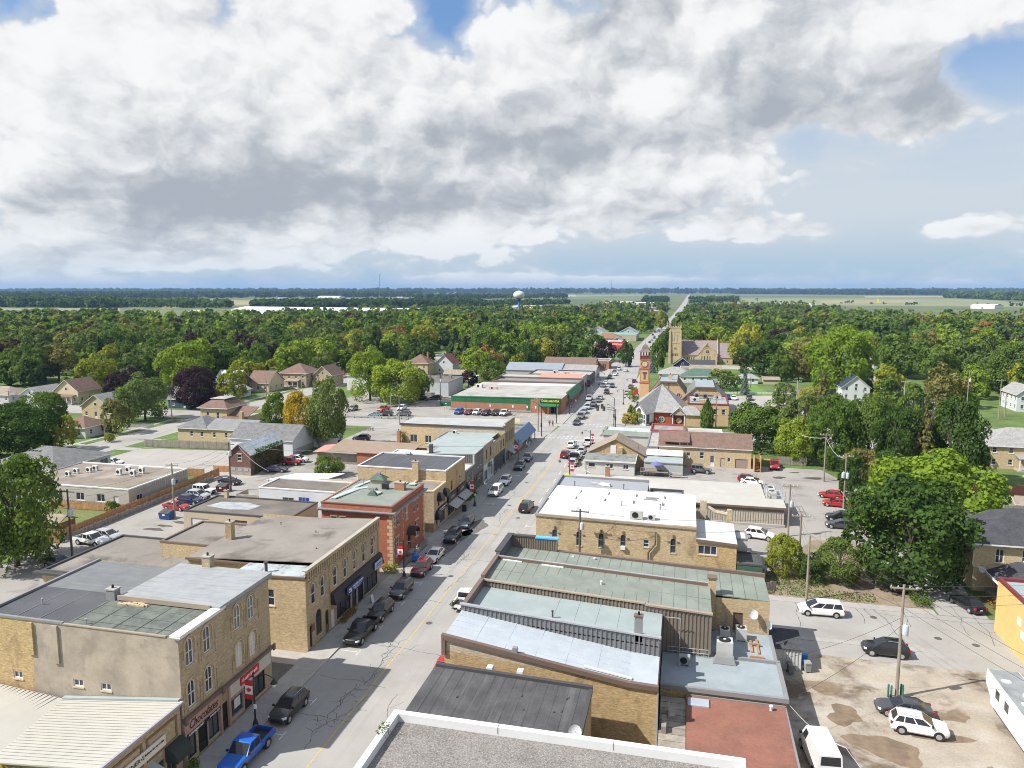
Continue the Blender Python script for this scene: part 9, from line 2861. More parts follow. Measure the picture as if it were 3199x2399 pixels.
FOL=dict(dark=foliage('dark_foliage',(.07,.118,.033)),mid=foliage('green_foliage',(.113,.173,.041)),soft=foliage('soft_green_foliage',(.134,.186,.058)),
bright=foliage('bright_foliage',(.211,.288,.044)),yg=foliage('yellow_green_foliage',(.269,.288,.051)),olive=foliage('olive_foliage',(.186,.182,.064)),
purple=foliage('purple_foliage',(.053,.035,.044)),yellow=foliage('autumn_yellow_foliage',(.378,.304,.042)),blue=foliage('blue_spruce_foliage',(.154,.205,
.186)),spruce=foliage('spruce_foliage',(.058,.092,.041)),rust=foliage('rusty_foliage',(.269,.179,.064)))
BARK=mat('tree_bark',(.07,.056,.043),.95,var=.2,vs=2)
def leaf_mesh(name,pts,nrm,size,rng):
 ""
 n=len(pts)
 nrm=nrm/np.maximum(np.linalg.norm(nrm,axis=1,keepdims=True),1e-6)
 h=np.where(np.abs(nrm[:,2:3])<.9,np.array([[0,0,1.]]),np.array([[1.,0,0]]))
 u=np.cross(nrm,h);u/=np.maximum(np.linalg.norm(u,axis=1,keepdims=True),1e-6)
 v=np.cross(nrm,u)
 a=rng.uniform(0,2*np.pi,(n,1))
 u2,v2=u*np.cos(a)+v*np.sin(a),-u*np.sin(a)+v*np.cos(a)
 s=size*rng.uniform(.6,1.35,(n,1))
 asp=rng.uniform(.55,1.,(n,1))
 bend=nrm*s*rng.uniform(-.35,.35,(n,1))
 q=np.stack([pts-u2*s,pts-v2*s*asp+bend,pts+u2*s,pts+v2*s*asp+bend],axis=1).reshape(-1,3)
 me=bpy.data.meshes.new(name)
 me.vertices.add(4*n);me.vertices.foreach_set('co',q.astype(np.float32).ravel())
 me.loops.add(4*n);me.loops.foreach_set('vertex_index',np.arange(4*n,dtype=np.int32))
 me.polygons.add(n)
 me.polygons.foreach_set('loop_start',np.arange(0,4*n,4,dtype=np.int32))
 me.update(calc_edges=True)
 return me
def crown_points(seed,n,nclump,kind='round'):
 rng=np.random.default_rng(seed)
 if kind=='round':
  c=[]
  while len(c)<nclump:
   d=rng.normal(size=3);d/=np.linalg.norm(d)
   if d[2]<-.78:
    continue
   r=rng.uniform(.5,.8)
   c.append(np.array([d[0]*r,d[1]*r,(.8 if d[2]>0 else.74)+d[2]*r*.86]))
  c=np.array(c)
  rad=rng.uniform(.2,.36,nclump)
  k=rng.integers(0,nclump,n)
  outw=c[k]-np.array([0,0,.62])
  d=rng.normal(size=(n,3))+outw*1.6+np.array([0,0,.2])
  d/=np.linalg.norm(d,axis=1,keepdims=True)
  p=c[k]+d*(rad[k][:,None]*rng.uniform(.72,1.06,(n,1)))
  nr=d+rng.normal(size=(n,3))*.55
  return p,nr,rng
 if kind=='cone':
  t=rng.uniform(0,1,n)**.75
  lay=np.floor(t*13)/13+rng.uniform(0,.045,n)
  z=1-lay
  a=rng.uniform(0,2*np.pi,n)
  bough=.82+.25*np.sin(a*7+np.floor(t*13)*2.1)
  r=(1-z)*bough*rng.uniform(.45,1.,n)+.02
  p=np.stack([r*np.cos(a),r*np.sin(a),z*1.9-r*.22+.1],1)
  nr=np.stack([np.cos(a)*.6,np.sin(a)*.6,np.full(n,.9)],1)+rng.normal(size=(n,3))*.4
  return p,nr,rng
 if kind=='column':
  z=rng.uniform(0,1,n);a=rng.uniform(0,2*np.pi,n)
  w=np.clip(np.minimum(1.,(1-z)*2.2+.05)*(.75+.25*np.minimum(1,z*6)),.05,1)
  r=w*rng.uniform(.78,1.05,n)*(1+.12*np.sin(a*5+z*20))
  p=np.stack([r*np.cos(a),r*np.sin(a),z*1.6],1)
  nr=np.stack([np.cos(a),np.sin(a),np.full(n,.4)],1)+rng.normal(size=(n,3))*.5
  return p,nr,rng
CROWN={}
for i in range(4):
 CROWN['near',i]=leaf_mesh('crown',*(lambda p,nr,rg:(p,nr,.034,rg))(*crown_points(100+i,11000,60)))
for i in range(6):
 CROWN['mid',i]=leaf_mesh('crown',*(lambda p,nr,rg:(p,nr,.062,rg))(*crown_points(200+i,2600,34)))
for i in range(2):
 CROWN['cone',i]=leaf_mesh('crown',*(lambda p,nr,rg:(p,nr,.07,rg))(*crown_points(300+i,2600,0,'cone')))
CROWN['column',0]=leaf_mesh('crown',*(lambda p,nr,rg:(p,nr,.09,rg))(*crown_points(400,2200,0,'column')))
def trunk_mesh(seed):
 r=random.Random(seed)
 mb=MB().tube((0,0,-.02),(.01,0,.16),.042,.03,8,False).tube((.01,0,.16),(0,.01,.45),.03,.018,8,False)
 for k in range(7):
  a=k*2.4+r.uniform(-.3,.3)
  z0=.2+.035*k
  mid_=(.1*cos(a),.1*sin(a),z0+.12)
  mb.tube((0,0,z0),mid_,.016,.01,5,False).tube(mid_,(.2*cos(a+.2),.2*sin(a+.2),z0+.26),.01,.004,5,False)
 return mb.mesh('trunk')
TRUNK=[trunk_mesh(k)for k in range(3)]
def tree(label,x,y,h,r,fol,kind='mid',group=None,name=None,i=None,low=.3):
 nm=name or{'cone':'spruce_tree','column':'cedar_tree'}.get(kind,'leafy_tree')
 t=thing(nm,label,'tree',(x,y,0),RND.uniform(0,6.28),group)
 nvar=len([1 for k in CROWN if k[0]==kind])
 i=RND.randrange(nvar)if i is None else i%nvar
 tk=link('trunk',TRUNK[i%3],BARK,t);tk.scale=(h*.62,h*.62,h*(1.55 if kind in('mid','near')else 1.8))
 c=link('crown',CROWN[kind,i],FOL[fol],t)
 if kind in('mid','near'):
  z0=h*low*.12
  c.location=(0,0,z0);c.scale=(r,r,(h-z0)/1.62)
 elif kind=='cone':
  c.location=(0,0,h*.03);c.scale=(r,r,h/2.03)
 else:
  c.scale=(r,r,h/1.6)
 return t
def ptree(label,fx,ftop,fbase,fw,fol,kind='near',**kw):
 ""
 q=FU(fx,fbase)
 x,y=P(*q)
 h=ZH(*FU(fx,ftop),y)
 dist=hypot(x,y)
 depth=math.sqrt(x*x+y*y+CAM_H**2)
 r=fw/.69147/F_PX*(FWD[0]*x+FWD[1]*y-FWD[2]*CAM_H)/2
 MANUAL.append((x,y,r))
 return tree(label,x,y,h,r,fol,kind,**kw)
MANUAL=[]
for a in[('big dense tree at the left edge beside the clinic annex',38,990,1222,205,'mid','near'),('dark broad tree at the left edge behind the clinic',
35,872,985,170,'dark','near'),('green maple behind the dark left-edge tree',92,846,930,112,'mid','near'),('yellow-green tree between the dark tree and the brown-roofed bungalow',
135,895,972,74,'yg','mid'),('round dome-shaped maple on the residential corner',314,811,908,112,'soft','near'),('sparse olive-brown tree at the kerb of the residential street',
251,862,936,66,'olive','mid'),('purple-leaved tree in front of the blue house',424,796,882,96,'purple','near'),('purple-leaved tree behind the round maple',
276,800,866,96,'purple','mid'),('bright yellow-green maple behind the purple trees',404,742,848,122,'bright','near'),('yellow-tinged maple beside the brown-roofed villa',
506,793,862,66,'yg','mid'),('small rusty bush at the foot of the villa tree',470,842,875,46,'rust','mid'),('dark green tree left of the autumn yellow tree',
598,848,945,66,'mid','near'),('autumn yellow tree beside the pole with two transformers',648,845,965,74,'yellow','near'),('grey-green tree right of the autumn yellow tree',
708,818,965,92,'soft','near'),('left one of the two broad trees over the corner lot',800,752,866,100,'bright','near'),('right one of the two broad trees over the corner lot',
862,782,873,118,'bright','near'),('small tree at the pale blue warehouse wall',912,800,862,50,'mid','mid'),('tall dark spruce above the white gabled house',
983,712,785,62,'spruce','cone'),('second dark spruce right of the tall dark spruce',1005,728,782,46,'spruce','cone'),('bright maple behind the steel-roofed hall',
1030,752,812,70,'bright','mid'),('dark purple bush behind the dollar store',1012,800,836,42,'purple','mid'),('small green tree behind the dollar store',
1055,795,842,56,'mid','mid'),('green tree beside the long steel-roofed hall',1062,770,828,64,'mid','mid'),('huge dark maple overhanging the brick villa',
1960,1042,1262,272,'dark','near'),('bright broad maple behind the huge dark one',2000,983,1180,292,'bright','near'),('small yellowing tree behind the leaning pole',
1690,1160,1242,84,'yg','near'),('small crooked apple tree at the dirt lane',1812,1166,1258,104,'mid','near'),('small dark tree between the two lane trees',
1752,1195,1258,60,'dark','mid'),('round dark maple behind the town hall lot',1640,868,972,150,'mid','near'),('slim columnar cedar beside the town hall wing',
1527,861,926,27,'mid','column'),('tall tree at the left end of the right-hand wood',1735,850,985,110,'soft','near'),('bright low tree over the slatted fence',
1722,905,1000,96,'bright','near'),('broad tree behind the cross-arm pole',1800,862,1012,112,'mid','near'),('dark tree right of the cross-arm pole',1872,
850,1015,116,'mid','near'),('dark maple behind the bright broad maple',1935,880,1040,110,'dark','near'),('olive spruce standing among the dark maples',
1992,878,1045,84,'olive','cone'),('dark tall maple left of the grey-roofed villa',2055,858,1045,130,'dark','near'),('small olive tree beside the twin pole',
1862,965,1050,84,'olive','mid'),('ivy-like dark tree under the twin pole',1838,985,1072,60,'dark','mid'),('rusty small tree beside the villa porch',2112,
965,1010,46,'rust','mid'),('big bright maple above the navy-roofed house',1810,712,850,150,'bright','near'),('dark round maple right of the church',1640,
738,810,110,'dark','mid'),('bright maple behind the dark round maple, right of church',1612,700,790,84,'yg','mid'),('blue spruce beside the bowling green',
1608,795,852,26,'blue','cone'),('wide low tree beside the blue spruce',1560,798,842,76,'soft','mid'),('small tree on the hall parking lot lawn',1692,828,
878,50,'soft','mid'),('yellow-green tree by the concrete pole',1755,830,900,62,'yg','mid'),('brown-tinged spruce by the town hall lot',1775,800,915,60,
'olive','cone'),('yellow-green street tree in the right-hand block',1915,790,880,70,'yg','mid'),('olive tree beside the tall transformer pole',2040,790,
880,96,'olive','mid'),('low broad tree at the flag, right',2050,880,945,96,'soft','mid'),('tree at the right edge beyond the villa',2180,740,850,110,'mid',
'near'),('small tree in front of the town hall bay',1372,870,912,34,'soft','mid'),('golden shrub beside the town hall bay',1358,893,915,36,'yellow','mid'),
('second golden shrub beside the town hall bay',1378,888,916,30,'yg','mid'),('street tree in front of the clock tower, near one',1368,838,868,26,'bright',
'mid'),('dark street tree left of the clock tower belfry',1352,738,792,34,'dark','mid'),('tall street tree between clock tower and church',1420,728,802,
36,'mid','mid'),('second street tree left of the church tower',1428,718,770,30,'soft','mid'),('bright tree beside the church tower',1428,668,712,34,'yg',
'mid'),('purple-leaved tree west of the street beyond the shops',1306,733,782,48,'purple','mid'),('green tree left of the purple street tree',1280,716,
780,60,'mid','mid'),('small dark tree on the lawn far up the street',1344,752,775,28,'dark','mid'),('blue spruce in front of the stone church',1408,772,
805,24,'blue','cone'),('small weeping tree behind the brick villa roof',2142,1075,1105,50,'bright','mid'),('bush beside the clinic annex windows',243,
1082,1112,34,'mid','mid'),('small bush in front of the bungalow',237,934,955,24,'yg','mid'),('green bush at the workshop yard',712,985,1028,66,'mid','near'),
]:
 ptree(*a)
def shrubs(label,boxes,n,size,fol,name='shrub',cat='shrub',seed=1,loc=None):
 rg=np.random.default_rng(seed)
 ps,ns=[],[]
 for(x0,x1,y0,y1,z0,z1)in boxes:
  p=rg.uniform((x0,y0,z0),(x1,y1,z1),(n,3));ps.append(p)
  nn=rg.normal(size=(n,3));nn[:,2]=np.abs(nn[:,2])*.8;ns.append(nn)
 o=link(name,leaf_mesh(name,np.concatenate(ps),np.concatenate(ns),size,rg),FOL[fol])
 return tag(o,label,cat)
shrubs('ivy covering the side wall of the coach house',[(-87.6,-87.,134,145,.2,4.6),(-88.6,-87.2,135,145.5,4.3,5.1)],900,.16,'dark','ivy','ivy',2)
shrubs('yellow flowering creeper along the bottom left wall',[(-50,-43.5,37.9,38.5,4.2,5.1)],1500,.1,'yellow','creeper','creeper',3)
shrubs('creeper climbing the corner of the tall brick shop rear wall',[(-63.1,-61.6,154.6,155.,1,6.5)],260,.14,'yg','creeper','creeper',4)
shrubs('long grass and weeds along the dirt lane',[(11,24,94.8,97.5,0,.18),(11,19,97.5,102,0,.5)],800,.11,'mid','weed_patch','weeds',5)['kind']='stuff'
shrubs('low green hedge under the town hall bay',[(-10.2,-5.8,210.6,211.6,0,.8)],500,.14,'olive','hedge','hedge',6)
shrubs('orange flower boxes outside the realty block windows',[(-38.2,-37.5,74.2,77.6,.2,.9)],420,.09,'rust','flower_box','flowers',7)
shrubs('pale grass plant in a pot outside the chocolate shop',[(-38.,-37.3,47.,47.8,.2,1.)],160,.11,'soft','potted_plant','plant',8)
shrubs('green planters outside the striped awning shop',[(-38.2,-37.7,125.2,130.6,.15,.7)],320,.1,'mid','planter_row','plant',9)
shrubs('flower bed in front of the brick villa porch',[(37.,38.2,96.,100,0,.6)],300,.1,'rust','flower_bed','flowers',10)
shrubs('shrubs at the red brick block corner',[(-39.6,-37.6,89.6,91.,.1,1.1)],400,.11,'yg','shrub','shrub',11)
shrubs('weed tuft growing on the white parapet corner',[(-19.9,-19.3,43.4,44.6,7.9,8.7)],160,.07,'mid','weed_tuft','weeds',12)
shrubs('bushes along the timber fence beside the corner lot',[(-111,-92,243.5,246.5,0,2.4)],1500,.22,'mid','bush_row','bushes',13)
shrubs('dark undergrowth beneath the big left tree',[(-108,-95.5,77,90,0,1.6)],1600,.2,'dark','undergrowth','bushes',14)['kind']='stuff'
shrubs('grass strip and bush by the driveway gate',[(28.2,30.2,94.5,99,0,1.)],600,.12,'mid','bush','bushes',15)
EX=[]
for o in list(COL.objects):
 if o.parent is None and o.type=='EMPTY' and o.get('category')in('building','house','church','tower','shed','hut','gazebo'):
  xs,ys,zs=[],[],[]
  rz=o.rotation_euler.z
  for c in o.children:
   if c.type=='MESH' and c.name.split('.')[0]in('wall','roof','upper_roof','porch_roof'):
    for v in c.bound_box:
     xs.append(o.location.x+v[0]+c.location.x);ys.append(o.location.y+v[1]+c.location.y);zs.append(v[2])
  if xs:
   EX.append((min(xs),max(xs),min(ys),max(ys),max(zs)))
LOTS=[(-40,-15,0,3000),(-147,-133,-50,520),(-330,-15,188,206),(-15,260,190,207),(-15,90,80,95),(72,86,60,520),(-120,-36,203,275),(-132,-84,128,156),(-95,
-36,40,190),(-15,40,20,190),(8,42,200,318),(-2,42,368,400),(-130,-104,100,132),(-175,-146,150,190),(-240,-146,195,226),(-60,-36,440,640),(-120,-84,236,
300)]
def blocked(x,y,r,h):
 for a in LOTS:
  if a[0]-r*.5<x<a[1]+r*.5 and a[2]-r*.5<y<a[3]+r*.5:
   return True
 d=hypot(x,y);az=atan2(x,y)
 for(x0,x1,y0,y1,zt)in EX:
  if x0-r*.8<x<x1+r*.8 and y0-r*.8<y<y1+r*.8:
   return True
  if y<y0 and y0<640:
   cx2,cy2=(x0+x1)/2,y0
   dc=hypot(cx2,cy2)
   if dc>d:
    half=(x1-x0)/2/dc
    if abs(atan2(cx2,cy2)-az)<half+r/d*.8:
     zl=CAM_H-(CAM_H-zt*.35)*d/dc
     if h>zl:
      return True
 for(mx,my,mr)in MANUAL:
  if hypot(mx-x,my-y)<(mr+r)*.55:
   return True
 return False
cand=[]
rs2=random.Random(77)
def inview(x,y,m=60):
 zc=FWD[0]*x+FWD[1]*y-FWD[2]*CAM_H
 if zc<5:
  return False
 px=CXP+F_PX*(RGT[0]*x+RGT[1]*y)/zc
 return-m*3<px<3199+m*3
yy=130.
while yy<1700:
 st=12.8 if yy<520 else 14.5+(yy-520)*.006
 xx=-1100.
 while xx<900:
  x,y=xx+rs2 .uniform(-.45,.45)*st,yy+rs2 .uniform(-.45,.45)*st
  xx+=st
  if not inview(x,y):
   continue
  if(x>0 and y>1000 and not(x<240 and y<1700))or(y>700 and x<-520)or(y>1250 and not-200<x<240):continue
  dens=.82 if y<900 else(.66 if y<1000 else.42)
  if x>10 and y>900:dens=.5
  if rs2 .random()>dens:
   continue
  h=rs2 .uniform(10,18.5)if y<700 else rs2 .uniform(9,15.5)
  if rs2 .random()<.12:h*=.55
  r=h*rs2 .uniform(.42,.6)
  if y<640 and blocked(x,y,r,h):
   continue
  if y>=640 and(-36<x<-8+(y-640)*.006 or rs2 .random()<.08):
   continue
  cand.append((h/hypot(x,y),x,y,h,r))
 yy+=st*.9
cand.sort(reverse=True)
def pick(x,y,rr):
 u=rr.random()
 if u<.3:return 'mid'
 if u<.5:return 'soft'
 if u<.66:return 'dark'
 if u<.82:return 'bright'
 if u<.88:return 'yg'
 if u<.94:return 'olive'
 if u<.958:return 'purple'
 if u<.992:return 'spruce'
 return 'rust'
WORD=dict(mid='mid green',soft='soft green',dark='dark green',bright='bright green',yg='yellow-green',olive='olive',purple='purple-leaved',spruce='dark pointed',
rust='rust-tinged')
rp2=random.Random(5)
far_trees=[]
NIND=300-len(MANUAL)
SCAT=[]
for n_,(sz,x,y,h,r)in enumerate(cand):
 f=pick(x,y,rp2)
 if n_<NIND:
  cone=f=='spruce' or(f=='dark' and rp2 .random()<.12)
  zone='left of the street' if x<-30 else 'right of the street'
  band='nearest block' if y<260 else('middle blocks' if y<340 else 'farther blocks')
  tall='tall' if h>15 else('small' if h<9 else 'middling')
  kd='dark pointed' if cone else WORD[f]
  tt_=tree('%s %s tree, %s %s'%(tall,kd,band,zone),x,y,h,r*(.55 if cone else 1),'spruce' if cone else f,'cone' if cone else 'mid',group='%s trees, %s %s'%(kd,
band,zone),low=.22)
  SCAT.append(tt_)
 else:
  far_trees.append((x,y,h,r,f))
rank_labels(SCAT)
PR={}
for i in range(4):
 p,nr,rg=crown_points(500+i,230,13)
 PR[i]=(p,nr)
def tree_mass(name,label,lst,fols,size,keep=None,proto=PR,cat='trees'):
 by={}
 for(x,y,h,r,f)in lst:
  by.setdefault(f,[]).append((x,y,h,r))
 root=thing(name,label,cat,(0,0,0))
 root['kind']='stuff'
 rr=random.Random(3)
 for f,L_ in by.items():
  ps,ns=[],[]
  for(x,y,h,r)in L_:
   p,nr=proto[rr.randrange(len(proto))]
   a=rr.uniform(0,6.28);ca,sa=cos(a),sin(a)
   q=np.stack([(p[:,0]*ca-p[:,1]*sa)*r+x,(p[:,0]*sa+p[:,1]*ca)*r+y,p[:,2]*h/1.55],1)
   ps.append(np.concatenate([q,np.full((len(q),1),r*size)],1))
   ns.append(np.stack([nr[:,0]*ca-nr[:,1]*sa,nr[:,0]*sa+nr[:,1]*ca,nr[:,2]],1))
  a_=np.concatenate(ps);n2=np.concatenate(ns)
  me=leaf_mesh('foliage_mass',a_[:,:3],n2,a_[:,3:4],np.random.default_rng(8))
  o=link('foliage_mass',me,FOL[f],root)
  o['kind']='stuff'
 return root
tree_mass('distant_town_trees','mass of distant trees over the far half of the town',far_trees,None,.2)
# distance: fields, woods, water tower, sheds
def fpoly(name,pix,m,z):
 return sheet(name,[P(*q)for q in pix],z,m)
fm=lambda n,c:mat(n,c,.95,var=.12,vs=.01,streak=((.004,.05,1),tuple(v*.8 for v in c),.5))
FG,FY,FT,FD,FP=fm('pasture',(.115,.145,.05)),fm('ripe_crop',(.265,.235,.115)),fm('stubble',(.3,.255,.16)),fm('dark_crop',(.075,.1,.045)),fm('pale_grass_field',
(.19,.21,.1))
S1,S2,S3=_t(0,860,2.075),_t(1066,860,2.075),_t(2132,860,2.073)
for nm,pts,m_,z in(('field',[S1(-60,206),S1(780,214),S1(780,235),S1(-60,300)],FP,.01),('field',[S1(1050,150),S1(1650,163),S1(1640,190),S1(1050,215)],FY,
.01),('field',[S1(850,222),S1(1300,225),S1(1250,245),S1(850,250)],FG,.015),('field',[S2(420,155),S2(600,160),S2(580,178),S2(420,172)],FP,.01),('field',
[S2(1150,155),S2(1960,132),S2(1960,158),S2(1150,178)],FG,.01),('field',[S2(1190,158),S2(1700,155),S2(1640,182),S2(1160,184)],FD,.02),('field',[S2(1480,
128),S2(1960,124),S2(1960,132),S2(1440,140)],FP,.02),('field',[S3(380,124),S3(950,126),S3(1750,133),S3(1900,150),S3(380,150)],FG,.01),('field',[S3(380,
150),S3(1900,150),S3(2260,185),S3(2260,205),S3(380,190)],FP,.012),('field',[S3(1180,133),S3(1720,134),S3(1720,142),S3(1180,144)],FT,.03),('field',[S3(900,
162),S3(1500,160),S3(1500,178),S3(880,182)],FY,.02),('field',[S3(380,134),S3(1050,137),S3(1050,142),S3(380,140)],FD,.03)):
 fpoly(nm,pts,m_,z)
POND=mat('pond_water',(.3,.34,.38),.12,var=.06,vs=.02)
fpoly('pond',[S1(-60,222),S1(130,226),S1(110,236),S1(-60,238)],POND,.06)
fpoly('pond',[S1(-60,250),S1(180,246),S1(330,240),S1(320,252),S1(130,262),S1(-60,268)],POND,.06)
fpoly('pond',[S1(-60,318),S1(20,318),S1(30,345),S1(-60,360)],POND,.06)
PF={}
for i in range(3):
 p,nr,rg=crown_points(600+i,40,7)
 PF[i]=(p,nr)
def wood(label,pix0,pix1,depth,n,hmin,hmax,fols,seed):
 r=random.Random(seed)
 a,b_=P(*pix0),P(*pix1)
 L_=[]
 for k in range(n):
  t=r.random()
  dd=r.random()**1.3*depth
  x,y=a[0]+(b_[0]-a[0])*t,a[1]+(b_[1]-a[1])*t
  k2=1+dd/hypot(x,y)
  h=r.uniform(hmin,hmax)
  L_.append((x*k2,y*k2,h,h*r.uniform(.4,.62),r.choice(fols)))
 return tree_mass('distant_wood',label,L_,None,.42,proto=PF)
wood('dark conifer wood beyond the ponds at left',S1(-80,208),S1(790,212),500,560,13,22,('spruce','dark','dark','mid'),1)
wood('belt of mixed trees behind the left fields',S1(700,205),S1(1500,215),500,420,10,17,('mid','soft','dark'),2)
wood('dark wood behind the long white warehouse',S1(1640,225),S2(900,205),400,620,12,18,('spruce','dark','dark'),3)
wood('dark wood right of the water tower',S2(880,205),S2(1480,190),260,260,9,14,('dark','mid'),4)
wood('wood along the horizon at left',S1(-200,158),S1(1100,152),1500,1000,18,30,('spruce','dark','dark'),5)
wood('wood along the horizon at centre left',S1(1000,150),S2(520,142),1500,900,18,30,('spruce','dark'),6)
wood('wood behind the centre fields',S2(480,158),S2(1460,146),600,520,14,22,('dark','mid','spruce'),7)
wood('wood along the horizon at right',S3(330,122),S3(1700,130),1200,1300,26,40,('spruce','dark'),8)
wood('nearer wood at the right edge',S3(1700,147),S3(2300,168),500,520,20,30,('dark','mid'),9)
wood('dark trees either side of the far highway',S2(1960,178),S2(2120,182),900,180,10,16,('dark','spruce'),10)
wood('dark trees right of the far highway',S3(50,180),S3(360,172),900,240,9,15,('dark','spruce','mid'),11)
wood('farm hedgerow trees on the right-hand fields',S3(360,172),S3(2200,205),60,26,6,11,('dark','mid'),12)
wood('last line of trees on the horizon, left half',S1(-300,117),S2(300,122),4000,1500,34,52,('spruce','dark'),13)
wood('last line of trees on the horizon, right half',S2(200,121),S3(2400,119),4000,1900,34,54,('spruce','dark'),14)
PALEW=mat('white_steel_cladding',(.66,.68,.7),.5,var=.04)
def shed_px(name,label,a,b_,h,depth,wm,rm,roofdip=0):
 ""
 p,q=Vector(P(*a)),Vector(P(*b_))
 L_=(q-p).length
 b=Bld(name,label,p.x,p.y,atan2(q.y-p.y,q.x-p.x),local=True)
 b.face(wm,'y-',0,0,L_,0,h);b.face(wm,'x+',L_,0,depth,0,h);b.face(wm,'x-',0,0,depth,0,h);b.face(wm,'y+',depth,0,L_,0,h)
 b.gable(rm,0,L_,0,depth,h,h+depth*.06,'x',.3,fascia=None)
 n=max(1,int(L_/30))
 for k in range(n):
  b.add('loading_door',MB().box((k+.5)*L_/n-2,(k+.5)*L_/n+2,-.08,-.003,.2,3.6),GYCAP)
 return b.done()
shed_px('warehouse','very long white steel warehouse behind the left-hand trees',S1(1500,262),S2(440,282),9.5,60,PALEW,PALEW)
shed_px('warehouse','tan warehouse with red end wall among the left-hand trees',S1(1222,292),S1(1312,292),11,30,TANB,LGSID)
shed_px('warehouse','small white-roofed shed above the left-hand trees',S1(860,285),S1(980,285),8,25,PALEW,PALEW)
shed_px('barn','white farm barns beyond the left fields',S1(780,172),S1(900,172),8,30,PALEW,PALEW)
shed_px('barn','white barn in the far fields, centre left',S1(1800,160),S1(1865,160),7,25,PALEW,PALEW)
shed_px('barn','long pale greenhouse near the centre-left horizon',S1(2060,146),S1(2200,147),7,40,PALEW,PALEW)
shed_px('barn','pale shed in the fields left of the mast',S2(0,158),S2(60,158),6,20,PALEW,GALV)
shed_px('barn','white barn just right of the mast',S2(360,152),S2(400,152),6,20,PALEW,PALEW)
shed_px('barn','white barn in the centre fields',S2(1455,138),S2(1520,138),8,25,PALEW,PALEW)
shed_px('warehouse','grey roofed school block right of the water tower',S2(1710,192),S2(1880,196),8,40,LGSID,GALV)
shed_px('warehouse','second grey roofed block beside the school block',S2(1880,200),S2(2010,202),7,40,LGSID,LGSID)
shed_px('warehouse','grey roofed hall below the water tower',S2(1110,218),S2(1290,222),6,30,LGSID,GALV)
shed_px('warehouse','bright blue gabled hall in the right-hand trees',S3(1650,352),S3(1760,352),7.5,25,BRTBLUE,WROOF)
shed_px('warehouse','grey roofed shed in front of the blue hall',S3(1620,388),S3(1750,392),5,20,GSID,SHLG)
shed_px('warehouse','white industrial shed at the far right',S3(1865,215),S3(2020,218),7,40,PALEW,PALEW)
shed_px('warehouse','low white shed near the right-hand fields',S3(612,205),S3(700,206),7,30,PALEW,SALMON)
shed_px('warehouse','second low white shed near the right-hand fields',S3(715,204),S3(860,205),6,30,PALEW,PALEW)
shed_px('warehouse','white farm buildings beside the far highway',S3(190,150),S3(235,150),10,30,PALEW,PALEW)
rb3=random.Random(21)
STO,HOU=[],[]
for k in range(40):
 side='left' if k%2 else 'right'
 yv=900+k*26
 xv=(-20-16-rb3 .uniform(12,60))if k%2 else(-12+rb3 .uniform(14,90)+(k*3))
 w_,d_,h_=rb3 .uniform(14,30),rb3 .uniform(10,18),rb3 .uniform(4.5,7)
 c_=rb3 .choice((PALEW,PALEW,LGSID,TANB,ORB))
 b=flatb('roadside_store','%s small store on the %s side of the far highway'%(('pale' if c_ is not ORB else 'brick'),side),xv-w_/2,xv+w_/2,yv,yv+d_,h_,
c_,rb3 .choice((WROOF,GALV,TARG)),WHITE,.3,group='stores along the far highway, %s side'%side)
 b.add('sign_board',MB().box(xv-w_*.25,xv+w_*.25,yv-.2,yv-.02,h_-1.6,h_-.3),rb3 .choice((REDP,BLUEP,WHITE,GREENM)))
 STO.append(b.done())
rank_labels(STO)
rh=random.Random(31)
hid=0
for k in range(60):
 if hid>=34:break
 xv,yv=rh.uniform(-420,330),rh.uniform(330,760)
 if-70<xv<45 or not inview(xv,yv,0):continue
 if any(a[0]-8<xv<a[1]+8 and a[2]-8<yv<a[3]+8 for a in EX):continue
 hid+=1
 HOU.append(house('distant_house','roof of a house among trees %s, %s'%('left of the street' if xv<0 else 'right of the street','nearer rows' if yv<520 else 'farther rows'),
0,0,rh.uniform(8,12),rh.uniform(8,11),rh.uniform(3.5,5),rh.uniform(7.5,9.5),rh.choice((WSID,BUFF,CREAM,GSID,ORB)),rh.choice((SHGREY,SHBRN,SHLG,SHTAN,SHDARK)),
rh.choice(('gable','hip')),rh.choice(('x','y')),pos=(xv,yv),wins=1,group='houses in the wooded blocks'))
rank_labels(HOU)
q=S2(1152,262)
x,y=P(*q)
zt=ZH(*S2(1152,100),y)
sc=hypot(x,y)/F_PX*.93
rad=38.5/2.075*sc*1.02
t=thing('water_tower','white spheroid water tower on a blue stem above the trees','water tower',(x,y,0))
prof=[]
for k in range(15):
 a=-pi/2+.33+k*(pi-.33)/14
 prof.append((max(.05,rad*cos(a)),zt-rad*.74+rad*.74*sin(a)))
part('tank',MB().lathe(prof,28,(x,y,0)),mat('tank_white',(.62,.63,.62),.45,var=.05,vs=.1),t,True)
zn=prof[0][1]
part('stem',MB().lathe([(rad*.42,0),(rad*.22,3),(rad*.19,zn*.75),(rad*.2,zn*.8)],20,(x,y,0)),mat('stem_blue',(.03,.2,.55),.5,var=.04),t,True)
part('cone',MB().lathe([(rad*.2,zn*.8),(rad*.26,zn*.92),(prof[0][0]*1.02,zn+.05),(rad*.66,zn+rad*.1)],24,(x,y,0)),mat('cone_dark_blue',(.03,.06,.12),.5),
t,True)
part('railing',MB().lathe([(rad*.1,zt),(rad*.1,zt+1.2),(.05,zt+1.3)],10,(x,y,0)),GALV,t)
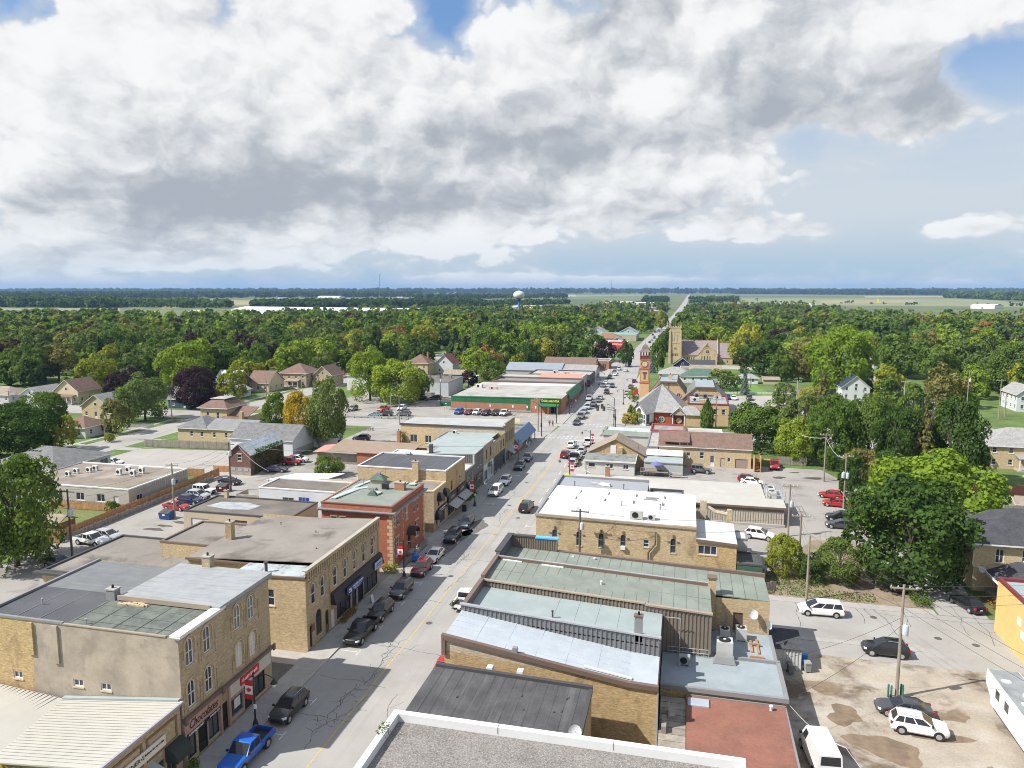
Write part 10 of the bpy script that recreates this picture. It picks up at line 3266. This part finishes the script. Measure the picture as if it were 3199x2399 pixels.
for lb,bq,tq,dist,wd in(('lattice telecom mast on the horizon, left of the water tower',S2(250,146),S2(248,-8),2300,1.6),('thin guyed mast on the horizon, right of the water tower',
S2(1750,160),S2(1750,25),3000,.9)):
 d=Vector(ray(*bq));d=Vector((d.x,d.y)).normalized()*dist
 h=ZH(tq[0],tq[1],d.y)
 t=thing('telecom_mast',lb,'mast',(d.x,d.y,0),0,'telecom masts')
 lt=MB()
 n=26
 for k in range(n):
  z0,z1=h*k/n,h*(k+1)/n
  w0,w1=wd*(1-.6*k/n),wd*(1-.6*(k+1)/n)
  for s in range(3):
   a0,a1=2.094*s,2.094*(s+1)
   lt.tube((d.x+w0*cos(a0),d.y+w0*sin(a0),z0),(d.x+w1*cos(a0),d.y+w1*sin(a0),z1),.22,.22,3,False)
   lt.tube((d.x+w0*cos(a0),d.y+w0*sin(a0),z0),(d.x+w1*cos(a1),d.y+w1*sin(a1),z1),.12,.12,3,False)
 part('lattice',lt,GYCAP,t)
 for zf in((.72,.84,.93)if wd>1 else(.95,)):
  part('antenna_panel',MB().lathe([(wd*1.5,0),(wd*1.5,2.6)],6,(d.x,d.y,h*zf)),LGSID,t)
x,y=P(*S3(1265,182))
t=thing('sail_sign','tall yellow sail banner standing by the right-hand fields','banner',(x,y,0))
part('sail',MB().box(x-2.4,x+2.4,y-.1,y+.1,1,13),YELLOW,t);part('post',MB().tube((x-2.6,y,0),(x-2.6,y,13.5),.2,.15,6),GALV,t)
# air
hz=MB().box(-14000,14000,-300,20000,-1.,130)
ho=link('haze',hz.mesh('haze'))
ho['kind']='stuff'
hm=bpy.data.materials.new('haze_air')
hm.use_nodes=True
ht=NT(hm.node_tree)
hout=ht.n('ShaderNodeOutputMaterial')
hv=ht.n('ShaderNodeVolumePrincipled')
hv.inputs['Color'].default_value=(.34,.55,.9,1)
hv.inputs['Density'].default_value=.00006
hv.inputs['Anisotropy'].default_value=0.
ht.t.links.new(hv.outputs[0],hout.inputs['Volume'])
ho.data.materials.append(hm)
